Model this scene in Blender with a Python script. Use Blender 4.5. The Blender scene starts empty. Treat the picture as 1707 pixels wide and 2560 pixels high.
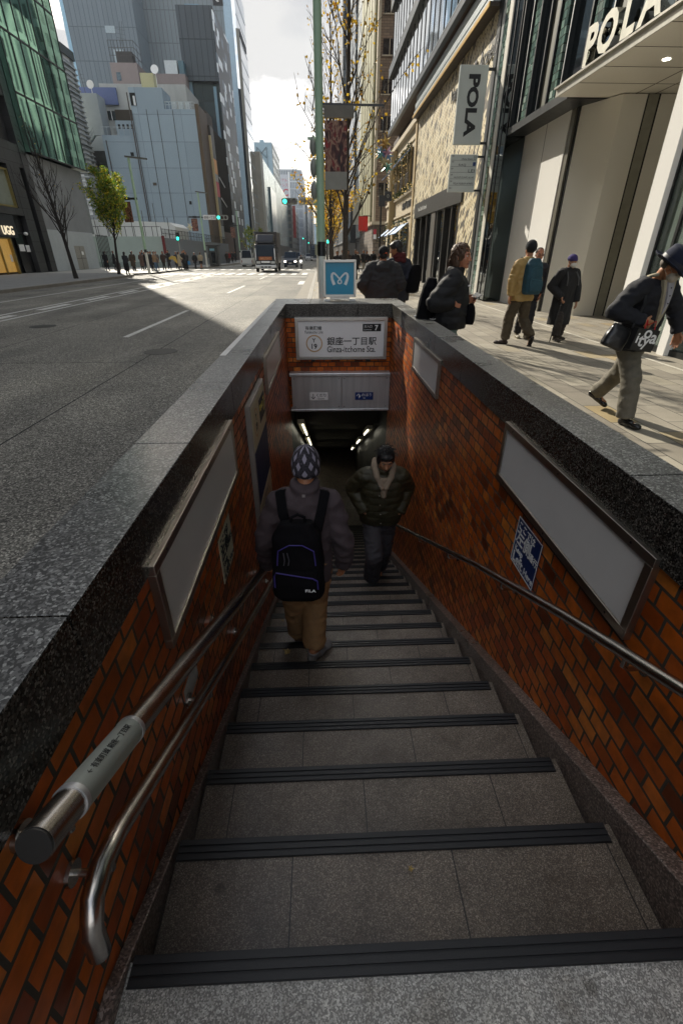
import bpy, bmesh, math, random
import numpy as np
from mathutils import Vector, Matrix, noise as mnoise
random.seed(7)
R = math.radians
scn = bpy.context.scene
COL = scn.collection

# ------------------------------------------------------------------ camera
cam = bpy.data.cameras.new('camera')
cam.sensor_fit = 'VERTICAL'; cam.sensor_height = 36.0; cam.sensor_width = 24.0
cam.lens = 15.99
cam.clip_start = 0.03; cam.clip_end = 6000
camo = bpy.data.objects.new('camera', cam); COL.objects.link(camo)
camo.location = (0, 0, 1.55); camo.rotation_euler = (R(90 - 29.7), 0, R(-2.2))
scn.camera = camo

# ------------------------------------------------------------------ light
EXPOSURE = 1.65
SUN_EL = 33.0
SUN_AZ = (-0.42, 0.907)                       # towards the sun, seen from above
sdir = Vector((SUN_AZ[0] * math.cos(R(SUN_EL)), SUN_AZ[1] * math.cos(R(SUN_EL)), math.sin(R(SUN_EL)))).normalized()
sl = bpy.data.lights.new('sun', 'SUN'); sl.energy = 2.3; sl.angle = R(0.5); sl.color = (1.0, 0.93, 0.80)
so = bpy.data.objects.new('sun', sl); COL.objects.link(so); so.location = (-20, 40, 60)
so.rotation_euler = (-sdir).to_track_quat('-Z', 'Y').to_euler()

w = bpy.data.worlds.new('World'); scn.world = w; w.use_nodes = True
nt = w.node_tree; nt.nodes.clear()
def wn(t, **k):
    n = nt.nodes.new(t)
    for a, b in k.items(): setattr(n, a, b)
    return n
WL = nt.links.new
sky = wn('ShaderNodeTexSky', sky_type='NISHITA'); sky.sun_disc = False
sky.sun_elevation = R(SUN_EL); sky.sun_rotation = math.atan2(SUN_AZ[0], SUN_AZ[1])
sky.air_density = 1.0; sky.dust_density = 2.5; sky.ozone_density = 1.0
bg = wn('ShaderNodeBackground'); bg.inputs[1].default_value = 0.10
bgc = wn('ShaderNodeBackground')
tc = wn('ShaderNodeTexCoord'); mp = wn('ShaderNodeMapping'); mp.inputs['Scale'].default_value = (1, 1, 2.2)
WL(tc.outputs['Generated'], mp.inputs[0])
nz = wn('ShaderNodeTexNoise'); nz.inputs['Scale'].default_value = 2.3; nz.inputs['Detail'].default_value = 9; nz.inputs['Roughness'].default_value = 0.55
WL(mp.outputs[0], nz.inputs['Vector'])
cr = wn('ShaderNodeValToRGB'); cr.color_ramp.elements[0].position = 0.34; cr.color_ramp.elements[0].color = (0, 0, 0, 1)
cr.color_ramp.elements[1].position = 0.52; cr.color_ramp.elements[1].color = (1, 1, 1, 1)
WL(nz.outputs['Fac'], cr.inputs[0])
# clouds are dimmer round the sun; the opposite side is brightened as added fill
dt = wn('ShaderNodeVectorMath', operation='DOT_PRODUCT'); dt.inputs[1].default_value = sdir
WL(tc.outputs['Generated'], dt.inputs[0])
cr2 = wn('ShaderNodeValToRGB')
e = cr2.color_ramp.elements
e[0].position = 0.0; e[0].color = (0.56, 0.56, 0.555, 1)
e[1].position = 1.0; e[1].color = (0.275, 0.273, 0.27, 1)
x = e.new(0.5); x.color = (0.52, 0.52, 0.52, 1)
x = e.new(0.72); x.color = (0.40, 0.40, 0.405, 1)
x = e.new(0.88); x.color = (0.275, 0.278, 0.283, 1)
mr = wn('ShaderNodeMapRange'); mr.inputs[1].default_value = -1; mr.inputs[2].default_value = 1
WL(dt.outputs['Value'], mr.inputs[0]); WL(mr.outputs[0], cr2.inputs[0])
nz2 = wn('ShaderNodeTexNoise'); nz2.inputs['Scale'].default_value = 3.4; nz2.inputs['Detail'].default_value = 7
WL(mp.outputs[0], nz2.inputs['Vector'])
mr2 = wn('ShaderNodeMapRange'); mr2.inputs[1].default_value = 0.33; mr2.inputs[2].default_value = 0.62; mr2.inputs[3].default_value = 0.66; mr2.inputs[4].default_value = 1.06
WL(nz2.outputs['Fac'], mr2.inputs[0])
mx = wn('ShaderNodeMix', data_type='RGBA', blend_type='MULTIPLY'); mx.inputs[0].default_value = 1
cr3 = wn('ShaderNodeValToRGB'); cr3.color_ramp.elements[0].position = 0.36; cr3.color_ramp.elements[0].color = (0.52, 0.57, 0.64, 1); cr3.color_ramp.elements[1].position = 0.58; cr3.color_ramp.elements[1].color = (1.0, 0.995, 0.985, 1)
WL(nz2.outputs['Fac'], cr3.inputs[0])
WL(cr2.outputs[0], mx.inputs[6]); WL(cr3.outputs[0], mx.inputs[7])
WL(mx.outputs[2], bgc.inputs[0])
WL(sky.outputs[0], bg.inputs[0])
ms = wn('ShaderNodeMixShader'); WL(cr.outputs[0], ms.inputs[0]); WL(bg.outputs[0], ms.inputs[1]); WL(bgc.outputs[0], ms.inputs[2])
wo = wn('ShaderNodeOutputWorld'); WL(ms.outputs[0], wo.inputs[0])

vs = scn.view_settings
vs.view_transform = 'Standard'; vs.look = 'None'; vs.exposure = EXPOSURE; vs.gamma = 1.0; vs.use_curve_mapping = False
scn.cycles.max_bounces = 7; scn.cycles.diffuse_bounces = 3; scn.cycles.glossy_bounces = 4; scn.cycles.transmission_bounces = 4
scn.cycles.caustics_reflective = False; scn.cycles.caustics_refractive = False
scn.cycles.use_denoising = True
scn.cycles.sample_clamp_indirect = 6.0

# ------------------------------------------------------------------ materials
def srgb(h):
    h = h.lstrip('#'); c = [int(h[i:i + 2], 16) / 255 for i in (0, 2, 4)]
    return tuple(((x + 0.055) / 1.055) ** 2.4 if x > 0.04045 else x / 12.92 for x in c)
def newmat(name):
    m = bpy.data.materials.new(name); m.use_nodes = True
    n = m.node_tree; n.nodes.clear()
    b = n.nodes.new('ShaderNodeBsdfPrincipled'); o = n.nodes.new('ShaderNodeOutputMaterial')
    n.links.new(b.outputs[0], o.inputs[0])
    return m, n, b
def N(n, t, ins=None, **k):
    x = n.nodes.new(t)
    for a, b in k.items(): setattr(x, a, b)
    for a, b in (ins or {}).items():
        if hasattr(b, 'links') or isinstance(b, bpy.types.NodeSocket): n.links.new(b, x.inputs[a])
        else: x.inputs[a].default_value = b
    return x
def pos(n): return N(n, 'ShaderNodeNewGeometry').outputs['Position']
def objc(n): return N(n, 'ShaderNodeTexCoord').outputs['Object']
def ramp(n, fac, stops, interp='LINEAR'):
    r = N(n, 'ShaderNodeValToRGB', {0: fac}); r.color_ramp.interpolation = interp
    el = r.color_ramp.elements
    while len(el) > 1: el.remove(el[-1])
    el[0].position = stops[0][0]; el[0].color = tuple(stops[0][1]) + (1,)
    for p, c in stops[1:]:
        q = el.new(p); q.color = tuple(c) + (1,)
    return r.outputs[0]
def mixc(n, fac, a, b, mode='MIX'):
    m = N(n, 'ShaderNodeMix', data_type='RGBA', blend_type=mode)
    for i, v in ((0, fac), (6, a), (7, b)):
        if isinstance(v, bpy.types.NodeSocket): n.links.new(v, m.inputs[i])
        elif i == 0: m.inputs[0].default_value = v
        else: m.inputs[i].default_value = tuple(v) + (1,) if len(v) == 3 else v
    return m.outputs[2]
def bump(n, b, h, strength=0.3, dist=0.01):
    x = N(n, 'ShaderNodeBump', {'Height': h, 'Strength': strength, 'Distance': dist}); n.links.new(x.outputs[0], b.inputs['Normal'])
MATS = {}
def pm(name, col, rough=0.6, metal=0.0, var=0.12, nscale=6.0, bmp=0.0, bscale=80.0, spec=None, coat=0.0, emit=None, local=False, stretch=None):
    """plain surface: base colour with soft noise mottling, a little roughness variation and optional grain"""
    if name in MATS: return MATS[name]
    if isinstance(col, str): col = srgb(col)
    m, n, b = newmat(name)
    P = objc(n) if local else pos(n)
    if stretch: P = N(n, 'ShaderNodeMapping', {0: P, 'Scale': stretch}).outputs[0]
    t = N(n, 'ShaderNodeTexNoise', {'Vector': P, 'Scale': nscale, 'Detail': 6.0, 'Roughness': 0.6}).outputs['Fac']
    lo = tuple(max(0, c * (1 - var)) for c in col); hi = tuple(min(1, c * (1 + var)) for c in col)
    n.links.new(ramp(n, t, [(0.3, lo), (0.7, hi)]), b.inputs['Base Color'])
    rr = N(n, 'ShaderNodeMapRange', {0: t, 3: max(0.02, rough * 0.8), 4: min(1, rough * 1.2)}).outputs[0]
    n.links.new(rr, b.inputs['Roughness'])
    b.inputs['Metallic'].default_value = metal
    if spec is not None: b.inputs['Specular IOR Level'].default_value = spec
    b.inputs['Coat Weight'].default_value = coat
    if bmp:
        t2 = N(n, 'ShaderNodeTexNoise', {'Vector': P, 'Scale': bscale, 'Detail': 4.0}).outputs['Fac']
        bump(n, b, t2, bmp, 0.01)
    if emit:
        b.inputs['Emission Color'].default_value = tuple(emit[0]) + (1,); b.inputs['Emission Strength'].default_value = emit[1]
    MATS[name] = m; return m
def uvz(n, P):
    """(x + y, z) of a wall that runs along x or y"""
    s = N(n, 'ShaderNodeSeparateXYZ', {0: P})
    a = N(n, 'ShaderNodeMath', {0: s.outputs[0], 1: s.outputs[1]}, operation='ADD').outputs[0]
    return N(n, 'ShaderNodeCombineXYZ', {0: a, 1: s.outputs[2], 2: 0.0}).outputs[0]
def bricknode(n, vec, bw, bh, mortar, c1=(0, 0, 0, 1), c2=(1, 1, 1, 1), off=0.5, smooth=0.1):
    t = N(n, 'ShaderNodeTexBrick', {'Vector': vec, 'Color1': c1, 'Color2': c2, 'Mortar': (0.5, 0.5, 0.5, 1), 'Scale': 1.0,
        'Mortar Size': mortar, 'Mortar Smooth': smooth, 'Bias': 0.0, 'Brick Width': bw, 'Row Height': bh})
    t.offset = off; t.squash = 1.0
    return t
def brick_mat():
    m, n, b = newmat('glazed_brick')
    P = uvz(n, pos(n))
    t = bricknode(n, P, 0.12, 0.072, 0.006)
    pal = [(0.0, srgb('#6a3010')), (0.14, srgb('#a04812')), (0.28, srgb('#dd721f')), (0.42, srgb('#ae4e12')), (0.55, srgb('#d9772a')), (0.66, srgb('#cb5f1a')), (0.80, srgb('#e08838')), (0.90, srgb('#c4581a')), (1, srgb('#74330f'))]
    c = ramp(n, t.outputs['Color'], pal)
    nz = N(n, 'ShaderNodeTexNoise', {'Vector': pos(n), 'Scale': 22.0, 'Detail': 6.0}).outputs['Fac']
    c = mixc(n, 1.0, c, ramp(n, nz, [(0.3, (0.72, 0.70, 0.68)), (0.7, (1.15, 1.13, 1.1))]), 'MULTIPLY')
    c = mixc(n, t.outputs['Fac'], c, srgb('#4b453c'))
    n.links.new(c, b.inputs['Base Color'])
    r = N(n, 'ShaderNodeMapRange', {0: t.outputs['Fac'], 3: 0.36, 4: 0.95}).outputs[0]
    n.links.new(r, b.inputs['Roughness']); b.inputs['Specular IOR Level'].default_value = 0.35
    h = N(n, 'ShaderNodeMath', {0: nz, 1: t.outputs['Fac'], 2: 0.0}, operation='SUBTRACT').outputs[0]
    h2 = N(n, 'ShaderNodeMath', {0: t.outputs['Fac'], 1: -1.0}, operation='MULTIPLY').outputs[0]
    h3 = N(n, 'ShaderNodeMath', {0: nz, 1: 0.25, 2: h2}, operation='MULTIPLY_ADD').outputs[0]
    bump(n, b, h3, 0.8, 0.008)
    return m
def granite(name, dark, mid, light, scale=170.0, rough=0.2, bmp=0.05, joint=None, worn=False):
    m, n, b = newmat(name)
    P = pos(n)
    v = N(n, 'ShaderNodeTexVoronoi', {'Vector': P, 'Scale': scale}).outputs['Color']
    sx = N(n, 'ShaderNodeSeparateColor', {0: v}).outputs[0]
    c = ramp(n, sx, [(0.0, dark), (0.42, dark), (0.55, mid), (0.8, mid), (0.93, light), (1.0, light)])
    z = N(n, 'ShaderNodeTexNoise', {'Vector': P, 'Scale': 1.7, 'Detail': 5.0}).outputs['Fac']
    c = mixc(n, 1.0, c, ramp(n, z, [(0.3, (0.78, 0.77, 0.75)), (0.7, (1.15, 1.15, 1.15))]), 'MULTIPLY')
    if worn:
        q = N(n, 'ShaderNodeTexNoise', {'Vector': P, 'Scale': 5.0, 'Detail': 7.0, 'Roughness': 0.7}).outputs['Fac']
        c = mixc(n, 1.0, c, ramp(n, q, [(0.34, (0.66, 0.63, 0.59)), (0.5, (1, 1, 1)), (0.72, (1.22, 1.2, 1.16))]), 'MULTIPLY')
        gm = N(n, 'ShaderNodeTexVoronoi', {'Vector': P, 'Scale': 3.1}).outputs['Distance']
        c = mixc(n, 1.0, c, ramp(n, gm, [(0.035, (0.5, 0.49, 0.47)), (0.06, (1, 1, 1))]), 'MULTIPLY')
    if joint:
        jb = bricknode(n, joint(n, P), *joint.dims)
        c = mixc(n, jb.outputs['Fac'], c, (0.012, 0.011, 0.01))
    n.links.new(c, b.inputs['Base Color'])
    rr = N(n, 'ShaderNodeMapRange', {0: z, 1: 0.3, 2: 0.7, 3: rough * 0.75, 4: rough * 1.35}).outputs[0]
    n.links.new(rr, b.inputs['Roughness'])
    if bmp: bump(n, b, sx, bmp, 0.004)
    return m
def jt(fn, *dims):
    def f(n, P): return fn(n, P)
    f.dims = dims; return f
def xy_swapped(n, P):
    s = N(n, 'ShaderNodeSeparateXYZ', {0: P}); return N(n, 'ShaderNodeCombineXYZ', {0: s.outputs[1], 1: s.outputs[0], 2: 0.0}).outputs[0]
def xy_plain(n, P): return P
def facade(name, wall, glass, bw, bh, frame, off=0.0, rough=0.15, metal=0.0, var=0.5, wrough=0.7, shift=(0, 0)):
    """a distant facade: rows of panes (random tint) in a wall, in metres"""
    m, n, b = newmat(name)
    P = uvz(n, pos(n))
    P = N(n, 'ShaderNodeMapping', {0: P, 'Location': (shift[0], shift[1], 0)}).outputs[0]
    t = bricknode(n, P, bw, bh, frame, off=off, smooth=0.0)
    lo = tuple(c * (1 - var) for c in glass); hi = tuple(min(1, c * (1 + var)) for c in glass)
    g = ramp(n, t.outputs['Color'], [(0, lo), (1, hi)])
    z = N(n, 'ShaderNodeTexNoise', {'Vector': pos(n), 'Scale': 0.6, 'Detail': 6.0}).outputs['Fac']
    wl = ramp(n, z, [(0.3, tuple(c * 0.85 for c in wall)), (0.7, tuple(min(1, c * 1.1) for c in wall))])
    n.links.new(mixc(n, t.outputs['Fac'], g, wl), b.inputs['Base Color'])
    n.links.new(N(n, 'ShaderNodeMapRange', {0: t.outputs['Fac'], 3: rough, 4: wrough}).outputs[0], b.inputs['Roughness'])
    n.links.new(N(n, 'ShaderNodeMapRange', {0: t.outputs['Fac'], 3: metal, 4: 0.0}).outputs[0], b.inputs['Metallic'])
    bump(n, b, t.outputs['Fac'], 0.5, 0.15)
    return m
def mirror(name, col, rough=0.04, wav=0.0, wscale=0.35, metal=1.0):
    """reflective curtain-wall glass, slightly wavy"""
    m, n, b = newmat(name)
    b.inputs['Metallic'].default_value = metal; b.inputs['Roughness'].default_value = rough
    z = N(n, 'ShaderNodeTexNoise', {'Vector': pos(n), 'Scale': 0.25, 'Detail': 3.0}).outputs['Fac']
    n.links.new(ramp(n, z, [(0.3, tuple(c * 0.8 for c in col)), (0.7, col)]), b.inputs['Base Color'])
    if wav:
        t = N(n, 'ShaderNodeTexNoise', {'Vector': pos(n), 'Scale': wscale, 'Detail': 1.0}).outputs['Fac']
        bump(n, b, t, wav, 1.0)
    return m

# ------------------------------------------------------------------ mesh helpers
class MB:
    def __init__(s): s.v = []; s.f = []; s.m = []
    def add(s, vs, fs, m=0):
        o = len(s.v); s.v.extend([tuple(p) for p in vs]); s.f.extend([tuple(i + o for i in f) for f in fs]); s.m.extend([m] * len(fs)); return s
    def box(s, x0, y0, z0, x1, y1, z1, m=0):
        v = [(x0, y0, z0), (x1, y0, z0), (x1, y1, z0), (x0, y1, z0), (x0, y0, z1), (x1, y0, z1), (x1, y1, z1), (x0, y1, z1)]
        return s.add(v, [(0, 3, 2, 1), (4, 5, 6, 7), (0, 1, 5, 4), (1, 2, 6, 5), (2, 3, 7, 6), (3, 0, 4, 7)], m)
    def obox(s, c, ax, ay, az, m=0):
        c, ax, ay, az = map(Vector, (c, ax, ay, az))
        v = [c + a * ax + b * ay + d * az for d in (-1, 1) for a, b in ((-1, -1), (1, -1), (1, 1), (-1, 1))]
        return s.add(v, [(0, 3, 2, 1), (4, 5, 6, 7), (0, 1, 5, 4), (1, 2, 6, 5), (2, 3, 7, 6), (3, 0, 4, 7)], m)
    def bar(s, a, b, w, h=None, m=0):
        a, b = Vector(a), Vector(b); d = (b - a); h = h or w
        u = d.normalized().cross(Vector((0, 0, 1)))
        if u.length < 1e-4: u = Vector((1, 0, 0))
        u.normalize(); t = u.cross(d.normalized())
        return s.obox((a + b) / 2, d / 2, u * w / 2, t * h / 2, m)
    def quad(s, a, b, c, d, m=0): return s.add([a, b, c, d], [(0, 1, 2, 3)], m)
    def tube(s, pts, r, n=10, m=0, cap=True):
        pts = [Vector(p) for p in pts]; k = len(pts); rs = r if isinstance(r, (list, tuple)) else [r] * k
        rings = []; prev = None
        for i in range(k):
            d = (pts[min(i + 1, k - 1)] - pts[max(i - 1, 0)]).normalized()
            if prev is None:
                u = d.cross(Vector((0, 0, 1)))
                if u.length < 1e-3: u = Vector((1, 0, 0))
            else: u = prev - d * prev.dot(d)
            u.normalize(); prev = u; t = d.cross(u)
            rings.append([pts[i] + (u * math.cos(a) + t * math.sin(a)) * rs[i] for a in [2 * math.pi * j / n for j in range(n)]])
        return s.rings(rings, m, cap)
    def rings(s, rings, m=0, cap=True):
        n = len(rings[0]); v = [p for r in rings for p in r]; f = []
        for i in range(len(rings) - 1):
            for j in range(n):
                a = i * n + j; b = i * n + (j + 1) % n; f.append((a, b, b + n, a + n))
        if cap: f.append(tuple(range(n - 1, -1, -1))); f.append(tuple(range((len(rings) - 1) * n, len(rings) * n)))
        return s.add(v, f, m)
    def loft(s, secs, n=20, m=0, p=2.0):
        """secs: (centre, ux, uy): superelliptic rings spanned by the vectors ux, uy"""
        rr = []
        for c, ux, uy in secs:
            c, ux, uy = Vector(c), Vector(ux), Vector(uy); q = []
            for j in range(n):
                a = 2 * math.pi * j / n; ca, sa = math.cos(a), math.sin(a)
                q.append(c + ux * math.copysign(abs(ca) ** (2 / p), ca) + uy * math.copysign(abs(sa) ** (2 / p), sa))
            rr.append(q)
        return s.rings(rr, m)
    def lathe(s, prof, c=(0, 0, 0), n=20, m=0):
        c = Vector(c)
        return s.rings([[c + Vector((r * math.cos(2 * math.pi * j / n), r * math.sin(2 * math.pi * j / n), z)) for j in range(n)] for r, z in prof], m)
    def ell(s, c, r, n=14, k=9, m=0, rot=None):
        c = Vector(c); rr = []
        for i in range(k):
            t = math.pi * (i + 0.5) / k if k < 5 else math.pi * (i + 0.02) / (k - 1 + 0.04); q = []
            for j in range(n):
                a = 2 * math.pi * j / n
                p = Vector((r[0] * math.sin(t) * math.cos(a), r[1] * math.sin(t) * math.sin(a), -r[2] * math.cos(t)))
                q.append(c + (rot @ p if rot is not None else p))
            rr.append(q)
        return s.rings(rr, m)
    def prism(s, poly, a, b, axis='x', m=0):
        """extrude a 2-D outline along an axis from a to b (outline coords: the other two axes in order)"""
        def P(u, v, t): return (t, u, v) if axis == 'x' else ((u, t, v) if axis == 'y' else (u, v, t))
        n = len(poly); v = [P(u, q, a) for u, q in poly] + [P(u, q, b) for u, q in poly]
        f = [tuple(range(n - 1, -1, -1)), tuple(range(n, 2 * n))] + [(i, (i + 1) % n, (i + 1) % n + n, i + n) for i in range(n)]
        return s.add(v, f, m)
    def build(s, name, mats, parent=None, smooth=False, bevel=0.0, local=False, seg=2, ang=40):
        me = bpy.data.meshes.new(name)
        mats = mats if isinstance(mats, (list, tuple)) else [mats]
        v = np.array(s.v, float)
        if parent is None:
            if local: org = np.zeros(3)
            else:
                org = (v.min(0) + v.max(0)) / 2; org[2] = v[:, 2].min()
        else: org = np.zeros(3) if local else np.array(worldloc(parent))
        me.from_pydata((v - org).tolist(), [], s.f); me.update()
        for mt in mats: me.materials.append(mt)
        if len(mats) > 1: me.polygons.foreach_set('material_index', s.m)
        bm = bmesh.new(); bm.from_mesh(me); bmesh.ops.recalc_face_normals(bm, faces=bm.faces); bm.to_mesh(me); bm.free()
        o = bpy.data.objects.new(name, me); COL.objects.link(o)
        if parent is not None: o.parent = parent
        else: o.location = org
        if smooth:
            me.polygons.foreach_set('use_smooth', [True] * len(me.polygons))
            if ang < 180: 
                try: me.set_sharp_from_angle(angle=R(ang))
                except Exception: pass
        if bevel:
            b = o.modifiers.new('bevel', 'BEVEL'); b.width = bevel; b.segments = seg; b.limit_method = 'ANGLE'; b.angle_limit = R(35)
        return o
def worldloc(o):
    p = Vector((0, 0, 0))
    while o is not None: p = p + o.location; o = o.parent
    return p
def tag(o, label, cat, group=None):
    o['label'] = label; o['category'] = cat
    if group: o['group'] = group
    return o
def thing(name, label, cat, loc=(0, 0, 0), rz=0.0, group=None):
    o = bpy.data.objects.new(name, None); COL.objects.link(o); o.empty_display_size = 0.2
    o.location = loc; o.rotation_euler = (0, 0, rz); return tag(o, label, cat, group)
def struct(o): o['kind'] = 'structure'; return o
KIDS = {}
def copy_tree(root, loc, rz=0.0, label=None, group=None, scale=1.0):
    if not KIDS.get('_ok'):
        pass
    def rec(o, par):
        c = o.copy(); COL.objects.link(c)
        if par is not None: c.parent = par
        for ch in [q for q in ALLKIDS(o)]: rec(ch, c)
        return c
    r = rec(root, None); r.location = loc; r.rotation_euler = (0, 0, rz); r.scale = (scale,) * 3
    if label: r['label'] = label
    if group: r['group'] = group
    return r
def ALLKIDS(o): return [q for q in bpy.data.objects if q.parent == o]
def text(body, h, mat, o, xd, yd, parent=None, name='lettering', ext=0.002, width=None, align='CENTER', bold=0.0, shear=0.0, sx=1.0):
    """flat or thick lettering as a mesh: o is its centre, xd the reading direction, yd up"""
    c = bpy.data.curves.new('t', 'FONT'); c.body = body; c.align_x = 'LEFT'; c.size = 1.0; c.extrude = 0.0; c.offset = bold; c.shear = shear; c.resolution_u = 3
    t = bpy.data.objects.new('t', c); COL.objects.link(t)
    dg = bpy.context.evaluated_depsgraph_get(); me = bpy.data.meshes.new_from_object(t.evaluated_get(dg))
    bpy.data.objects.remove(t); bpy.data.curves.remove(c)
    v = np.zeros(len(me.vertices) * 3); me.vertices.foreach_get('co', v); v = v.reshape(-1, 3)
    lo, hi = v.min(0), v.max(0); v[:, :2] -= (lo[:2] + hi[:2]) / 2
    s = h / (hi[1] - lo[1]); v *= s; v[:, 0] *= sx
    if width: v[:, 0] *= width / max(1e-6, v[:, 0].max() - v[:, 0].min())
    xd, yd = Vector(xd).normalized(), Vector(yd).normalized(); zd = xd.cross(yd); o = Vector(o)
    org = worldloc(parent) if parent is not None else Vector((0, 0, 0))
    M = np.array([xd, yd, zd]); wv = v @ M + np.array(o - org)
    if ext:
        fs = [tuple(p.vertices) for p in me.polygons]; n = len(wv)
        top = wv + np.array(zd) * ext
        ec = {}
        for f in fs:
            for i in range(len(f)):
                a, b2 = f[i], f[(i + 1) % len(f)]; ec[(a, b2)] = ec.get((a, b2), 0) + 1
        side = [(a, b2, b2 + n, a + n) for (a, b2) in ec if (b2, a) not in ec]
        m2 = bpy.data.meshes.new(name)
        m2.from_pydata(np.vstack([wv, top]).tolist(), [], [f[::-1] for f in fs] + [tuple(i + n for i in f) for f in fs] + side)
    else:
        m2 = bpy.data.meshes.new(name); m2.from_pydata(wv.tolist(), [], [tuple(p.vertices) for p in me.polygons])
    mats = mat if isinstance(mat, (list, tuple)) else [mat]
    for q in mats: m2.materials.append(q)
    if len(mats) > 1 and ext:
        k = len(fs); m2.polygons.foreach_set('material_index', [0] * (2 * k) + [1] * (len(m2.polygons) - 2 * k))
    m2.update(); bpy.data.meshes.remove(me)
    ob = bpy.data.objects.new(name, m2); COL.objects.link(ob)
    if parent is not None: ob.parent = parent
    return ob
# ------------------------------------------------------------------ shared materials
BRICK = brick_mat()
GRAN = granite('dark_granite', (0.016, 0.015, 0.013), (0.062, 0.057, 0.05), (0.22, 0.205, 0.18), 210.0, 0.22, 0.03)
GRANT = granite('honed_granite_sheen', (0.065, 0.065, 0.063), (0.175, 0.174, 0.168), (0.42, 0.42, 0.40), 170.0, 0.30, 0.22)  # paler copy for cap tops: sky sheen put into the colour, rougher finish
SKIRT = granite('brown_granite', (0.085, 0.064, 0.054), (0.20, 0.152, 0.128), (0.36, 0.30, 0.265), 190.0, 0.35, 0.06)
TREAD = granite('stair_stone', (0.092, 0.074, 0.058), (0.172, 0.140, 0.110), (0.33, 0.285, 0.235), 400.0, 0.42, 0.10, worn=True,
                joint=jt(lambda n, P: N(n, 'ShaderNodeMapping', {0: P, 'Location': (0.13, -0.128, 0)}).outputs[0], 0.52, 0.333, 0.0022))
LAND = granite('landing_stone', (0.21, 0.205, 0.19), (0.42, 0.41, 0.38), (0.64, 0.63, 0.59), 320.0, 0.5, 0.10, worn=True)
STEEL = pm('brushed_steel', (0.66, 0.66, 0.66), 0.33, 0.6, 0.12, 5, 0.05, 200, stretch=(3, 1, 0.2))
ALU = pm('aluminium', (0.50, 0.48, 0.45), 0.38, 1.0, 0.08, 20)
ACRYL = pm('white_acrylic', (0.84, 0.83, 0.81), 0.32, 0, 0.04, 2.5)
SIGNW = pm('sign_white', (0.84, 0.84, 0.83), 0.35, 0, 0.02, 3)
BLACK = pm('black_paint', (0.012, 0.012, 0.013), 0.4, 0, 0.2, 10)
INK = pm('black_ink', (0.008, 0.008, 0.009), 0.6, 0, 0.1)
WHITE = pm('white_paint', (0.78, 0.78, 0.76), 0.5, 0, 0.04)
RUBBER = pm('black_rubber', (0.011, 0.0118, 0.0135), 0.5, 0, 0.2, 40, 0.1, 300)
DKGAP = pm('dark_gap', (0.006, 0.006, 0.006), 0.9)
def asphalt():
    m, n, b = newmat('asphalt')
    P = pos(n)
    v = N(n, 'ShaderNodeTexVoronoi', {'Vector': P, 'Scale': 85.0}).outputs['Color']
    s = N(n, 'ShaderNodeSeparateColor', {0: v}).outputs[0]
    c = ramp(n, s, [(0, (0.066, 0.064, 0.059)), (0.5, (0.168, 0.161, 0.144)), (0.85, (0.30, 0.288, 0.255)), (1, (0.55, 0.525, 0.47))])
    z = N(n, 'ShaderNodeTexNoise', {'Vector': N(n, 'ShaderNodeMapping', {0: P, 'Scale': (1.0, 0.22, 1)}).outputs[0], 'Scale': 1.1, 'Detail': 7.0}).outputs['Fac']
    c = mixc(n, 1.0, c, ramp(n, z, [(0.28, (0.72, 0.72, 0.72)), (0.72, (1.25, 1.24, 1.2))]), 'MULTIPLY')
    pt = bricknode(n, N(n, 'ShaderNodeMapping', {0: P, 'Rotation': (0, 0, 1.5708)}).outputs[0], 23.0, 3.3, 0.012, off=0.37)
    c = mixc(n, 1.0, c, ramp(n, pt.outputs['Color'], [(0, (0.86, 0.86, 0.87)), (1, (1.12, 1.11, 1.09))]), 'MULTIPLY')
    c = mixc(n, pt.outputs['Fac'], c, (0.02, 0.02, 0.02))
    z2 = N(n, 'ShaderNodeTexNoise', {'Vector': P, 'Scale': 0.45, 'Detail': 5.0, 'Distortion': 0.6}).outputs['Fac']
    c = mixc(n, 1.0, c, ramp(n, z2, [(0.32, (0.78, 0.78, 0.78)), (0.5, (1, 1, 1)), (0.7, (1.18, 1.17, 1.13))]), 'MULTIPLY')
    n.links.new(c, b.inputs['Base Color'])
    n.links.new(N(n, 'ShaderNodeMapRange', {0: s, 3: 0.85, 4: 0.62}).outputs[0], b.inputs['Roughness']); b.inputs['Specular IOR Level'].default_value = 0.22
    bump(n, b, s, 0.35, 0.006)
    return m
ASPH = asphalt()
def paving():
    m, n, b = newmat('pavement_slabs')
    P = pos(n)
    t = bricknode(n, xy_swapped(n, P), 0.60, 0.30, 0.0055, off=0.5)
    c = ramp(n, t.outputs['Color'], [(0, srgb('#7d766a')), (0.3, srgb('#958e80')), (0.55, srgb('#888174')), (0.78, srgb('#9c9586')), (0.9, srgb('#8e8777')), (0.97, srgb('#9f8d67')), (1, srgb('#96866a'))])
    z = N(n, 'ShaderNodeTexNoise', {'Vector': P, 'Scale': 1.6, 'Detail': 8.0, 'Roughness': 0.65}).outputs['Fac']
    c = mixc(n, 1.0, c, ramp(n, z, [(0.3, (0.74, 0.73, 0.71)), (0.7, (1.1, 1.1, 1.1))]), 'MULTIPLY')
    g = N(n, 'ShaderNodeTexNoise', {'Vector': P, 'Scale': 240.0, 'Detail': 2.0}).outputs['Fac']
    c = mixc(n, 1.0, c, ramp(n, g, [(0.3, (0.7, 0.7, 0.7)), (0.7, (1.2, 1.2, 1.2))]), 'MULTIPLY')
    c = mixc(n, t.outputs['Fac'], c, srgb('#2c2923'))
    n.links.new(c, b.inputs['Base Color']); b.inputs['Roughness'].default_value = 0.72
    bump(n, b, N(n, 'ShaderNodeMath', {0: t.outputs['Fac'], 1: -1.0}, operation='MULTIPLY').outputs[0], 0.5, 0.004)
    return m
PAVE = paving()
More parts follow.
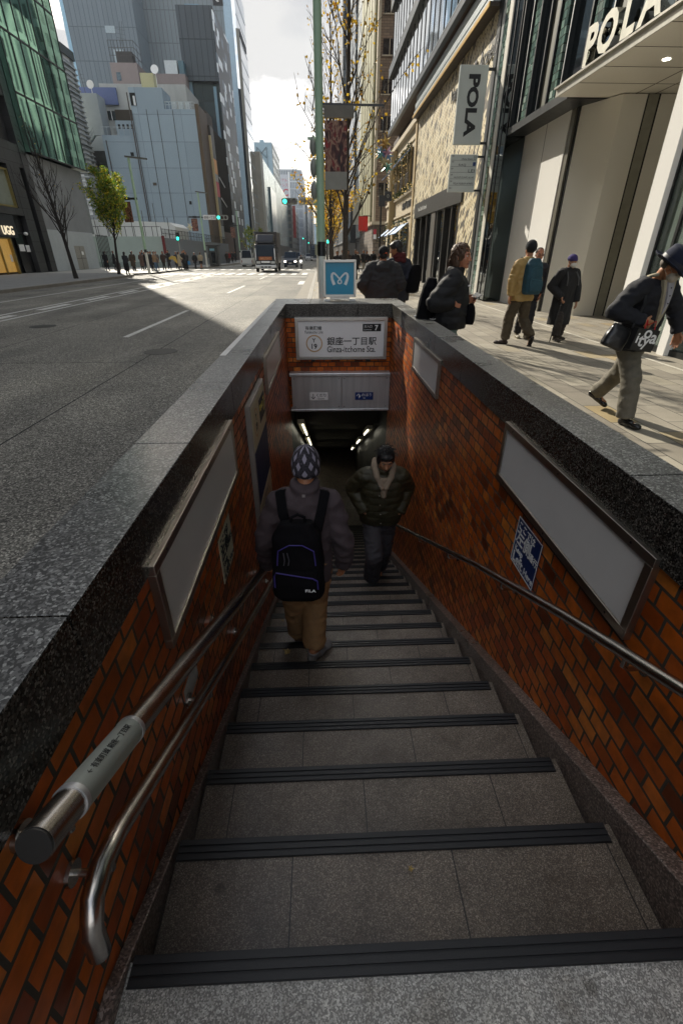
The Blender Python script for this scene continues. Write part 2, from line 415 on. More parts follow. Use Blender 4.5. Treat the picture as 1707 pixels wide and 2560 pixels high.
KERB = pm('kerb_stone', srgb('#8f8b83'), 0.75, 0, 0.15, 3, 0.1, 120)
LINEW = pm('road_paint', (0.62, 0.61, 0.57), 0.6, 0, 0.22, 9, 0.1, 60)

# ------------------------------------------------------------------ ground, road, pavement (open over the stairwell)
g = MB()
HX0, HX1, HY0, HY1 = -0.60, 1.10, 0.30, 7.6
def holed(mb, X0, X1, Y0, Y1, z):
    mb.quad((X0, Y0, z), (X1, Y0, z), (X1, HY0, z), (X0, HY0, z)); mb.quad((X0, HY1, z), (X1, HY1, z), (X1, Y1, z), (X0, Y1, z))
    mb.quad((X0, HY0, z), (HX0, HY0, z), (HX0, HY1, z), (X0, HY1, z)); mb.quad((HX1, HY0, z), (X1, HY0, z), (X1, HY1, z), (HX1, HY1, z))
holed(g, -160, 160, -80, 2200, -0.19)
struct(g.build('ground', pm('ground_dust', srgb('#77736b'), 0.9, 0, 0.2, 0.2)))
r = MB()
r.quad((-15.2, -40, -0.15), (-0.70, -40, -0.15), (-0.70, 8.25, -0.15), (-15.2, 8.25, -0.15))
r.quad((-15.2, 8.25, -0.15), (-0.55, 8.25, -0.15), (-0.55, 1800, -0.15), (-15.2, 1800, -0.15))
r.quad((-90, 45.2, -0.15), (-15.2, 45.2, -0.15), (-15.2, 64, -0.15), (-90, 64, -0.15))
r.quad((-0.55, 49.3, -0.15), (80, 49.3, -0.15), (80, 60.7, -0.15), (-0.55, 60.7, -0.15))
struct(r.build('road', ASPH))
def sheet(name, poly, z, mat):
    m = MB(); m.add([(x, y, z) for x, y in poly], [tuple(range(len(poly)))]); return struct(m.build(name, mat))
p = MB()
p.box(0.98 + 0.24, -12, -0.18, 5.4, 48.9, 0.0); p.box(-0.40, 8.16, -0.18, 1.22, 48.9, 0.0); p.box(-0.40, 61.1, -0.18, 5.4, 900, 0.0)
p.box(5.45, -12, -0.18, 40, 48.9, 0.0); p.box(5.45, 61.1, -0.18, 40, 900, 0.0)
struct(p.build('pavement', PAVE))
p = MB(); p.box(5.4, -12, -0.17, 5.45, 48.9, 0.006); p.box(5.4, 61.1, -0.17, 5.45, 900, 0.006); struct(p.build('pavement_edging', pm('edging', srgb('#b9b4a6'), 0.7)))
p = MB(); p.box(-0.53, -6, -0.5, 1.24, 0.452, -0.001); struct(p.build('landing_floor', LAND))
# left pavements with rounded corners
def corner(cx, cy, rr, a0, a1, k=8): return [(cx + rr * math.cos(R(a0 + (a1 - a0) * i / k)), cy + rr * math.sin(R(a0 + (a1 - a0) * i / k))) for i in range(k + 1)]
cornerA = corner(-19.2, 41.5, 4.0, 0, 90); cornerB = corner(-17.3, 67.0, 3.0, -90, 0)
polyA = [(-15.2, -40)] + cornerA + [(-60, 45.5), (-60, -40)]
polyB = [(-60, 64.0)] + cornerB + [(-14.3, 900), (-60, 900)]
sheet('pavement_left', polyA, 0.0, pm('grey_paving', srgb('#8b8a86'), 0.75, 0, 0.16, 1.2, 0.1, 60)); sheet('pavement_far', polyB, 0.0, MATS['grey_paving'])
sheet('plaza', [(-60, 45.45), (-16.4, 45.45), (-15.25, 47), (-14.9, 59), (-17.5, 63.95), (-60, 63.95)], -0.02, pm('plaza_paving', srgb('#a9a69d'), 0.7, 0, 0.14, 1.0, 0.1, 60))
def kerb(name, line, wdt=0.18, h=0.0, side=1):
    m = MB(); pts = [Vector((x, y, 0)) for x, y in line]
    rr = []
    for i, q in enumerate(pts):
        d = (pts[min(i + 1, len(pts) - 1)] - pts[max(i - 1, 0)]).normalized(); nn = Vector((-d.y, d.x, 0)) * side
        rr.append([q + Vector((0, 0, -0.18)), q + Vector((0, 0, h - 0.02)), q + nn * 0.02 + Vector((0, 0, h)), q + nn * wdt + Vector((0, 0, h)), q + nn * wdt + Vector((0, 0, -0.18))])
    m.rings(rr); return struct(m.build(name, KERB))
kerb('kerb_left', [(-15.2, -40), (-15.2, 0), (-15.2, 20)] + cornerA + [(-19.6, 45.5)], h=0.012)
kerb('kerb_far', [(-40, 64.0)] + cornerB + [(-14.3, 120), (-14.3, 900)], h=0.012)
kerb('kerb_right', [(-0.58, 48.9), (-0.58, 30), (-0.58, 8.16)], h=0.012, side=1)
kerb('kerb_right_far', [(-0.58, 900), (-0.58, 100), (-0.58, 61.1)], h=0.012, side=1)
gt = MB(); gt.box(-1.14, 8.4, -0.2, -0.585, 48.9, -0.143); gt.box(-1.14, 61, -0.2, -0.585, 400, -0.143)
struct(gt.build('gutter', pm('gutter_stone', srgb('#7d776c'), 0.8, 0, 0.2, 4, 0.1, 90)))
mk = MB(); Z = -0.146
def mark(x0, x1, y0, y1): mk.quad((x0, y0, Z), (x1, y0, Z), (x1, y1, Z), (x0, y1, Z))
for a, b in ((-30, 44), (66, 600)): mark(-10.07, -9.93, a, b); mark(-9.22, -9.10, a, b); mark(-12.66, -12.54, a, b)
y = 10.0
while y < 44: mark(-9.75, -9.45, y, y + 2.1); y += 3.6
y = 11.3
while y < 400:
    if not 44 < y < 64: mark(-4.62, -4.48, y, y + 5.6)
    y += 13.2
xx = -14.4
while xx < -1.3: mark(xx, xx + 0.48, 45.2, 49.6); mark(xx, xx + 0.48, 58.2, 61.0); xx += 0.97
mark(-9.0, -1.2, 41.4, 41.8); mark(-14.4, -10.2, 64.5, 65.0)
mark(-1.5, -1.05, 31.2, 35.0)
for k in range(9): xx2 = -17 - k * 0.0; mark(-24.5, -16.0, 50.0 + k * 0.97, 50.45 + k * 0.97) if k < 6 else None
struct(mk.build('road_markings', LINEW))
mh = MB()
for (mx_, my_) in ((-3.2, 9.5), (-6.6, 22.0), (-7.4, 13.2)):
    mh.lathe([(0.32, -0.149), (0.32, -0.144)], (mx_, my_, 0), 24)
struct(mh.build('road_covers', pm('iron_cover', (0.05, 0.048, 0.045), 0.6, 0.6, 0.3, 60, 0.3, 90)))

# ------------------------------------------------------------------ staircase
T0, TD, RS = 0.461, 0.333, 0.16
stair = thing('subway_staircase', 'brown speckled stone stairs with ribbed black nosings descending into the station', 'staircase', (0.22, 0.46, 0))
NST = 31
for i in range(1, NST):
    y0, y1, z = T0 + TD * (i - 1), T0 + TD * i, -RS * i
    m = MB(); m.box(-0.506, y0 + 0.002, z - 0.175, 0.951, y1 - 0.002, z); m.build('tread', TREAD, stair)
for i in range(0, NST - 1):
    y1, z = T0 + TD * i, -RS * i
    m = MB(); e_ = 0.62 if False else 0.93
    m.box(-0.505, y1 - 0.058, z - 0.03, e_, y1 + 0.003, z + 0.004)
    for k in range(3): m.box(-0.503, y1 - 0.0565 + k * 0.0205, z, e_ - 0.002, y1 - 0.0425 + k * 0.0205, z + 0.0085)
    m.build('nosing_strip', RUBBER, stair)
def nose(y): return -RS * (y - T0) / TD
yend = T0 + TD * (NST - 1)
for x0, x1, dz in ((-0.545, -0.512, 0.02), (0.966, 1.032, 0.075)):
    m = MB(); m.prism([(0.10, -0.4), (0.10, dz + 0.02), (0.40, dz + 0.02), (yend, nose(yend) + dz), (yend, nose(yend) - 0.4), (0.9, nose(0.9) - 0.4)], x0, x1, 'x')
    m.build('skirting', SKIRT, stair, bevel=0.004)
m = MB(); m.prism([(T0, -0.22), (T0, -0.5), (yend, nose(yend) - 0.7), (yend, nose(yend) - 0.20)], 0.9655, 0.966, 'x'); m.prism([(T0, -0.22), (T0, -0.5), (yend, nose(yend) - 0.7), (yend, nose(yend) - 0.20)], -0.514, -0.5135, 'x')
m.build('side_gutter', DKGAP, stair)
FLZ = -RS * (NST - 1)
m = MB(); m.box(-0.515, yend + 0.005, FLZ - 0.3, 1.03, 34, FLZ - 0.01); struct(m.build('passage_floor', TREAD))

# ------------------------------------------------------------------ parapets with granite caps
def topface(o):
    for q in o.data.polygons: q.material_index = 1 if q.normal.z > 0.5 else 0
    return o
PT = 0.90; FB = 0.705
def parapet(label, x0, x1, cx0, cx1, joints, ys):
    t = thing('parapet_wall', label, 'wall', ((x0 + x1) / 2, 3.4, -0.15))
    m = MB(); m.box(x0, ys, -7.5, x1, 7.3, FB - 0.004); m.build('brick_lining', BRICK, t)
    for a, b in zip(joints[:-1], joints[1:]):
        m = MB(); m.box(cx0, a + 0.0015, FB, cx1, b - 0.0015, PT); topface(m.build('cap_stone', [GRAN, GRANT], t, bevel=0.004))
    m = MB(); m.box(cx0 + 0.012, joints[0] + 0.004, FB + 0.01, cx1 - 0.012, joints[-1] - 0.004, PT - 0.006); m.build('joint_mortar', pm('joint_mortar', (0.05, 0.048, 0.044), 0.9), t)
    return t
pl = parapet('granite capped brick wall of the stairwell beside the road', -0.735, -0.545, -0.748, -0.535, [-1.2, -0.25, 0.73, 1.71, 2.68, 3.66, 5.05, 6.45, 7.298], -1.2)
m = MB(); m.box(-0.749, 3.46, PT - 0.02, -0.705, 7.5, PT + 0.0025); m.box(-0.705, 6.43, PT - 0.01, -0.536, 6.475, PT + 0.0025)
m.build('edge_glare_strip', pm('edge_glare', (0.72, 0.70, 0.66), 0.5), pl)  # pale strips stand for bright light along and across the cap
m = MB(); m.box(-0.76, -1.2, -0.2, -0.736, 8.2, FB - 0.01); m.build('outer_cladding', GRAN, pl)
pr_ = parapet('granite capped brick wall of the stairwell beside the pavement', 1.032, 1.20, 1.022, 1.222, [-1.2, 0.2, 1.35, 2.50, 3.43, 4.36, 5.31, 6.3, 7.298], -1.2)
m = MB(); m.box(1.201, -1.2, -0.1, 1.218, 8.2, FB - 0.01); m.build('outer_cladding', GRAN, pr_)
ew = thing('end_wall', 'brick end wall over the stair passage carrying the station sign', 'wall', (0.24, 7.7, -0.66))
m = MB(); m.box(-0.735, 7.31, -0.66, 1.2, 8.14, FB - 0.004); m.build('brick_lining', BRICK, ew)
for a, b in ((-0.748, -0.18), (-0.18, 0.52), (0.52, 1.222)):
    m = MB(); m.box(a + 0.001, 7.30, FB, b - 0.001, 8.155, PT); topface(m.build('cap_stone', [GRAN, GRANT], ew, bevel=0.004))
# passage below ground
t = thing('stair_passage', 'dark sloping passage with panelled ceiling beyond the stairs', 'passage', (0.24, 9, -3))
CE = lambda y: -0.665 - (y - 7.3) * 0.47
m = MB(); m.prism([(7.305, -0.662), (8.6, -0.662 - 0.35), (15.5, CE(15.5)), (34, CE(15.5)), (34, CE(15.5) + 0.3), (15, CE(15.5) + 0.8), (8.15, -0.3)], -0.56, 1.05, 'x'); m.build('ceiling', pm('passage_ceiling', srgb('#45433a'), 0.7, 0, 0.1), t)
m = MB()
for k in range(9):
    yy = 8.4 + k * 0.82; m.box(-0.56, yy, CE(yy) - 0.12, 1.05, yy + 0.10, CE(yy) + 0.25)
m.build('ceiling_beam', pm('beam_dark', srgb('#3c392f'), 0.7), t)
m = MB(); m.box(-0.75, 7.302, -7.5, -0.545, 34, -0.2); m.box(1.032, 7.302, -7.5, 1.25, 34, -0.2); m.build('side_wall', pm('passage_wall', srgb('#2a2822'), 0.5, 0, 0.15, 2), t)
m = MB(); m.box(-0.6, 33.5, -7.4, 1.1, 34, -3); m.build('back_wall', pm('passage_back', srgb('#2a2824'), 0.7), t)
TUBE = pm('lit_tube', (0.9, 0.9, 0.85), 0.4, emit=((1.0, 0.96, 0.80), 1.6))
for lx, ys in ((-0.41, ((7.6, 9.3), (9.9, 11.8), (12.4, 14.3))), (0.88, ((8.5, 9.4), (10.5, 11.5), (12.9, 13.7)))):
    for k, (a, b) in enumerate(ys):
        L = thing('passage_lamp', ('strip lamp of the passage, %s along its %s wall' % (('nearest the street', 'middle one', 'deepest one')[k], 'left' if lx < 0 else 'right')), 'lamp', (lx, a, CE(a) - 0.12))
        h = -0.48
        m = MB(); m.bar((lx, a, h * (a - 7.3) - 0.73 - 0.10), (lx, b, h * (b - 7.3) - 0.73 - 0.10), 0.11, 0.07); m.build('housing', pm('lamp_housing', srgb('#b0a98c'), 0.5), L)
        m = MB(); m.tube([(lx + (0.03 if lx < 0 else -0.03), a + 0.05, h * (a + 0.05 - 7.3) - 0.73 - 0.16), (lx + (0.03 if lx < 0 else -0.03), b - 0.05, h * (b - 0.05 - 7.3) - 0.73 - 0.16)], 0.012, 8); m.build('tube', TUBE, L, smooth=True)

# ------------------------------------------------------------------ steel header with direction plates
hd = thing('steel_header', 'brushed steel box header under the station sign over the stairs', 'header', (0.28, 7.2, -0.65))
m = MB(); m.box(-0.50, 7.16, -0.625, 0.275, 7.305, -0.115); m.build('front_panel', STEEL, hd, bevel=0.003)
m = MB(); m.box(0.279, 7.16, -0.625, 1.03, 7.305, -0.115); m.build('front_panel', STEEL, hd, bevel=0.003)
m = MB(); m.box(-0.53, 7.13, -0.113, 1.03, 7.305, -0.062); m.build('top_rail', STEEL, hd, bevel=0.01)
m = MB(); m.box(-0.53, 7.14, -0.66, 1.03, 7.305, -0.627); m.build('bottom_rail', STEEL, hd, bevel=0.006)
m = MB()
for sx_ in (-0.46, 0.235, 0.32, 0.98):
    for sz in (-0.15, -0.59): m.tube([(sx_, 7.155, sz), (sx_, 7.162, sz)], 0.007, 10)
m.build('screw', BLACK, hd)
NAVY = pm('sign_navy', srgb('#14306a'), 0.4, 0, 0.05)
def plate(x0, x1, z0, z1, Y, mat, label, name='direction_plate'):
    t = thing(name, label, 'sign', ((x0 + x1) / 2, Y, z0)); m = MB(); m.box(x0, Y - 0.006, z0, x1, Y, z1); m.build('panel', mat, t); return t
F = (1, 0, 0); U = (0, 0, 1)
t = plate(-0.225, 0.06, -0.485, -0.365, 7.158, SIGNW, 'white plate with a down arrow at the left of the steel header')
text('↓', 0.085, INK, (-0.17, 7.151, -0.425), F, U, t); text('くだり', 0.05, INK, (-0.045, 7.151, -0.405), F, U, t); text('Down', 0.028, INK, (-0.045, 7.151, -0.458), F, U, t)
t = plate(0.49, 0.775, -0.485, -0.365, 7.158, NAVY, 'blue plate with an up arrow at the right of the steel header')
text('↑', 0.085, SIGNW, (0.545, 7.151, -0.425), F, U, t); text('のぼり', 0.05, SIGNW, (0.67, 7.151, -0.405), F, U, t); text('Up', 0.03, SIGNW, (0.635, 7.151, -0.458), F, U, t)

# ------------------------------------------------------------------ station sign
def frame(mb, x0, x1, z0, z1, y, d, wd):
    mb.prism([(x0, z0), (x1, z0), (x1 - wd, z0 + wd), (x0 + wd, z0 + wd)], y - d, y, 'y'); mb.prism([(x0, z1), (x0 + wd, z1 - wd), (x1 - wd, z1 - wd), (x1, z1)], y - d, y, 'y')
    mb.prism([(x0, z0), (x0 + wd, z0 + wd), (x0 + wd, z1 - wd), (x0, z1)], y - d, y, 'y'); mb.prism([(x1, z0), (x1, z1), (x1 - wd, z1 - wd), (x1 - wd, z0 + wd)], y - d, y, 'y')
ss = thing('station_sign', 'framed white station name sign with a ringed line number on the end wall', 'sign', (0.275, 7.3, 0.12))
m = MB(); frame(m, -0.412, 0.962, 0.125, 0.722, 7.309, 0.10, 0.045); m.build('frame', ALU, ss, bevel=0.003)
m = MB(); m.box(-0.368, 7.235, 0.168, 0.918, 7.30, 0.678); m.build('panel', SIGNW, ss)
def S(u, v): return (-0.412 + (u - 357) * 1.374 / 605, 7.2325, 0.722 - (v - 140) * 0.597 / 270)
text('有楽町線', 0.058, INK, S(477, 206), F, U, ss, width=0.245, bold=0.006)
text('Yurakucho Line', 0.042, INK, S(478, 231), F, U, ss, width=0.275)
m = MB(); c = S(480, 305); rr = []
for j in range(41):
    a = 2 * math.pi * j / 40; rr.append((c[0] + 0.112 * math.cos(a), 7.2345, c[2] + 0.112 * math.sin(a)))
ring = []
for j in range(40):
    a = 2 * math.pi * j / 40; ring.append([(c[0] + q * math.cos(a), yy, c[2] + q * math.sin(a)) for q, yy in ((0.106, 7.2345), (0.106, 7.2315), (0.124, 7.2315), (0.124, 7.2345))])
ring.append(ring[0]); m.rings(ring, cap=False); m.build('line_ring', pm('ring_tan', srgb('#c2a278'), 0.5), ss)
text('Y', 0.058, INK, S(478, 284), F, U, ss, bold=0.018); text('19', 0.075, INK, S(480, 323), F, U, ss, bold=0.018)
c = S(860, 205); m = MB(); m.box(c[0] - 0.137, 7.2322, c[2] - 0.052, c[0] + 0.137, 7.236, c[2] + 0.052); m.build('exit_patch', INK, ss)
t_ = Vector((0, -0.004, 0))
text('出入口', 0.036, SIGNW, Vector(S(835, 197)) + t_, F, U, ss, width=0.115); text('Entrance', 0.02, SIGNW, Vector(S(833, 217)) + t_, F, U, ss, width=0.11); text('7', 0.075, SIGNW, Vector(S(890, 206)) + t_, F, U, ss, bold=0.02)
text('銀座一丁目駅', 0.118, INK, S(729, 290), F, U, ss, width=0.745, bold=0.01); text('Ginza-itchome Sta.', 0.088, INK, S(727, 343), F, U, ss, width=0.735, bold=0.006)
m = MB()
for u in (470, 838): q = S(u, 407); m.box(q[0] - 0.03, 7.2, q[2] - 0.03, q[0] + 0.03, 7.309, q[2] - 0.012)
m.build('foot_clip', BLACK, ss)

# ------------------------------------------------------------------ blue emblem sign on the end cap
ms_ = thing('emblem_sign', 'blue square sign with a white looped M emblem on the end cap', 'sign', (0.27, 7.75, 0.9))
mm = MB(); frame(mm, 0.022, 0.517, 0.957, 1.458, 7.80, 0.11, 0.034); mm.build('frame', ALU, ms_, bevel=0.003)
mm = MB(); mm.box(0.050, 7.72, 0.985, 0.489, 7.79, 1.430); mm.build('panel', pm('metro_blue', srgb('#0e8cb0'), 0.3, 0, 0.05, 3), ms_)
mm = MB(); mm.box(0.03, 7.71, 0.901, 0.125, 7.83, 0.925); mm.box(0.414, 7.71, 0.901, 0.51, 7.83, 0.925); mm.build('foot', WHITE, ms_, bevel=0.003)
mm = MB(); mm.box(0.12, 7.735, 0.926, 0.42, 7.80, 0.957); mm.build('base_bar', ALU, ms_)
PX = lambda u, v: (0.050 + (u - 1092) * 0.439 / 393, 1.430 - (v - 548) * 0.445 / 437)
path = [(1215, 848), (1200, 812), (1187, 775), (1182, 738), (1186, 708), (1200, 694), (1219, 698), (1245, 722), (1272, 752), (1296, 778), (1312, 803), (1312, 822), (1288, 833), (1264, 822), (1264, 803), (1282, 778), (1304, 752), (1331, 722), (1357, 698), (1376, 694), (1391, 708), (1396, 738), (1390, 775), (1377, 812), (1362, 848)]
wds = [20, 19, 18, 17, 15, 13, 12, 11, 10, 9, 9, 9, 10, 9, 9, 9, 10, 11, 12, 13, 15, 17, 18, 19, 20]
mm = MB(); L_, R_ = [], []
pp = [Vector(PX(*q)) for q in path]
for i, q in enumerate(pp):
    d = (pp[min(i + 1, len(pp) - 1)] - pp[max(i - 1, 0)]).normalized(); nn = Vector((-d.y, d.x)) * wds[i] * 0.00112
    L_.append(q + nn); R_.append(q - nn)
for i in range(len(pp) - 1):
    dy = 7.7165 - 0.0004 * (i % 2)
    mm.quad((L_[i].x, dy, L_[i].y), (L_[i + 1].x, dy, L_[i + 1].y), (R_[i + 1].x, dy, R_[i + 1].y), (R_[i].x, dy, R_[i].y))
mm.build('emblem', pm('emblem_white', (0.72, 0.78, 0.80), 0.4), ms_)
mm = MB(); a_, b_ = PX(1100, 555), PX(1478, 978)
for x0, x1, z0, z1 in ((a_[0], b_[0], a_[1] - 0.005, a_[1]), (a_[0], b_[0], b_[1], b_[1] + 0.005), (a_[0], a_[0] + 0.005, b_[1], a_[1]), (b_[0] - 0.005, b_[0], b_[1], a_[1])): mm.box(x0, 7.7175, z0, x1, 7.7195, z1)
mm.build('border_line', pm('border_teal', srgb('#7fbcc4'), 0.4), ms_)
bpy.data.objects.remove(bpy.data.objects['emblem']) if False else None

# ------------------------------------------------------------------ poster frames and notices on the side walls
def wall_frame(label, side, y0, y1, z0=0.395, z1=0.735):
    xw = -0.545 if side < 0 else 1.032; s = 1 if side < 0 else -1
    t = thing('poster_frame', label, 'poster frame', (xw, (y0 + y1) / 2, z0))
    m = MB(); wd = 0.036; d = 0.028 * s
    for a, b, c_, d_ in ((y0, y1, z0, z0 + wd), (y0, y1, z1 - wd, z1), (y0, y0 + wd, z0 + wd, z1 - wd), (y1 - wd, y1, z0 + wd, z1 - wd)):
        m.box(min(xw, xw + d), a, c_, max(xw, xw + d), b, d_)
    m.build('frame', pm('bronze_alu', (0.42, 0.38, 0.33), 0.35, 1.0, 0.1), t, bevel=0.002)
    m = MB(); m.box(min(xw, xw + d * 0.7), y0 + wd, z0 + wd, max(xw, xw + d * 0.7), y1 - wd, z1 - wd); m.build('blank_panel', ACRYL, t)
    m = MB()
    for yy in (y0 + 0.12, (y0 + y1) / 2, y1 - 0.12):
        for zz in (z0 + wd / 2, z1 - wd / 2): m.tube([(xw + d, yy, zz), (xw + d * 1.05, yy, zz)], 0.005, 8)
    m.build('screw', BLACK, t)
wall_frame('wide blank poster frame on the brick wall by the road, nearest the camera', -1, 1.12, 2.50)
wall_frame('small blank poster frame on the brick wall by the road, near the end wall', -1, 4.26, 5.80)
wall_frame('wide blank poster frame on the brick wall by the pavement, over the blue notice', 1, 1.10, 2.41)
wall_frame('small blank poster frame on the brick wall by the pavement, near the end wall', 1, 4.05, 5.31)
def notice(label, side, y0, y1, z0, z1, mat, ink, border=None):
    xw = -0.543 if side < 0 else 1.030; s = 1 if side < 0 else -1
    t = thing('keep_left_notice', label, 'sign', (xw, (y0 + y1) / 2, z0)); m = MB()
    m.box(min(xw, xw + s * .003), y0, z0, max(xw, xw + s * .003), y1, z1); m.build('panel', mat, t)
    rd = (0, 1, 0) if side < 0 else (0, -1, 0); W = y1 - y0; H = z1 - z0
    def P(u, v): return (xw + s * 0.0035, (y0 + u * W) if side < 0 else (y1 - u * W), z1 - v * H)
    text('ここでは', 0.042, ink, P(0.42, 0.14), rd, U, t, bold=0.008); text('左側', 0.088, ink, P(0.36, 0.38), rd, U, t, bold=0.015); text('通行', 0.044, ink, P(0.82, 0.45), rd, U, t, bold=0.008)
    text('Keep', 0.045, ink, P(0.26, 0.66), rd, U, t, bold=0.012); text('Left', 0.062, ink, P(0.30, 0.84), rd, U, t, bold=0.018); text('Here', 0.038, ink, P(0.78, 0.86), rd, U, t, bold=0.01)
    if border:
        m = MB(); e = 0.005
        for a, b, c_, d_ in ((y0, y1, z0, z0 + e), (y0, y1, z1 - e, z1), (y0, y0 + e, z0 + e, z1 - e), (y1 - e, y1, z0 + e, z1 - e)): m.box(min(xw + s * .003, xw + s * .0045), a, c_, max(xw + s * .003, xw + s * .0045), b, d_)
        m.build('border', border, t)
notice('blue keep left notice on the brick wall beside the pavement', 1, 1.765, 2.052, 0.06, 0.335, NAVY, SIGNW, SIGNW)
notice('pale yellow keep left notice on the brick wall beside the road', -1, 1.92, 2.21, 0.03, 0.295, pm('notice_cream', srgb('#d8d2b4'), 0.5), INK)
m = MB(); m.add([(-0.5428, 1.165, 0.124), (-0.5428, 1.30, 0.131), (-0.5428, 1.333, 0.118), (-0.5428, 1.33, 0.035), (-0.5428, 1.31, 0.028), (-0.5428, 1.16, 0.031), (-0.5428, 1.162, 0.075)], [(0, 1, 2, 3, 4, 5, 6)])
m.add([(-0.5445, 1.165, 0.124), (-0.5445, 1.30, 0.131), (-0.5445, 1.333, 0.118), (-0.5445, 1.33, 0.035), (-0.5445, 1.31, 0.028), (-0.5445, 1.16, 0.031), (-0.5445, 1.162, 0.075)], [(0, 1, 2, 3, 4, 5, 6)])
tag(m.build('torn_notice', pm('old_paper', (0.5, 0.49, 0.46), 0.8, 0, 0.15, 30)), 'torn blank paper stuck to the bricks below the upper handrail', 'paper')
# tall information board
bd = thing('information_board', 'tall narrow information board with dark blue middle on the brick wall by the road', 'board', (-0.545, 3.46, -0.66))
m = MB(); m.box(-0.545, 3.06, -0.66, -0.505, 3.87, 0.64); m.build('case', pm('board_case', (0.30, 0.275, 0.25), 0.45, 0.3), bd, bevel=0.004)
PB = lambda u, v: (-0.5035, 3.06 + u * 0.81, 0.64 - v * 1.30)
def bp(name, u0, u1, v0, v1, mat):
    m = MB(); a, b = PB(u0, v0), PB(u1, v1); m.box(-0.5065, a[1], b[2], -0.5032, b[1], a[2]); return m.build(name, mat, bd)
bp('heading_panel', 0.03, 0.97, 0.015, 0.27, pm('board_cream', srgb('#c9c2a4'), 0.5)); bp('blue_panel', 0.03, 0.97, 0.27, 0.60, pm('board_navy', srgb('#14264f'), 0.5, spec=0.2)); bp('notice_sheet', 0.03, 0.97, 0.61, 0.86, MATS['board_cream']); bp('night_picture', 0.03, 0.97, 0.86, 0.985, pm('board_picture', srgb('#1a2236'), 0.3, 0, 0.9, 25))
yl = pm('sign_yellow', srgb('#c8b048'), 0.5)
a = Vector(PB(0.72, 0.13)); m = MB(); m.box(-0.5033, a.y - 0.17, a.z - 0.09, -0.5025, a.y + 0.17, a.z + 0.09); m.build('exit_patch', INK, bd)
text('出入口', 0.05, yl, a + Vector((0.0012, -0.06, 0.02)), (0, 1, 0), U, bd, width=0.17); text('7', 0.11, yl, a + Vector((0.0012, 0.10, 0)), (0, 1, 0), U, bd)
a = Vector(PB(0.27, 0.14)); m = MB(); ring = []
for j in range(31):
    q = 2 * math.pi * j / 30; ring.append([(xx_, a.y + r_ * math.cos(q), a.z + r_ * math.sin(q)) for r_, xx_ in ((0.09, -0.5034), (0.09, -0.5022), (0.108, -0.5022), (0.108, -0.5034))])
m.rings(ring, cap=False); m.build('line_ring', MATS['ring_tan'], bd)
text('Y', 0.05, INK, a + Vector((0.0012, 0, 0.04)), (0, 1, 0), U, bd); text('19', 0.06, INK, a + Vector((0.0012, 0, -0.03)), (0, 1, 0), U, bd)
gi = pm('print_grey', srgb('#6d6a5d'), 0.6)
m = MB(); rnd = random.Random(3)
for k in range(13):
    v = 0.63 + k * 0.0115; u1 = 0.10 + rnd.uniform(0.3, 0.8); a, b = PB(0.10, v), PB(min(0.9, u1), v + 0.005); m.box(-0.5033, a[1], b[2], -0.5026, b[1], a[2])
m.build('small_print', gi, bd)
text('お知らせ', 0.045, pm('print_brown', srgb('#7a4a20'), 0.6), Vector(PB(0.45, 0.82)), (0, 1, 0), U, bd)

# ------------------------------------------------------------------ handrails
RAILM = pm('rail_steel', (0.46, 0.43, 0.40), 0.24, 1.0, 0.12, 14, 0.04, 90)
def handrail(label, xw, xr, pts, r, brk, loc, ends=True):
    t = thing('handrail', label, 'handrail', loc); m = MB(); m.tube(pts, r, 18); m.build('rail', RAILM, t, smooth=True)
    def at(y):
        for a, b in zip(pts[:-1], pts[1:]):
            if min(a[1], b[1]) <= y <= max(a[1], b[1]) and abs(a[1] - b[1]) > 1e-3: k = (y - a[1]) / (b[1] - a[1]); return a[2] + k * (b[2] - a[2])
        return pts[-1][2]
    for y in brk:
        z = at(y); m = MB(); s = 1 if xw > xr else -1
        m.tube([(xr, y, z - r * 0.6), (xr, y, z - 0.05), (xr + s * 0.02, y, z - 0.066), (xw, y, z - 0.066)], 0.008, 10)
        m.tube([(xw - s * 0.001, y, z - 0.066), (xw - s * 0.01, y, z - 0.066)], 0.026, 18); m.build('bracket', RAILM, t, smooth=True)
    return t
zl = lambda y: 0.765 - 0.523 * (y - 0.37)
hr = handrail('thick upper steel handrail with a printed grey sleeve on the road side', -0.545, -0.452, [(-0.452, 0.368, 0.766), (-0.452, 3.0, -0.60), (-0.452, 10.4, -4.15)], 0.0295, (0.43, 1.62, 2.75, 4.0), (-0.45, 1.0, -0.2))
dr = Vector((0, 2.632, -1.366)).normalized()
m = MB(); a = Vector((-0.452, 0.46, zl(0.46) + 0.0)); b = a + dr * 0.225
m.tube([a, b], 0.0312, 20); m.build('braille_sleeve', pm('sleeve_grey', srgb('#a5a99f'), 0.45, 0, 0.05), hr, smooth=True)
m = MB(); m.tube([a - dr * 0.012, a], 0.0322, 20); m.build('sleeve_collar', STEEL, hr, smooth=True); m = MB(); m.tube([b, b + dr * 0.014], 0.0322, 20); m.build('sleeve_collar', STEEL, hr, smooth=True)
m = MB(); e0_ = Vector((-0.452, 0.368, 0.766)); m.tube([e0_ - dr * 0.0006, e0_ - dr * 0.004], 0.0275, 24); m.build('end_cap', pm('end_cap', (0.02, 0.018, 0.016), 0.5), hr)
up = Vector((0, 1.366, 2.632)).normalized(); 
side = Vector((1, 0, 0))
nrm = (up * 0.93 + side * 0.36).normalized(); yd = dr.cross(nrm) * -1
text('← 有楽町線 銀座一丁目駅', 0.014, INK, a + dr * 0.115 + nrm * 0.0318, dr, nrm.cross(dr), hr, name='rail_lettering', width=0.17, ext=0.0006)
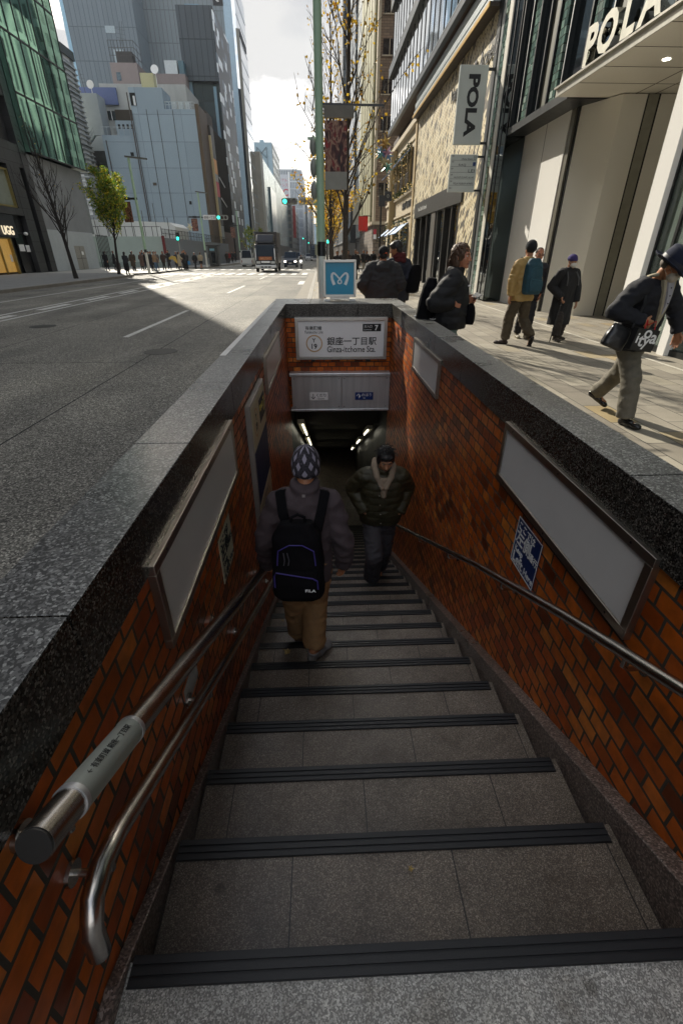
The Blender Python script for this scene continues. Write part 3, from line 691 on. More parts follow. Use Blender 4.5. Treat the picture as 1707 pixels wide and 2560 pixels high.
handrail('thin lower steel handrail with a bent end on the road side', -0.545, -0.455, [(-0.47, 0.375, 0.335), (-0.455, 0.362, 0.375), (-0.455, 0.372, 0.445), (-0.455, 0.405, 0.492), (-0.455, 0.45, 0.503), (-0.455, 0.52, 0.482), (-0.455, 1.0, 0.222), (-0.455, 1.85, -0.225), (-0.455, 10.4, -4.5)], 0.0212, (0.47, 1.18, 1.95, 3.2), (-0.455, 1.0, -0.5))
handrail('single steel handrail along the brick wall by the pavement', 1.032, 0.95, [(0.95, 0.2, 0.785), (0.95, 0.79, 0.527), (0.95, 1.341, 0.283), (0.95, 2.276, -0.160), (0.95, 4.94, -1.507), (0.95, 10.4, -4.3)], 0.0205, (1.0, 1.93, 2.9, 3.9, 5.0, 6.2), (0.95, 1.0, -0.2))
# litter
def leaf_mb(x, y, z, s, a, rnd):
    m = MB(); P = []
    for k in range(11):
        q = a + 2 * math.pi * k / 11; r_ = s * (1 if k % 2 else 0.55) * rnd.uniform(0.8, 1.1); P.append((x + r_ * math.cos(q), y + r_ * math.sin(q), z + 0.004 + rnd.uniform(0, 0.012)))
    m.add(P + [(x, y, z + 0.012)], [(k, (k + 1) % 11, 11) for k in range(11)]); return m
rl = random.Random(5)
DRY = pm('dry_leaf', srgb('#a08a55'), 0.7, 0, 0.3, 60)
for x, y, z, s, lb in ((-0.30, 2.36, -0.951, 0.035, 'dry pale leaf lying on the stair beside the descending man'), (-0.40, 3.02, -1.27, 0.02, 'small dry leaf on a stair beyond the descending man'), (0.33, 3.58, -1.59, 0.02, 'tiny dry leaf on a stair in front of the climbing man'), (0.245, 0.68, -0.151, 0.012, 'crumb of dry leaf on the nosing of an upper stair')):
    tag(leaf_mb(x, y, z, s, rl.uniform(0, 6), rl).build('fallen_leaf', DRY), lb, 'leaf')
# white charging cable on the parapet
cb = thing('phone_cable', 'small white plug with a looped cable lying on the granite wall', 'cable', (1.15, 5.6, 0.9))
m = MB(); m.obox((1.11, 5.66, 0.911), (0.045, -0.02, 0), (0.008, 0.018, 0), (0, 0, 0.010)); m.build('plug', WHITE, cb, bevel=0.004)
m = MB(); m.tube([(1.15, 5.64, 0.906)] + [(1.15 + 0.02 * k, 5.63 - 0.035 * k + 0.02 * math.sin(k * 1.3), 0.906) for k in range(1, 4)] + [(1.23 + 0.03 * math.cos(q), 5.46 + 0.05 * math.sin(q), 0.906) for q in [2.2 - k * 0.62 for k in range(10)]] + [(1.19, 5.53, 0.910), (1.165, 5.60, 0.909)], 0.004, 6); m.build('cord', WHITE, cb, smooth=True)
# ------------------------------------------------------------------ buildings, left of the road
DSTONE = facade('dark_stone_panels', (0.010, 0.010, 0.0105), (0.030, 0.030, 0.031), 1.6, 0.8, 0.012, off=0.5, rough=0.35, var=0.25, wrough=0.6)
GREEN = mirror('green_glass', (0.30, 0.56, 0.42), 0.03, 0.055, 0.13)
DGLASS = mirror('dark_glass', (0.10, 0.12, 0.125), 0.05, 0.05, 0.5)
SKYG = mirror('pale_glass', (0.80, 0.83, 0.85), 0.03, 0.03, 0.4)
MULL = pm('mullion', (0.018, 0.02, 0.02), 0.4, 0.4)
CONC = pm('grey_concrete', srgb('#7d8082'), 0.8, 0, 0.12, 0.7, 0.12, 40)
def bld(name, label, loc, cat='building', group=None): return thing(name, label, cat, loc, group=group)
def slab(name, par, mat, x0, y0, z0, x1, y1, z1, bevel=0.0):
    m = MB(); m.box(x0, y0, z0, x1, y1, z1); return m.build(name, mat, par, bevel=bevel)

# dark shop building at the far left
b = bld('shop_building', 'dark stone shop building with lit display windows at the left edge', (-25, 35, 0))
m = MB()
m.box(-45, -60, 0, -25.6, 49.8, 44)
for z in (7.75, 12.4, 17, 21.6, 26, 31, 36): m.box(-25.6, -60, z, -25.05, 48.9, z + 1.6)
m.box(-25.6, 48.9, 0, -25, 49.85, 44); m.box(-25.6, 46.9, 0, -25.02, 48.2, 7.75); m.box(-25.6, 40.2, 4.25, -25.04, 46.9, 4.75); m.box(-25.6, 46.4, 4.75, -25.04, 46.9, 7.75); m.box(-25.6, 39.6, 0, -25.03, 40.2, 7.75)
m.build('wall', DSTONE, b)
f = slab('window', b, pm('pale_blind', (0.23, 0.25, 0.20), 0.2, 0, 0.12, 2), -25.35, 40.4, 4.9, -25.3, 46.3, 7.3)
m = MB(); [m.box(-25.3, 40.3, z, -25.1, 46.4, z + 0.12) for z in (4.78, 7.3)]; m.box(-25.3, 46.28, 4.9, -25.1, 46.4, 7.3); m.box(-25.3, 43.6, 4.9, -25.22, 43.72, 7.3); m.build('frame', pm('brass_frame', (0.30, 0.24, 0.09), 0.35, 0.8), f)
f = slab('window', b, pm('lit_display', (0.25, 0.17, 0.05), 0.5, 0, 0.5, 1.4, emit=((0.9, 0.5, 0.12), 0.10)), -25.4, 40.2, 0.15, -25.35, 44.0, 2.5)
m = MB(); m.box(-25.33, 43.9, 0, -25.1, 44.05, 2.6); m.box(-25.33, 42.4, 0, -25.2, 42.5, 2.6); m.box(-25.33, 40.2, 2.5, -25.15, 44.05, 2.6); m.build('frame', MATS['brass_frame'], f)
slab('shop_sign', b, pm('sign_board_dark', (0.014, 0.016, 0.022), 0.35), -25.5, 40.2, 2.62, -25.05, 45.1, 4.2)
text('UGG', 0.62, pm('cream_letters', (0.70, 0.60, 0.42), 0.5, emit=((1.0, 0.85, 0.6), 0.25)), (-25.0, 43.75, 3.1), (0, 1, 0), U, b, width=1.5, ext=0.06, bold=0.01)
slab('door', b, pm('black_door', (0.008, 0.008, 0.009), 0.25), -25.45, 45.2, 0, -25.4, 46.85, 4.2)
for y0, z0 in ((45.35, 1.65), (46.35, 1.6)): slab('poster', b, WHITE, -25.40, y0, z0, -25.37, y0 + 0.75, z0 + 0.5)
slab('poster', b, WHITE, -25.34, 43.55, 0.9, -25.32, 43.8, 1.4)
m = MB(); m.ell((-25.2, 46.6, 2.95), (0.16, 0.22, 0.13)); m.build('wall_lamp', WHITE, b, smooth=True)

# green glass building on a concrete base
b = bld('glass_building', 'green reflective glass building over a pale concrete base', (-25, 55, 0))
slab('base_wall', b, pm('pale_base', srgb('#a3a9ab'), 0.75, 0, 0.08, 1.2, 0.1, 30), -45, 49.9, 0, -25, 59.4, 3.4)
slab('upper_wall', b, CONC, -45, 49.9, 3.404, -25.05, 59.6, 8.9)
slab('end_fin', b, pm('fin_grey', srgb('#7f8484'), 0.7), -25.9, 59.6, 3.3, -25.0, 59.95, 8.9)
m = MB(); m.box(-45, 49.9, 9.0, -24.55, 60.6, 50); m.build('glass_skin', GREEN, b)
m = MB()
for k in range(8): yy = 49.9 + k * 1.53; m.box(-24.56, yy - 0.03, 9.0, -24.50, yy + 0.03, 50)
for k in range(11): zz = 9.0 + k * 3.9; m.box(-24.57, 49.9, zz - 0.06, -24.49, 60.62, zz + 0.06)
m.build('mullions', MULL, b)
slab('soffit_light', b, pm('soffit_white', (0.6, 0.62, 0.58), 0.6), -25.0, 58.0, 8.88, -24.55, 60.6, 8.98)
d = slab('door', b, pm('door_putty', srgb('#8a8880'), 0.6), -25.0, 54.35, 0.02, -24.985, 56.55, 2.15)
m = MB(); m.box(-24.985, 55.44, 0.02, -24.975, 55.47, 2.15); m.box(-24.985, 54.35, 1.02, -24.975, 56.55, 1.05); m.build('door_gap', DKGAP, d)
slab('notice', d, WHITE, -24.985, 55.7, 1.35, -24.97, 56.1, 1.65)

# white louvred building beyond the plaza
b = bld('louvre_building', 'white building with grey louvre bands behind the green glass', (-50, 97, 0))
slab('wall', b, facade('louvre_wall', srgb('#8f9392'), (0.62, 0.63, 0.62), 3.2, 3.4, 0.5, rough=0.5, var=0.1), -70, 97, 0, -39.2, 101, 28.2)
m = MB()
for k in range(30): m.box(-70, 96.7, 8 + k * 0.66, -38.95, 101, 8.16 + k * 0.66)
m.build('louvres', pm('louvre_grey', srgb('#a5a9a9'), 0.5), b)
slab('parapet', b, pm('dark_parapet', srgb('#3c4442'), 0.6), -70.2, 96.6, 28.2, -38.9, 101, 29.3)

# pale windowless building with penthouse, its outbuildings and steel stair
PANEL = lambda nm, h, bw, bh: facade(nm, tuple(c * 0.72 for c in srgb(h)), srgb(h), bw, bh, 0.035, rough=0.75, var=0.06, wrough=0.8)
WG = PANEL('blue_grey_panels', '#8f9fa9', 7.0, 3.6)
b = bld('windowless_building', 'pale blue grey windowless building with a penthouse behind the site fence', (-26, 101, 0))
slab('wall', b, WG, -31, 100, 0, -20.6, 106.4, 22.3); slab('penthouse', b, WG, -31, 100.02, 22.304, -25.6, 105, 25.0); slab('low_wing', b, WG, -36.9, 100.4, 0, -31.02, 106, 18.9)
m = MB()
for k in range(9): m.bar((-25.4 + k * 0.6, 100.3, 22.3), (-25.4 + k * 0.6, 100.3, 23.3), 0.06)
m.bar((-25.5, 100.3, 23.3), (-20.7, 100.3, 23.3), 0.07); m.bar((-25.5, 100.3, 22.9), (-20.7, 100.3, 22.9), 0.05); m.build('roof_rail', pm('rail_pale', srgb('#a7b0b2'), 0.5), b)
for k in range(3):
    m = MB(); m.box(-24.6 + k * 1.15, 101, 22.3, -23.9 + k * 1.15, 101.8, 23.5); m.tube([(-24.25 + k * 1.15, 100.97, 23.0), (-24.25 + k * 1.15, 101.0, 23.0)], 0.3, 14, 0); m.build('roof_fan', pm('fan_grey', srgb('#b9bfc0'), 0.5), b)
slab('tank', b, pm('tank_cream', srgb('#b9b48c'), 0.6), -29.0, 101, 25.0, -26.9, 103, 27.0)
d = slab('doorway', b, DKGAP, -30.9, 99.96, 22.7, -30.0, 100.0, 24.3)
slab('door', d, pm('door_white', (0.6, 0.62, 0.62), 0.6), -30.45, 99.9, 22.7, -30.1, 99.95, 23.9)
m = MB(); m.tube([(-31.3, 99.9, 24.3), (-31.3, 99.9, 3)], 0.10, 8); m.tube([(-31.0, 99.85, 22), (-31.0, 99.85, 3)], 0.06, 8); m.tube([(-36.3, 100.3, 18.2), (-36.3, 100.3, 3)], 0.08, 8); m.build('downpipe', pm('pipe_dark', srgb('#4b4540'), 0.6), b)
m = MB(); [m.tube([(x, 99.95, 22.2), (x, 99.95, 3)], 0.035, 6) for x in (-28.6, -26.8, -24.3)]; m.build('conduit', MATS['pipe_dark'], b)
slab('vent', b, DKGAP, -32.6, 100.36, 16.1, -32.05, 100.4, 16.6)
slab('wall_lamp', b, pm('lamp_dark', srgb('#4a4038'), 0.6), -29.5, 99.9, 11.9, -28.9, 100, 12.3)
slab('vent', b, DKGAP, -23.6, 99.96, 9.1, -23.2, 100.0, 9.6)
m = MB(); m.tube([(-26.3, 100.5, 25), (-26.3, 100.5, 27.4)], 0.04, 6); m.tube([(-26.3, 100.4, 27.2), (-26.3, 100.2, 27.25)], [0.5, 0.62], 16); m.build('dish_aerial', WHITE, b)
m = MB(); m.box(-38.2, 100.45, 18.9, -36.9, 101, 19.05); m.bar((-36.8, 100.45, 20.0), (-31.1, 100.45, 20.0), 0.06); [m.bar((-36.8 + k * 0.95, 100.45, 18.9), (-36.8 + k * 0.95, 100.45, 20.0), 0.05) for k in range(7)]; m.build('wing_rail', MATS['rail_pale'], b)
m = MB(); m.box(-34.5, 101.2, 18.9, -31.1, 103, 21.0); m.build('hut', WG, b)
for k in range(4): slab('hut_window', b, DKGAP, -34.1 + k * 0.72, 101.16, 19.9, -33.75 + k * 0.72, 101.2, 20.5)
b = bld('banner_building', 'narrow brown fronted building with a vertical strip of shop banners', (-21, 107, 0))
slab('wall', b, pm('brown_cladding', srgb('#4a3521'), 0.6, 0, 0.3, 1.5, stretch=(1, 1, 0.15)), -20.58, 100.02, 0, -20.0, 106.3, 23.0)
slab('main_block', b, pm('brown_dark', srgb('#33271c'), 0.7), -36, 106.5, 0, -20.02, 111.4, 23.5)
slab('sign_mast', b, pm('cream_mast', srgb('#b8a67c'), 0.5), -20.0, 106.1, 3, -19.6, 106.5, 20)
ban = [(16.9, 21.5, '#2a2622'), (14.6, 16.8, '#dd8f22'), (13.4, 14.5, '#9a948e'), (11.0, 13.3, '#c42a3a'), (6.4, 10.9, '#1d2a2c'), (4.0, 6.2, '#8d918d')]
for z0, z1, h in ban: slab('banner', b, pm('banner' + h, srgb(h), 0.5, 0, 0.1), -20.0, 106.6, z0, -19.65, 109.6, z1)
text('CONTEMPO', 0.5, WHITE, (-19.64, 108.1, 8.6), (0, 0, -1), (0, 1, 0), b, width=3.6, ext=0.02) if False else None
b = bld('ribbed_building', 'black vertically ribbed building with two slanted light strips', (-21, 116, 0))
slab('wall', b, pm('ribbed_black', (0.012, 0.011, 0.011), 0.6, spec=0.1), -36, 111.5, 0, -20.2, 123.4, 22)
m = MB()
for k in range(17): m.box(-20.2, 111.6 + k * 0.7, 5.4, -19.95, 111.75 + k * 0.7, 21.8)
m.build('ribs', pm('rib_dark', (0.028, 0.024, 0.02), 0.6, spec=0.1), b)
for z in (14.0, 10.6):
    m = MB(); m.bar((-19.9, 112, z + 0.5), (-19.9, 117.5, z - 0.6), 0.12, 0.18); m.build('light_strip', WHITE, b)
slab('shopfront', b, pm('shop_brown', srgb('#4d3424'), 0.6, 0, 0.4, 0.8), -20.2, 111.6, 0, -20.1, 123, 5.3)
b = bld('white_block', 'dirty white block with a blue tank room behind the pale windowless building', (-32, 108, 0))
DWH = pm('dirty_white', srgb('#a9aba7'), 0.85, 0, 0.14, 0.8, stretch=(1, 1, 0.3))
slab('wall', b, DWH, -38.4, 108, 0, -23.4, 118, 27.3)
slab('tank_room', b, pm('blue_cladding', srgb('#5a6790'), 0.6), -42.1, 108.3, 25.3, -35.4, 114, 28.3) if False else slab('tank_room', b, pm('blue_cladding', srgb('#5a6790'), 0.6), -42.3, 107.6, 24.4, -35.5, 107.98, 26.7)
f = slab('window', b, DGLASS, -37.9, 107.92, 22.3, -35.6, 107.99, 23.6)
m = MB(); [m.box(x, 107.88, 22.3, x + 0.1, 107.92, 23.6) for x in (-37.95, -37.2, -36.4, -35.65)]; m.build('frame', WHITE, f)
m = MB(); m.box(-34.6, 107.7, 20.9, -33.6, 107.99, 21.8); m.build('cooling_unit', MATS['fan_grey'], b)
b = bld('grey_shed', 'pale grey roof shed with a ladder and dish beside the steel stair', (-39, 104, 0))
slab('wall', b, pm('shed_grey', srgb('#99a2a5'), 0.8, 0, 0.06, 1), -40.6, 104, 0, -37.7, 107.4, 25.1)
m = MB(); [m.bar((x, 103.9, 17), (x, 103.9, 25.6), 0.07) for x in (-41.0, -40.7)]; [m.bar((-41.0, 103.9, 17 + k * 0.45), (-40.7, 103.9, 17 + k * 0.45), 0.04) for k in range(19)]; m.build('ladder', MATS['fan_grey'], b)
m = MB(); m.tube([(-38.4, 104.2, 25.1), (-38.4, 104.2, 26.2)], 0.05, 6); m.tube([(-38.4, 104.15, 26.2), (-38.4, 104.0, 26.22)], [0.5, 0.6], 16); m.build('dish_aerial', WHITE, b)
m = MB(); m.tube([(-39.6, 104.4, 25.1), (-39.9, 104.4, 28.2)], 0.04, 6); [m.bar((-40.4 + 0.1 * k, 104.4, 26.6 + k * 0.5), (-39.1 - 0.1 * k, 104.4, 26.5 + k * 0.5), 0.03) for k in range(3)]; m.build('aerial', pm('aerial_dark', (0.05, 0.05, 0.05), 0.5), b)
st = thing('outside_stair', 'zigzag grey steel stair at the side of the pale windowless building', 'stair', (-39, 101.5, 0))
GALV = pm('galvanised', srgb('#8a9296'), 0.5, 0.5, 0.15, 3)
for k in range(6):
    z0 = 18.9 - k * 3.2; xa, xb = (-38.2, -41.3) if k % 2 == 0 else (-41.3, -38.2); m = MB()
    m.bar((xa, 101.0, z0), (xb, 101.0, z0 - 3.0), 0.5, 0.12)
    for h in (0.55, 1.05): m.bar((xa, 100.7, z0 + h), (xb, 100.7, z0 - 3.0 + h), 0.05)
    for j in range(8): q = j / 7; m.bar((xa + (xb - xa) * q, 100.7, z0 - 3 * q), (xa + (xb - xa) * q, 100.7, z0 - 3 * q + 1.05), 0.035)
    m.box(min(xb, xb + (0.9 if k % 2 else -0.9)), 100.6, z0 - 3.1, max(xb, xb + (0.9 if k % 2 else -0.9)), 101.6, z0 - 3.0); m.build('flight', GALV, st)
b = bld('stair_backdrop_building', 'beige block behind the zigzag steel stair', (-41, 103, 0)); slab('wall', b, pm('beige_block', srgb('#7d7a6c'), 0.8, 0, 0.1, 0.6), -44, 102.5, 0, -41.2, 109, 18.6); slab('dark_bay', b, pm('bay_dark', (0.012, 0.013, 0.015), 0.6), -41.2, 103.2, 0, -36.92, 103.9, 17.2)
b = bld('pink_building', 'dusky pink block with a rooftop cage behind the white block', (-34, 120, 0))
PINK = pm('dusky_pink', srgb('#867b78'), 0.8, 0, 0.08, 0.8)
slab('wall', b, PINK, -39.8, 120, 0, -34.7, 132, 33.2); slab('rear_wing', b, PINK, -34.68, 122, 0, -26.2, 132, 32.2)
m = MB(); x0, x1, z0, z1 = -39.6, -34.9, 33.2, 36.4
for k in range(9): x = x0 + (x1 - x0) * k / 8; m.bar((x, 120.3, z0), (x, 120.3, z1), 0.07); m.bar((x, 124.3, z0), (x, 124.3, z1), 0.07)
for z in (z0 + 1.1, z0 + 2.2, z1): m.bar((x0, 120.3, z), (x1, 120.3, z), 0.06); m.bar((x1, 120.3, z), (x1, 124.3, z), 0.06)
m.box(-38.8, 121.5, z0, -35.8, 123.5, z0 + 2.0); m.build('roof_cage', pm('cage_dark', (0.05, 0.045, 0.042), 0.6), b)
slab('window', b, DGLASS, -38.9, 119.95, 30.6, -38.1, 120.0, 31.8)
slab('cooling_unit', b, MATS['fan_grey'], -30.0, 122.2, 32.2, -27.6, 124, 34.2); slab('blue_hut', b, pm('hut_blue', srgb('#4c6670'), 0.6), -27.3, 122.2, 32.2, -26.3, 124, 34.2)
m = MB(); [m.bar((-37.5 + 0.3 * k, 121, 35.4), (-36.9 + 0.4 * k, 121, 39.2), 0.04) for k in range(2)]; [m.bar((-38.0, 121, 37 + k * 0.6), (-36.2, 121, 36.7 + k * 0.6), 0.03) for k in range(3)]; m.build('aerial', MATS['aerial_dark'], b)
# dark glass tower with mosaic street side
def pixels(name):
    m, n, b_ = newmat(name); P = uvz(n, pos(n))
    t = bricknode(n, P, 2.3, 1.5, 0.05, off=0.37)
    c = ramp(n, t.outputs['Color'], [(0, (0.010, 0.014, 0.018)), (0.5, (0.035, 0.05, 0.065)), (0.62, (0.10, 0.14, 0.17)), (0.74, (0.02, 0.025, 0.03)), (0.84, (0.80, 0.84, 0.85)), (1, (0.88, 0.89, 0.87))], 'CONSTANT')
    n.links.new(mixc(n, t.outputs['Fac'], c, (0.02, 0.022, 0.025)), b_.inputs['Base Color']); b_.inputs['Roughness'].default_value = 0.4; b_.inputs['Specular IOR Level'].default_value = 0.15
    return m
b = bld('mosaic_tower', 'dark slate tower with a mosaic of bright panes along the street', (-23, 130, 0))
slab('front_box', b, facade('slate_panels', (0.016, 0.021, 0.027), (0.036, 0.047, 0.058), 1.15, 5.4, 0.06, rough=0.4, var=0.12), -26.9, 124, 31.7, -20.1, 142.8, 42.5)
slab('lower_front', b, facade('slate_lower', (0.012, 0.015, 0.019), (0.034, 0.042, 0.05), 2.6, 3.6, 0.08, rough=0.2, var=0.3), -26.6, 125.2, 0, -20.1, 142.8, 31.7)
slab('corner_fin', b, pm('fin_blue', srgb('#6f8b9b'), 0.5), -26.3, 124.6, 12, -25.6, 125.2, 31.7); slab('corner_fin', b, MATS['fin_blue'], -21.4, 124.6, 12, -20.8, 125.2, 31.0)
slab('mosaic_side', b, pixels('mosaic_panes'), -20.098, 124.02, 5, -19.95, 142.7, 42.45)
slab('street_shops', b, pm('street_shops', srgb('#3b3632'), 0.5, 0, 0.8, 0.5), -20.098, 124.02, 0, -19.9, 142.7, 4.95)
slab('roof_unit', b, MATS['fin_blue'], -25.5, 126, 42.5, -22.8, 130, 43.3)
# tall grey tower
TW = facade('tower_panels', tuple(c * 0.6 for c in srgb('#69747b')), srgb('#69747b'), 1.05, 5.9, 0.06, rough=0.7, var=0.05)
TW2 = facade('tower_panels_light', tuple(c * 0.6 for c in srgb('#767f83')), srgb('#767f83'), 1.05, 5.9, 0.06, rough=0.7, var=0.05)
b = bld('grey_tower', 'huge grey ribbed tower rising out of the picture behind the low blocks', (-40, 160, 0))
slab('wall', b, TW, -57.7, 150, 0, -42.2, 185, 64); slab('rear_wall', b, TW2, -42.18, 159, 0, -22.9, 178, 64)
slab('blue_edge', b, pm('edge_blue', srgb('#8fb4c8'), 0.3), -58.6, 150.1, 0, -57.72, 180, 64)
slab('street_edge', b, pm('edge_pale', srgb('#9fb6c4'), 0.35), -22.88, 159.1, 0, -20.9, 178, 64)
slab('street_glass', b, SKYG, -20.88, 159.2, 6, -20.0, 177.9, 60)
m = MB(); [m.box(-20.0, 159.2, 6 + k * 3.6, -19.94, 177.9, 6.16 + k * 3.6) for k in range(15)]; m.build('floor_lines', pm('line_pale', srgb('#a9b6bb'), 0.5), b)
slab('street_pier', b, pm('pier_concrete', srgb('#7d7b72'), 0.8), -20.2, 158.6, 0, -19.6, 160.4, 50)
for z0, x in ((46.2, -49.3), (41.0, -48.3)): slab('window', b, pm('tower_window', srgb('#93a0a5'), 0.3), x, 149.95, z0, x + 2.2, 150, z0 + (1.2 if z0 > 44 else 2.4))
d = slab('corner_sign', b, INK, -25.2, 158.9, 54.0, -22.8, 159, 57.5)
m = MB(); m.tube([(-24.0 + 0.55 * math.cos(q) * (1 if q < 3.2 else 1), 158.85, 55.6 + 0.9 * math.sin(q * 1.0)) for q in [0.6 + 0.35 * k for k in range(14)]], 0.13, 8); m.build('sign_curl', WHITE, d)
for k in range(8): slab('sign_letter', b, INK, -19.96, 164 + k * 1.5, 50.2 - 0.05 * k, -19.85, 164.9 + k * 1.5, 51.6 - 0.05 * k)
# long department store front
b = bld('department_store', 'long pale glass department store with a concrete end pier', (-19, 230, 0))
slab('end_pier', b, pm('pier_stone', srgb('#b2ad9e'), 0.8, 0, 0.08, 0.5), -24, 178.2, 0, -18.45, 186, 28.7)
def shimmer():
    m, n, b_ = newmat('shimmer_glass'); P = uvz(n, pos(n))
    t = bricknode(n, P, 2.4, 1.2, 0.04, off=0.5); z = N(n, 'ShaderNodeTexNoise', {'Vector': pos(n), 'Scale': 0.12, 'Detail': 8.0, 'Roughness': 0.7}).outputs['Fac']
    c = ramp(n, z, [(0.34, (0.07, 0.10, 0.10)), (0.47, (0.26, 0.33, 0.30)), (0.54, (0.42, 0.50, 0.45)), (0.7, (0.66, 0.71, 0.66))])
    c = mixc(n, 1.0, c, ramp(n, t.outputs['Color'], [(0, (0.45, 0.5, 0.5)), (0.5, (0.9, 0.9, 0.9)), (1, (1.2, 1.2, 1.2))]), 'MULTIPLY')
    n.links.new(c, b_.inputs['Base Color']); b_.inputs['Metallic'].default_value = 0.55; b_.inputs['Roughness'].default_value = 0.22; b_.inputs['Specular IOR Level'].default_value = 0.25
    return m
slab('glass_front', b, shimmer(), -24, 186.02, 4.5, -18.8, 318, 28.6); slab('street_shops', b, MATS['street_shops'], -24, 186.02, 0, -18.7, 318, 4.45)
slab('glass_bay', b, pm('bay_teal', srgb('#35505a'), 0.1, 0.4), -18.8, 205, 6, -18.2, 228, 22.5)
for y, z in ((192, 12), (196, 9), (236, 24), (252, 11), (268, 16), (244, 8)): slab('slot_window', b, DGLASS, -18.8, y, z, -18.7, y + 1.2, z + 3.6)
b = bld('emblem_building', 'blue grey block with a black lined M emblem high on its side', (-28, 310, 0))
slab('wall', b, pm('emblem_wall', srgb('#8ba2ad'), 0.7), -34.2, 300, 0, -24.6, 345, 51); slab('street_side', b, facade('emblem_side', srgb('#a3a296'), (0.05, 0.07, 0.08), 5.0, 3.8, 0.9, rough=0.2), -24.58, 300.2, 0, -24.3, 345, 50.6)
m = MB(); q = lambda x, z: (x, 299.9, z)
for a, c in (((-32.4, 49.0), (-27.6, 44.6)), ((-27.4, 49.1), (-32.2, 44.6)), ((-32.4, 49.0), (-32.2, 40.5)), ((-27.4, 49.1), (-27.2, 40.5)), ((-32, 43), (-29.6, 41.6)), ((-29.6, 41.6), (-27.4, 39.6))): m.bar(q(*a), q(*c), 0.55, 0.1)
m.build('emblem', INK, b); slab('roof_unit', b, MATS['emblem_wall'], -31, 303, 51, -29, 308, 52.5)
b = bld('round_building', 'white rounded building with slit windows and red lettering', (-21.5, 440, 0))
rr = []
prof = [(-31, 420)] + [(-19.5 + 6 * math.cos(R(a)), 427 + 7 * math.sin(R(a))) for a in range(-90, 1, 15)] + [(-13.5, 500), (-31, 500)]
m = MB(); m.prism(prof, 0, 54.5, 'z'); m.build('wall', facade('slit_wall', srgb('#a9b0b6'), (0.05, 0.06, 0.07), 1.25, 6.2, 0.42, rough=0.3), b)
m = MB(); prof2 = [((x + 21) * 1.01 - 21, (y - 440) * 1.01 + 440) for x, y in prof]; m.prism(prof2, 47.4, 48.2, 'z'); m.prism(prof2, 54.5, 55.3, 'z'); m.build('cornice', pm('round_cornice', srgb('#b9bfc4'), 0.6), b)
slab('sign_panel', b, pm('panel_pale', srgb('#b6b9be'), 0.6), -30.2, 419.6, 36, -23.8, 419.98, 52.0)
RED = pm('sign_red', srgb('#b03040'), 0.5)
text('ーアル', 1.7, RED, (-27.6, 419.55, 48.6), F, U, b, ext=0.05); text('ナンス', 1.9, RED, (-27.4, 419.55, 45.6), F, U, b, ext=0.05); text('C', 4.6, RED, (-26.1, 419.55, 41.0), F, U, b, ext=0.05, bold=0.02)
slab('white_mast', b, WHITE, -23.6, 419.3, 20, -22.8, 419.97, 53.5)
b = bld('red_sign_building', 'grey building carrying a tall red vertical sign', (-16, 302, 0)); slab('wall', b, facade('grey_rows', srgb('#6d6a64'), (0.04, 0.05, 0.05), 3, 3.4, 0.6, rough=0.3), -24, 320, 0, -17, 412, 26); slab('red_sign', b, pm('sign_red_deep', srgb('#8e2a24'), 0.5), -16.9, 330, 9.5, -15.2, 331, 26)
b = bld('dotted_building', 'pale building with a dotted front on the far left side of the road', (-16, 520, 0)); slab('wall', b, facade('dots', srgb('#a9b0b4'), (0.12, 0.14, 0.15), 1.6, 1.6, 0.5, off=0.5, rough=0.4), -22, 455, 0, -13.3, 476, 33)
b = bld('striped_building', 'grey building with bold white slanting stripes far down the road', (-12, 490, 0)); slab('wall', b, pm('stripe_grey', srgb('#596064'), 0.6), -18, 480, 0, -11.6, 640, 38)
m = MB(); [m.bar((-11.5, 482, 34 - k * 3.6), (-11.5, 520, 30 - k * 3.6), 0.2, 1.5) for k in range(8)]; m.build('white_stripes', WHITE, b)
b = bld('slim_tower', 'slim grey tower beside the striped building far down the road', (-9, 620, 0)); slab('wall', b, facade('slim_rows', srgb('#5f666a'), (0.06, 0.08, 0.09), 2.5, 3.6, 0.7, rough=0.3), -16, 645, 0, -9.5, 760, 48)
b = bld('street_end_tower', 'pale blue tower closing the far end of the road', (-11, 900, 0)); slab('wall', b, facade('end_rows', srgb('#7f98a8'), (0.20, 0.29, 0.35), 3.0, 4.0, 0.9, rough=0.4), -16.5, 900, 0, -6, 925, 42); slab('roof_unit', b, pm('roof_green', srgb('#4f5a44'), 0.8), -15.5, 902, 42, -7, 920, 43.5)

# ------------------------------------------------------------------ buildings, right of the road
CREAM = pm('cream_stone', srgb('#b7aa90'), 0.75, 0, 0.08, 1.2, 0.08, 30)
XF = 5.9
# glass-fronted building nearest the camera
b = bld('beauty_store_building', 'tall glass store building with white panels and a canopy at the right', (6, 10, 0))
WPAN = pm('white_panel', srgb('#efede8'), 0.22, 0, 0.03, 0.6)
BPAN = pm('beige_panel', srgb('#e4e1d6'), 0.3, 0, 0.03, 0.8)
TEAL = mirror('teal_glass', (0.055, 0.068, 0.068), 0.04, 0.05, 0.6)
UG = mirror('upper_glass', (0.17, 0.20, 0.205), 0.035, 0.05, 0.5)
def blockglass():
    m, n, b_ = newmat('glass_blocks'); P = uvz(n, pos(n))
    t = bricknode(n, P, 0.17, 0.16, 0.012, off=0.31, smooth=0.2)
    c = ramp(n, t.outputs['Color'], [(0, (0.03, 0.06, 0.05)), (0.45, (0.10, 0.17, 0.14)), (0.7, (0.20, 0.30, 0.25)), (0.88, (0.12, 0.17, 0.14)), (1, (0.46, 0.55, 0.48))])
    n.links.new(mixc(n, t.outputs['Fac'], c, (0.035, 0.05, 0.035)), b_.inputs['Base Color']); b_.inputs['Roughness'].default_value = 0.1
    bump(n, b_, t.outputs['Fac'], 0.5, 0.02); return m
BLKG = blockglass()
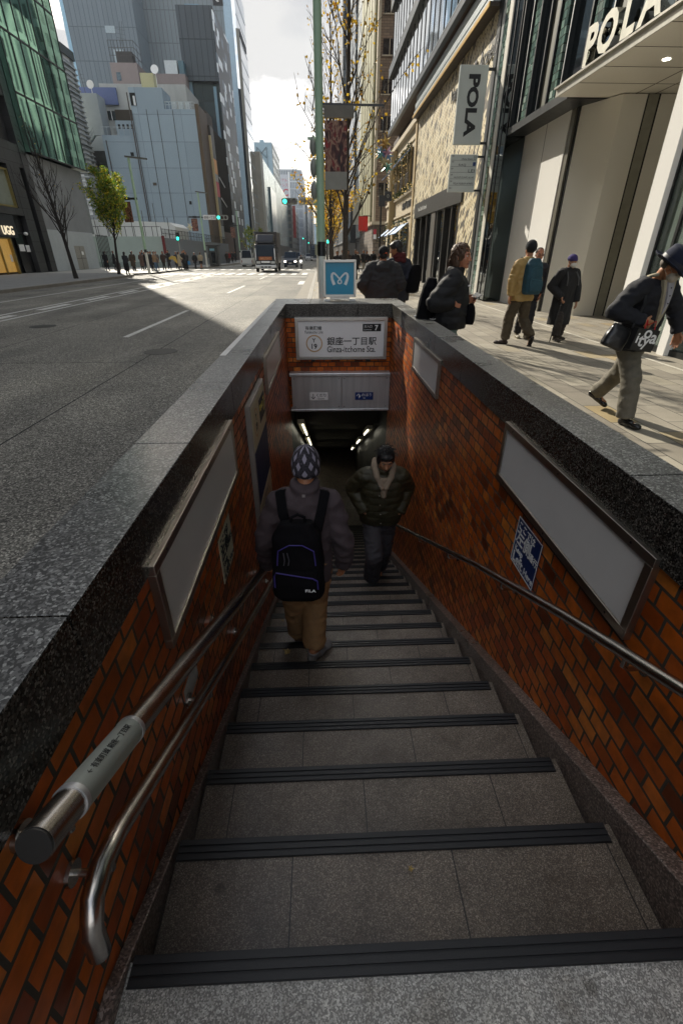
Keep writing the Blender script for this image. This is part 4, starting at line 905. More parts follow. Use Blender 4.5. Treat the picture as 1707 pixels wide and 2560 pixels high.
slab('core_wall', b, pm('core_grey', srgb('#5c5c58'), 0.6), 8.6, -14, 0, 26, 19.0, 5.0)
slab('tower_wall', b, UG, 5.98, -14, 4.9, 26, 18.2, 46)
m = MB()
yy = [17.9, 17.2, 16.6, 15.9, 15.3, 14.5, 13.5, 12.5, 11.3, 10.1, 8.8, 7.4, 6.0, 4.4, 2.8, 1.0, -1, -4]
for k, y in enumerate(yy): m.box(5.86, y - 0.03, 4.9, 5.979, y + 0.03, 46)
for z in (9.0, 13.2, 17.4): m.box(5.88, -14, z, 5.977, 18.2, z + 0.15)
m.build('mullions', MULL, b)
m = MB(); [m.box(5.855, y - 0.02, 4.9, 5.8595, y + 0.02, 46) for y in (17.2, 14.5, 12.5, 11.3, 8.8)]; m.build('bright_mullion', pm('bright_mullion', (0.52, 0.53, 0.51), 0.35, 0.6), b)
m = MB(); [m.box(5.90, y - 0.45, 4.9, 5.976, y - 0.10, 46) for y in (17.2, 15.3, 13.5)]; m.build('block_strip', BLKG, b)
m = MB(); [m.box(5.93, y - 0.5, 4.9, 5.978, y - 0.04, 46) for y in (15.9, 12.5, 10.1)]; m.build('blind_strip', pm('blind_olive', srgb('#4d4c3c'), 0.5), b)
slab('lower_beam', b, MULL, 5.87, 13.99, 4.72, 8.59, 18.2, 4.895); slab('lower_beam', b, MULL, 5.87, -14, 4.72, 8.59, 4.98, 4.895)
# strips between the two buildings
slab('edge_strip', b, MULL, 5.85, 20.12, 0, 8, 20.46, 30); slab('edge_strip', b, pm('satin_alu', srgb('#8f9290'), 0.35, 0.6), 5.88, 19.86, 0, 8, 20.118, 30)
slab('block_panel', b, BLKG, 5.90, 19.3, 0, 8, 19.858, 30); slab('edge_strip', b, pm('warm_white', srgb('#d2cec2'), 0.4), 5.84, 18.98, 0, 8, 19.298, 30)
slab('dark_bay', b, TEAL, 5.86, 18.0, 0.05, 7.4, 18.97, 30)
m = MB(); [m.box(5.84, y - 0.02, 0.05, 5.859, y + 0.02, 30) for y in (18.9, 18.55, 18.05)]; m.build('bay_mullions', MULL, b)
slab('white_wall', b, WPAN, 6.45, 14.95, 0, 8.5, 17.99, 4.718)
m = MB(); m.box(6.448, 16.35, 0, 6.46, 16.372, 4.718); m.build('panel_joint', DKGAP, b)
slab('corner_trim', b, pm('trim_grey', srgb('#6b675c'), 0.4, 0.3), 6.47, 14.72, 0, 8.5, 14.948, 4.716)
slab('corner_trim', b, DKGAP, 6.52, 14.6, 0, 8.5, 14.718, 4.716)
m = MB(); m.add([(6.54, 14.598, 0), (7.0, 13.55, 0), (8.58, 13.55, 0), (8.58, 14.598, 0), (6.54, 14.598, 4.716), (7.0, 13.55, 4.716), (8.58, 13.55, 4.716), (8.58, 14.598, 4.716)], [(3, 2, 1, 0), (4, 5, 6, 7), (0, 1, 5, 4), (1, 2, 6, 5), (2, 3, 7, 6), (3, 0, 4, 7)]); m.build('recess_wall', BPAN, b)
slab('recess_panel', b, BPAN, 7.86, 13.53, 0.02, 8.58, 13.548, 4.716)
d = slab('recess_trim', b, pm('trim_dark', srgb('#8f8d80'), 0.4), 7.58, 13.53, 0, 7.82, 13.548, 4.716)
m = MB(); m.box(7.56, 13.525, 0, 7.579, 13.548, 4.716); m.box(7.821, 13.525, 0, 7.858, 13.548, 4.716); m.build('trim_gap', DKGAP, d)
slab('pillar', b, WPAN, 5.85, 9.22, 0, 6.4, 9.62, 4.718); slab('pillar_side', b, MULL, 5.95, 9.17, 0, 6.4, 9.218, 4.718)
slab('pillar', b, WPAN, 5.85, 7.95, 0, 6.3, 8.14, 4.718); slab('pillar', b, WPAN, 5.85, 6.2, 0, 6.3, 6.42, 4.718)
def shopglass():
    m, n, b_ = newmat('clear_green_glass'); b_.inputs['Base Color'].default_value = (0.55, 0.68, 0.60, 1); b_.inputs['Roughness'].default_value = 0.02
    b_.inputs['Transmission Weight'].default_value = 0.75; b_.inputs['IOR'].default_value = 1.45; return m
SG = shopglass()
for y0, y1 in ((8.145, 9.165), (6.425, 7.945), (4.5, 6.195), (1.5, 4.45)):
    slab('window', b, SG, 5.98, y0, 0.10, 6.0, y1, 4.716); slab('block_screen', b, BLKG, 6.55, y0, 0.05, 6.7, y1, 4.716)
slab('sill', b, MULL, 5.94, -14, 0.0, 6.9, 9.165, 0.095)
m = MB(); [m.box(5.95, y - 0.03, 0.1, 6.05, y + 0.03, 4.716) for y in (8.75, 7.2, 5.3, 3.0)]; m.build('window_post', MULL, b)
slab('recess_floor', b, PAVE, 5.95, 9.62, -0.1, 9, 14.6, 0.012)
cn = slab('canopy', b, pm('canopy_panel', srgb('#eae7dd'), 0.4, 0, 0.04, 0.7), 5.60, 5.0, 4.735, 9.4, 13.95, 4.90)
m = MB(); [m.box(5.61, y, 4.731, 9.3, y + 0.018, 4.736) for y in (12.9, 11.9, 10.9, 9.9, 8.9, 7.9)]; [m.box(x, 5.1, 4.7312, x + 0.02, 13.9, 4.7352) for x in (7.3, 7.75)]; m.build('canopy_joint', pm('joint_brown', srgb('#5d5649'), 0.7), cn)
m = MB(); m.box(5.575, 5.0, 4.72, 5.599, 13.97, 4.92); m.box(5.52, 5.0, 4.86, 5.575, 13.97, 4.895); m.build('canopy_edge', pm('edge_pale_alu', srgb('#b9b6ab'), 0.35, 0.4), cn)
for q in ((8.3, 12.3), (8.3, 10.2), (6.6, 11.5)):
    m = MB(); m.tube([(q[0], q[1], 4.728), (q[0], q[1], 4.738)], 0.07, 16); m.build('downlight', pm('lamp_lit', (0.9, 0.9, 0.85), 0.4, emit=((1, 0.95, 0.8), 3.0)), cn)
LF = pm('letter_face', srgb('#d9d6c6'), 0.4); LCH = pm('chrome', (0.72, 0.70, 0.64), 0.06, 1.0, 0.05)
for ch, y, sxx in (('P', 12.66, 1.0), ('O', 12.04, 1.0), ('L', 11.27, 1.0), ('A', 10.64, 1.0)):
    text(ch, 0.62, [LF, LCH], (5.84, y, 5.27), (0, -1, 0), U, b, name='sign_letter', ext=0.24, bold=0.035, sx=1.08)
# hanging sign boards
hs = thing('hanging_sign', 'grey hanging board with dark vertical lettering over the pavement', 'sign', (5.2, 20.2, 4.85))
m = MB(); m.box(4.70, 20.14, 4.85, 5.65, 20.26, 6.93); m.build('board', pm('sign_board_grey', srgb('#c6cac4'), 0.35, 0.1, 0.06, 1.5), hs, bevel=0.01)
m = MB(); [m.bar((5.64, 20.2, z), (5.88, 20.2, z), 0.07) for z in (4.9, 6.84)]; m.build('bracket', BLACK, hs)
text('POLA', 0.40, INK, (5.21, 20.137, 5.88), (0, 0, -1), (1, 0, 0), hs, width=1.64, bold=0.045, ext=0.003)
ds = thing('directory_sign', 'grey hanging floor directory in small print under the lettered board', 'sign', (5.13, 20.2, 3.48))
m = MB(); m.box(4.66, 20.15, 3.48, 5.63, 20.25, 4.58); m.build('board', MATS['sign_board_grey'], ds, bevel=0.008)
m = MB(); [m.box(4.70, 20.146, z, 5.59, 20.151, z + 0.006) for z in (3.68, 3.87, 4.06, 4.23, 4.41)]; m.build('rule_line', INK, ds)
TXT = pm('dim_ink', (0.03, 0.03, 0.03), 0.6)
for s_, z, h, wd, x in (('POLA MUSEUM ANNEX', 3.735, 0.055, 0.72, 5.2), ('ALOOP CLINIC & LAB', 3.92, 0.045, 0.72, 5.2), ('chou loux', 4.455, 0.06, 0.40, 5.25), ('RAQ', 4.275, 0.075, 0.26, 5.1), ('LEI', 4.11, 0.09, 0.22, 5.45), ('B1', 3.60, 0.04, 0.09, 4.75), ('3F', 3.80, 0.04, 0.08, 4.75), ('4F', 3.99, 0.04, 0.08, 4.75), ('5F', 4.17, 0.04, 0.08, 4.75), ('7F', 4.36, 0.04, 0.08, 4.75), ('9F', 4.53, 0.035, 0.08, 4.75)):
    text(s_, h, TXT, (x, 20.145, z), F, U, ds, width=wd)
m = MB(); m.box(5.48, 20.145, 4.25, 5.58, 20.151, 4.36); m.build('blue_patch', NAVY, ds); m = MB(); [m.box(*q) for q in ((5.49, 20.145, 4.43, 5.50, 20.15, 4.54), (5.57, 20.145, 4.43, 5.58, 20.15, 4.54), (5.5, 20.145, 4.43, 5.57, 20.15, 4.438), (5.5, 20.145, 4.532, 5.57, 20.15, 4.54), (5.535, 20.145, 4.46, 5.545, 20.15, 4.51))]; m.build('boxed_mark', INK, ds)
m = MB(); [m.bar((5.62, 20.2, z), (5.88, 20.2, z), 0.06) for z in (3.53, 4.52)]; m.build('bracket', BLACK, ds)
# lattice-fronted jeweller
def lattice():
    m, n, b_ = newmat('lattice_front'); P = uvz(n, pos(n))
    rt = N(n, 'ShaderNodeMapping', {0: P, 'Rotation': (0, 0, R(52))}).outputs[0]
    t = bricknode(n, rt, 0.34, 0.15, 0.017, off=0.5, smooth=0.1)
    g = N(n, 'ShaderNodeTexNoise', {'Vector': pos(n), 'Scale': 0.7, 'Detail': 3.0}).outputs['Fac']
    k = N(n, 'ShaderNodeMath', {0: N(n, 'ShaderNodeSeparateColor', {0: t.outputs['Color']}).outputs[0], 1: N(n, 'ShaderNodeMath', {0: g, 1: 0.3}, operation='MULTIPLY').outputs[0]}, operation='ADD').outputs[0]
    c = ramp(n, k, [(0, srgb('#d3c195')), (0.4, srgb('#e6dcc0')), (0.7, srgb('#d9caa4')), (0.92, srgb('#c2b08a')), (0.97, srgb('#4a463e'))])
    n.links.new(mixc(n, t.outputs['Fac'], c, (0.16, 0.13, 0.085)), b_.inputs['Base Color']); b_.inputs['Roughness'].default_value = 0.55
    bump(n, b_, N(n, 'ShaderNodeMath', {0: t.outputs['Fac'], 1: -1.0}, operation='MULTIPLY').outputs[0], 0.12, 0.01); return m
b = bld('lattice_store', 'low store with a cream lattice front over a black shop entrance', (6, 27, 0))
LAT = lattice()
slab('lattice_wall', b, LAT, 5.9, 20.47, 4.12, 9, 34.55, 8.4); slab('side_lattice', b, LAT, 5.9, 20.47, 0, 9, 23.0, 4.118); slab('side_lattice', b, LAT, 5.88, 33.5, 0, 9, 34.55, 4.118)
slab('fascia', b, pm('fascia_black', (0.03, 0.03, 0.029), 0.4), 5.82, 22.6, 3.38, 9, 33.6, 4.117)
slab('gold_edge', b, pm('gold_edge', srgb('#c9a24e'), 0.35, 0.5), 5.50, 20.47, 8.40, 5.53, 34.6, 8.52); slab('gold_soffit', b, pm('soffit_gold_brown', srgb('#33281a'), 0.5, 0.2), 5.531, 20.47, 8.405, 9, 34.6, 8.52)
m = MB(); [m.box(5.62 + 0.06 * k, 20.47, 8.525 + k * 0.36, 9, 34.9, 8.75 + k * 0.36) for k in range(3)]; m.build('grey_bands', pm('band_grey', srgb('#98a0a3'), 0.45, 0.3), b)
m = MB(); [m.box(5.75 + 0.06 * k, 20.47, 8.752 + k * 0.36, 9, 34.9, 8.884 + k * 0.36) for k in range(3)]; m.build('band_gap', DKGAP, b)
slab('shop_recess', b, pm('recess_black', (0.006, 0.006, 0.007), 0.2), 6.25, 23.0, 0.02, 9, 33.5, 3.378)
m = MB()
for y in (33.3, 31.7, 30.0, 28.7, 27.3, 25.8, 24.4, 23.2): m.box(5.9, y - 0.10, 0, 6.249, y + 0.10, 3.378)
m.build('frame_posts', pm('bronze_black', (0.035, 0.033, 0.03), 0.35, 0.5), b)
for y0, y1 in ((28.85, 29.85), (25.95, 27.15), (23.35, 24.25)): slab('shop_glass', b, TEAL, 6.0, y0, 0.03, 6.05, y1, 3.37)
slab('grey_pier', b, pm('pier_bronze', srgb('#4b4740'), 0.5), 5.86, 27.6, 0, 6.24, 28.5, 3.378)
text('Van Cleef & Arpels', 0.26, SIGNW, (5.815, 31.1, 3.74), (0, -1, 0), U, b, width=2.5, ext=0.004)
text('Van Cleef & Arpels', 0.62, TXT, (5.87, 23.2, 7.42), (0, -1, 0), U, b, width=6.2, ext=0.03, shear=0.3)
# beige jeweller with awnings and garlands
b = bld('beige_store', 'beige stone store with blue awnings and light garlands', (6, 42, 0))
slab('wall', b, CREAM, 5.98, 34.56, 0, 10, 48.9, 8.55)
m = MB()
for z, d_, h in ((8.35, 0.22, 0.28), (5.0, 0.14, 0.16), (3.85, 0.12, 0.12), (3.65, 0.08, 0.06), (7.7, 0.06, 0.06)): m.box(5.98 - d_, 34.57, z, 5.979, 48.95, z + h)
m.build('moulding', CREAM, b)
PILM = pm('pilaster_tan', srgb('#ab9468'), 0.75, 0, 0.08, 1.5)
for y, y2 in ((34.62, 35.07), (43.6, 44.6)): slab('pilaster', b, PILM, 5.83, y, 0, 5.978, y2, 8.3)
m = MB(); m.lathe([(0.30, 3.2), (0.34, 3.3), (0.30, 3.7), (0.28, 8.3)], (5.82, 44.1, 0), 18); m.build('round_pilaster', MATS['pilaster_tan'], b, smooth=True)
UPW = [(36.5, 37.7), (38.9, 40.1), (41.6, 42.9), (45.6, 46.9)]
for y0, y1 in UPW:
    f = slab('window', b, pm('tan_window', (0.05, 0.045, 0.035), 0.15), 5.90, y0, 5.3, 5.979, y1, 7.4)
    m = MB(); m.box(5.82, y0 - 0.08, 5.28, 5.899, y0, 7.5); m.box(5.82, y1, 5.28, 5.899, y1 + 0.08, 7.5); m.box(5.86, (y0 + y1) / 2 - 0.03, 5.3, 5.899, (y0 + y1) / 2 + 0.03, 7.4); m.box(5.83, y0 - 0.08, 7.4, 5.899, y1 + 0.08, 7.5); m.build('frame', MATS['pilaster_tan'], f)
    m = MB(); [m.bar((5.75, y0 + 0.12 * k, 5.3), (5.75, y0 + 0.12 * k, 6.1), 0.03) for k in range(int((y1 - y0) / 0.12) + 1)]; m.bar((5.75, y0, 6.1), (5.75, y1, 6.1), 0.05); m.build('balcony_rail', pm('rail_bronze', srgb('#5b5244'), 0.5), f)
DNW = [(36.6, 40.0), (41.4, 43.2), (45.4, 47.4)]
for y0, y1 in DNW: slab('shop_window', b, mirror('shop_reflect', (0.16, 0.17, 0.15), 0.05), 5.92, y0, 0.35, 5.979, y1, 3.0)
text('HARRY WINSTON', 0.42, INK, (5.975, 37.6, 4.42), (0, -1, 0), U, b, width=4.2, ext=0.03, bold=0.01)
for y0, y1 in ((35.2, 35.25),): pass
AW = pm('awning_blue', srgb('#7f9cc4'), 0.7, 0, 0.05, 3)
def awning(y0, y1, z0, z1, out, lb):
    m = MB(); m.add([(5.96, y0, z1), (5.96, y1, z1), (5.96 - out, y1, z0), (5.96 - out, y0, z0), (5.96, y0, z1 - 0.03), (5.96, y1, z1 - 0.03), (5.96 - out, y1, z0 - 0.03), (5.96 - out, y0, z0 - 0.03)], [(0, 1, 2, 3), (7, 6, 5, 4), (0, 3, 7, 4), (1, 5, 6, 2), (3, 2, 6, 7), (0, 4, 5, 1)]); return tag(m.build('awning', AW), lb, 'awning', 'blue awnings of the beige store')
for (y0, y1), w_ in zip(UPW, ('first', 'second', 'third', 'fourth')): awning(y0 - 0.05, y1 + 0.05, 6.85, 7.45, 0.75, 'blue awning over an upper window of the beige store, %s from the lattice front' % w_)
for (y0, y1), w_ in zip(DNW, ('large blue awning over the widest ground floor window of the beige store', 'middle blue ground floor awning of the beige store', 'blue ground floor awning of the beige store nearest the side street')): awning(y0, y1, 2.72, 3.35, 0.85, w_)
GARL = pm('garland_green', srgb('#4b5230'), 0.8, 0, 0.45, 40); GOLD = pm('garland_gold', srgb('#c89a3a'), 0.35, 0.3, 0.2, 20, emit=((1, 0.7, 0.25), 0.25))
rg = random.Random(11)
def garland(pts, lb, rad=0.16, dens=22):
    m = MB()
    for a, c in zip(pts[:-1], pts[1:]):
        a, c = Vector(a), Vector(c); n = max(2, int((c - a).length * dens))
        for k in range(n):
            q = a.lerp(c, k / n) + Vector((rg.uniform(-rad, rad) - 0.05, rg.uniform(-rad, rad), rg.uniform(-rad, rad)))
            u = Vector((rg.uniform(-1, 1), rg.uniform(-1, 1), rg.uniform(-1, 1))).normalized() * rg.uniform(0.05, 0.10); w_ = u.cross(Vector((rg.uniform(-1, 1), rg.uniform(-1, 1), 0.3))).normalized() * 0.045
            if rg.random() < 0.13: m.ell(q, (0.026, 0.026, 0.026), 6, 5, 1)
            else: m.add([q - u, q + w_, q + u, q - w_], [(0, 1, 2, 3)], 0)
    return tag(m.build('garland', [GARL, GOLD]), lb, 'garland', 'light garlands of the beige store')
G5 = 5.80
garland([(G5, 43.4, 5.25), (G5, 34.9, 5.25)], 'long light garland along the window ledge above the black lettering', 0.17, 40)
for (y0, y1), w_ in zip(UPW, ('first', 'second', 'third', 'fourth')): garland([(G5, y1 + 0.12, 5.9 if y1 < 41 else 5.3), (G5, y1 + 0.12, 7.5), (G5, y0 - 0.12, 7.55), (G5, y0 - 0.12, 6.7)], 'light garland hung round the upper window of the beige store, %s from the lattice front' % w_, 0.10, 20)
for (y0, y1), w_ in zip(DNW, ('widest window', 'middle window', 'window nearest the side street')): garland([(G5, y1 + 0.15, 2.2), (G5, y1 + 0.15, 3.4), (G5, (y0 + y1) / 2, 3.62), (G5, y0 - 0.15, 3.4), (G5, y0 - 0.15, 1.9)], 'light garland arched over the ground floor %s of the beige store' % w_, 0.11, 22)
# upper glass block over the two low stores
b = bld('glass_upper_building', 'tall office block of white reflecting glass bands above the low stores', (6, 33, 8.6))
slab('core', b, pm('soffit_brown', srgb('#4a3a30'), 0.7, 0, 0.08, 1), 5.66, 20.47, 9.60, 22, 46, 44)
slab('rear_core', b, pm('soffit_brown2', srgb('#453a33'), 0.7), 6.3, 20.47, 8.56, 22, 48.8, 9.598)
m = MB()
for k in range(8): m.box(5.58, 20.48, 9.85 + k * 3.65, 5.659, 45.95, 12.9 + k * 3.65)
m.build('glass_bands', SKYG, b)
m = MB()
for k in range(8):
    for j in range(22): y = 20.6 + j * 1.2; m.box(5.55, y - 0.022, 9.85 + k * 3.65, 5.579, y + 0.022, 12.9 + k * 3.65)
m.build('mullions', MULL, b)
m = MB(); [m.box(5.34, 20.47, 12.93 + k * 3.65, 5.659, 46.05, 13.44 + k * 3.65) for k in range(8)]; m.box(5.45, 20.47, 9.58, 5.659, 46.05, 9.84); m.build('spandrels', pm('spandrel', (0.045, 0.053, 0.06), 0.35, 0.3), b)
m = MB(); [m.box(5.33, 20.47, 13.442 + k * 3.65, 5.6, 46.06, 13.48 + k * 3.65) for k in range(8)]; m.box(5.44, 20.47, 9.842, 5.6, 46.06, 9.87); m.build('ledge_trim', pm('ledge_pale', srgb('#a9b1b4'), 0.35, 0.4), b)
# brown tile building across the side street
b = bld('brown_building', 'brown tiled building with square windows across the side street', (8, 65, 0))
def btile():
    m, n, b_ = newmat('brown_tile'); t = bricknode(n, uvz(n, pos(n)), 0.6, 0.2, 0.02); c = ramp(n, t.outputs['Color'], [(0, srgb('#6f5c49')), (1, srgb('#8a745c'))]); n.links.new(mixc(n, t.outputs['Fac'], c, srgb('#5a4b3d')), b_.inputs['Base Color']); b_.inputs['Roughness'].default_value = 0.7; return m
slab('wall', b, btile(), 5.95, 60.8, 4.6, 20, 80.9, 46)
slab('rubble_base', b, facade('rubble', srgb('#574d42'), srgb('#75695b'), 0.55, 0.35, 0.04, off=0.43, rough=0.8, var=0.35), 5.95, 60.78, 0, 20, 80.9, 4.3)
slab('cornice', b, CREAM, 5.7, 60.5, 4.302, 20, 81, 4.598); slab('corner_strip', b, CREAM, 5.85, 60.6, 4.6, 6.12, 61.4, 46)
slab('street_front', b, pm('olive_front', srgb('#8d8a66'), 0.7, 0, 0.05, 0.6), 5.72, 62.4, 4.6, 5.949, 80.8, 46)
for z in (4.1, 7.0, 12.6, 15.5, 18.4, 21.3, 24.2, 27.2):
    if z == 4.1: continue
    f = slab('window', b, pm('dark_pane', (0.008, 0.008, 0.009), 0.15), 6.4, 60.74, z, 7.7, 60.79, z + 1.15)
    m = MB(); m.box(6.3, 60.7, z - 0.1, 7.8, 60.739, z); m.box(7.0, 60.71, z, 7.06, 60.739, z + 1.15); m.build('sill', CREAM, f)
m = MB(); [m.box(5.66, y, 4.6, 5.719, y + 0.25, 46) for y in (63, 66, 69.5, 73, 77)]; m.build('front_ribs', CREAM, b)
f = slab('window', b, MATS['dark_pane'], 6.3, 60.72, 2.6, 7.5, 60.775, 4.1)
# further blocks on the right
specs = [('slatted_building', 'pale slatted building beyond the brown tiled one', 81, 92, 5.9, 32, ('r_slats', srgb('#a4a69f'), (0.08, 0.09, 0.095), 0.9, 3.4, 0.22)),
         ('black_banded_building', 'dark glass building with pale floor bands on the right of the road', 92, 112, 5.6, 52, ('r_bands', srgb('#8b9499'), (0.02, 0.028, 0.034), 6.0, 3.1, 0.35)),
         ('white_strip_building', 'white building with vertical window strips on the right', 112, 128, 5.9, 40, ('r_strip', srgb('#b3b5b2'), (0.05, 0.06, 0.065), 2.2, 9.0, 0.5)),
         ('grey_row_building', 'grey building with rows of windows on the right', 128, 165, 5.2, 46, ('r_rows', srgb('#70757a'), (0.04, 0.05, 0.055), 2.4, 3.4, 0.6)),
         ('dark_far_building', 'dark narrow building further along the right side', 165, 200, 5.0, 36, ('r_dark', srgb('#4a5157'), (0.03, 0.04, 0.05), 3, 3.5, 0.7)),
         ('distant_row', 'long distant row of grey buildings on the right', 200, 700, 5.2, 32, ('r_far', srgb('#6e7881'), (0.05, 0.07, 0.08), 4, 3.6, 0.8))]
for nm, lb, y0, y1, x0, h, fc in specs:
    b = bld(nm, lb, (x0 + 2, (y0 + y1) / 2, 0)); slab('wall', b, facade(*fc, rough=0.2), x0, y0 + 0.01, 3.6, 24, y1 - 0.01, h); slab('street_shops', b, pm('street_shops_r', srgb('#57504a'), 0.5, 0, 0.9, 0.35), x0 + 0.3, y0 + 0.02, 0, 24, y1 - 0.02, 3.58); slab('roof_unit', b, CONC, x0 + 3, y0 + 2, h, x0 + 8, y0 + 8, h + 2.5)
SGN = [('dark_vertical_sign', 'tall dark vertical shop sign on the right pavement edge', 4.6, 84, 2.9, 8.2, '#1c2024'), ('white_vertical_sign', 'white vertical sign with dark letters above the right pavement', 4.55, 76, 5.0, 8.6, '#b5b3ab'), ('pale_vertical_sign', 'pale square-ended sign hanging between the trees', 3.2, 90, 7.4, 10.4, '#bcb39b')]
for nm, lb, x, y, z0, z1, h in SGN:
    t = thing(nm, lb, 'sign', (x + 0.4, y, z0)); m = MB(); m.box(x, y, z0, x + 0.85, y + 0.2, z1); m.build('board', pm(nm, srgb(h), 0.5), t); m = MB(); [m.bar((x + 0.8, y + 0.1, z), (6.0, y + 0.1, z), 0.08) for z in (z0 + 0.2, z1 - 0.2)]; m.build('bracket', BLACK, t)
    if 'white' in nm: text('MIKIMOTO', 0.4, INK, (x + 0.42, y - 0.01, (z0 + z1) / 2), (0, 0, -1), (1, 0, 0), t, width=3.0) if False else None
fl = pm('flag_red', srgb('#c0281c'), 0.7, 0, 0.1, 3)
for k in range(2):
    t = thing('red_flag', 'red notched hanging flag by the brown building, %s' % ('nearer the road' if k == 0 else 'nearer the wall'), 'flag', (4.55 + 0.62 * k, 62 + k, 3.6), group='red hanging flags')
    x = 4.35 + 0.62 * k; m = MB(); z0, z1, y = 3.65, 5.15 + 0.12 * k, 62 + k; P_ = [(x, z0), (x + 0.09, z0 + 0.22), (x + 0.19, z0), (x + 0.28, z0 + 0.22), (x + 0.38, z0), (x + 0.45, z0 + 0.2), (x + 0.54, z0), (x + 0.54, z1), (x, z1)]; m.prism(P_, y - 0.03, y + 0.03, 'y'); m.build('cloth', fl, t)
    m = MB(); m.bar((x, y, z1 + 0.02), (6.0, y, z1 + 0.02), 0.05); m.build('rod', BLACK, t)
# construction site
fb = pm('fence_mint', srgb('#aab8b2'), 0.6, 0, 0.06, 0.7)
t = thing('site_fence', 'pale panel fence of the building site behind the crowd', 'fence', (-23, 64.5, 0))
slab('panel', t, fb, -27.5, 64.45, 0, -19.1, 64.6, 3.22)
m = MB(); [m.bar((-27.4 + k * 1.05, 64.5, 3.2), (-27.4 + k * 1.05, 64.5, 4.25), 0.05) for k in range(9)]; m.bar((-27.4, 64.5, 4.22), (-19.1, 64.5, 4.22), 0.05); m.build('mesh_posts', MULL, t)
m = MB(); m.box(-27.5, 64.4, 0, -19.1, 64.448, 0.55); m.build('kick_board', pm('kick_grey', srgb('#8f9d98'), 0.7), t)
t = thing('side_gate', 'dark mesh gate beside the concrete base of the glass building', 'gate', (-25, 61, 0))
m = MB(); [m.bar((-25.0 - 0.05 * k, 60.2 + k * 0.5, 0), (-25.0 - 0.05 * k, 60.2 + k * 0.5, 3.3), 0.06) for k in range(9)]; [m.bar((-25, 60.2, z), (-25.4, 64.3, z), 0.05) for z in (0.2, 1.6, 3.2)]; m.build('bars', MULL, t)
t = thing('street_hoarding', 'grey hoarding topped with wire mesh running along the far pavement', 'fence', (-17, 75, 0))
def hp(k): return (-19.0 + 3.4 * k, 64.62 + 25 * k, 3.12 - 0.30 * k)
m = MB(); a, c = hp(0), hp(1); m.add([(a[0], a[1], 0), (c[0], c[1], 0), (c[0], c[1], c[2]), (a[0], a[1], a[2]), (a[0] - .1, a[1] + .02, 0), (c[0] - .1, c[1], 0), (c[0] - .1, c[1], c[2]), (a[0] - .1, a[1] + .02, a[2])], [(0, 1, 2, 3), (7, 6, 5, 4), (3, 2, 6, 7), (1, 5, 6, 2), (0, 3, 7, 4)]); m.build('panel', pm('hoarding_grey', srgb('#7e8389'), 0.65, 0, 0.05, 0.5), t)
m = MB()
for k in range(26):
    q = hp(k / 25); m.bar(q, (q[0], q[1], q[2] + 0.95), 0.04)
for dz in (0.9, 0.45): m.bar((a[0], a[1], a[2] + dz), (c[0], c[1], c[2] + dz), 0.04)
m.build('mesh_posts', MULL, t)
def wire():
    m, n, b_ = newmat('wire_mesh'); t_ = bricknode(n, uvz(n, pos(n)), 0.14, 0.14, 0.012, off=0.0, smooth=0); b_.inputs['Base Color'].default_value = (0.03, 0.03, 0.03, 1); n.links.new(t_.outputs['Fac'], b_.inputs['Alpha']); return m
m = MB(); m.quad((a[0] - 0.05, a[1], a[2]), (c[0] - 0.05, c[1], c[2]), (c[0] - 0.05, c[1], c[2] + 0.9), (a[0] - 0.05, a[1], a[2] + 0.9)); m.build('wire', wire(), t)
slab('red_post', t, pm('post_red', srgb('#6d1f22'), 0.6), -19.08, 64.36, 1.4, -18.78, 64.6, 3.3)
t = thing('site_tent', 'white sheeted shelter inside the building site', 'tent', (-24, 74, 0))
m = MB(); m.prism([(-31, 0), (-19.6, 0), (-19.6, 4.6), (-20.2, 5.05), (-31, 5.4)], 73, 80, 'y'); m.build('sheet', pm('sheet_white', (0.72, 0.73, 0.72), 0.7, 0, 0.05, 0.6), t)
m = MB(); [m.bar((-30 + k * 1.6, 72.8, 0), (-30 + k * 1.6, 72.8, 5.6 + 0.8 * (k % 3)), 0.06) for k in range(7)]; m.build('scaffold_pole', pm('scaffold', srgb('#4c4a47'), 0.5), t)
# ------------------------------------------------------------------ poles, signals, street furniture
GRN = pm('pole_green', srgb('#a2bea2'), 0.5, 0, 0.08, 2); PWH = pm('pole_white', srgb('#d2d0c6'), 0.6, 0, 0.08, 3)
SGREY = pm('signal_grey', srgb('#8d8f88'), 0.55, 0, 0.08, 3)
LITG = pm('lit_green', (0.02, 0.6, 0.42), 0.3, emit=((0.03, 0.95, 0.66), 1.5)); LENSD = pm('lens_dark', (0.03, 0.012, 0.01), 0.2)
PLATE = pm('street_plate', srgb('#b3b5ad'), 0.5)
def pole(label, x, y, zb, z0, r=0.07, zband=(1.5, 1.72), ztop=8.0):
    t = thing('street_pole', label, 'pole', (x, y, zb))
    m = MB(); m.tube([(x, y, zb), (x, y, zband[0])], r, 16); m.build('lower_sleeve', PWH, t, smooth=True)
    m = MB(); m.tube([(x, y, zband[0]), (x, y, zband[1])], r * 1.03, 16); m.build('black_band', BLACK, t, smooth=True)
    m = MB(); m.tube([(x, y, zband[1]), (x, y, ztop)], [r * 0.97, r * 0.8], 16); m.build('upper_shaft', GRN, t, smooth=True)
    return t
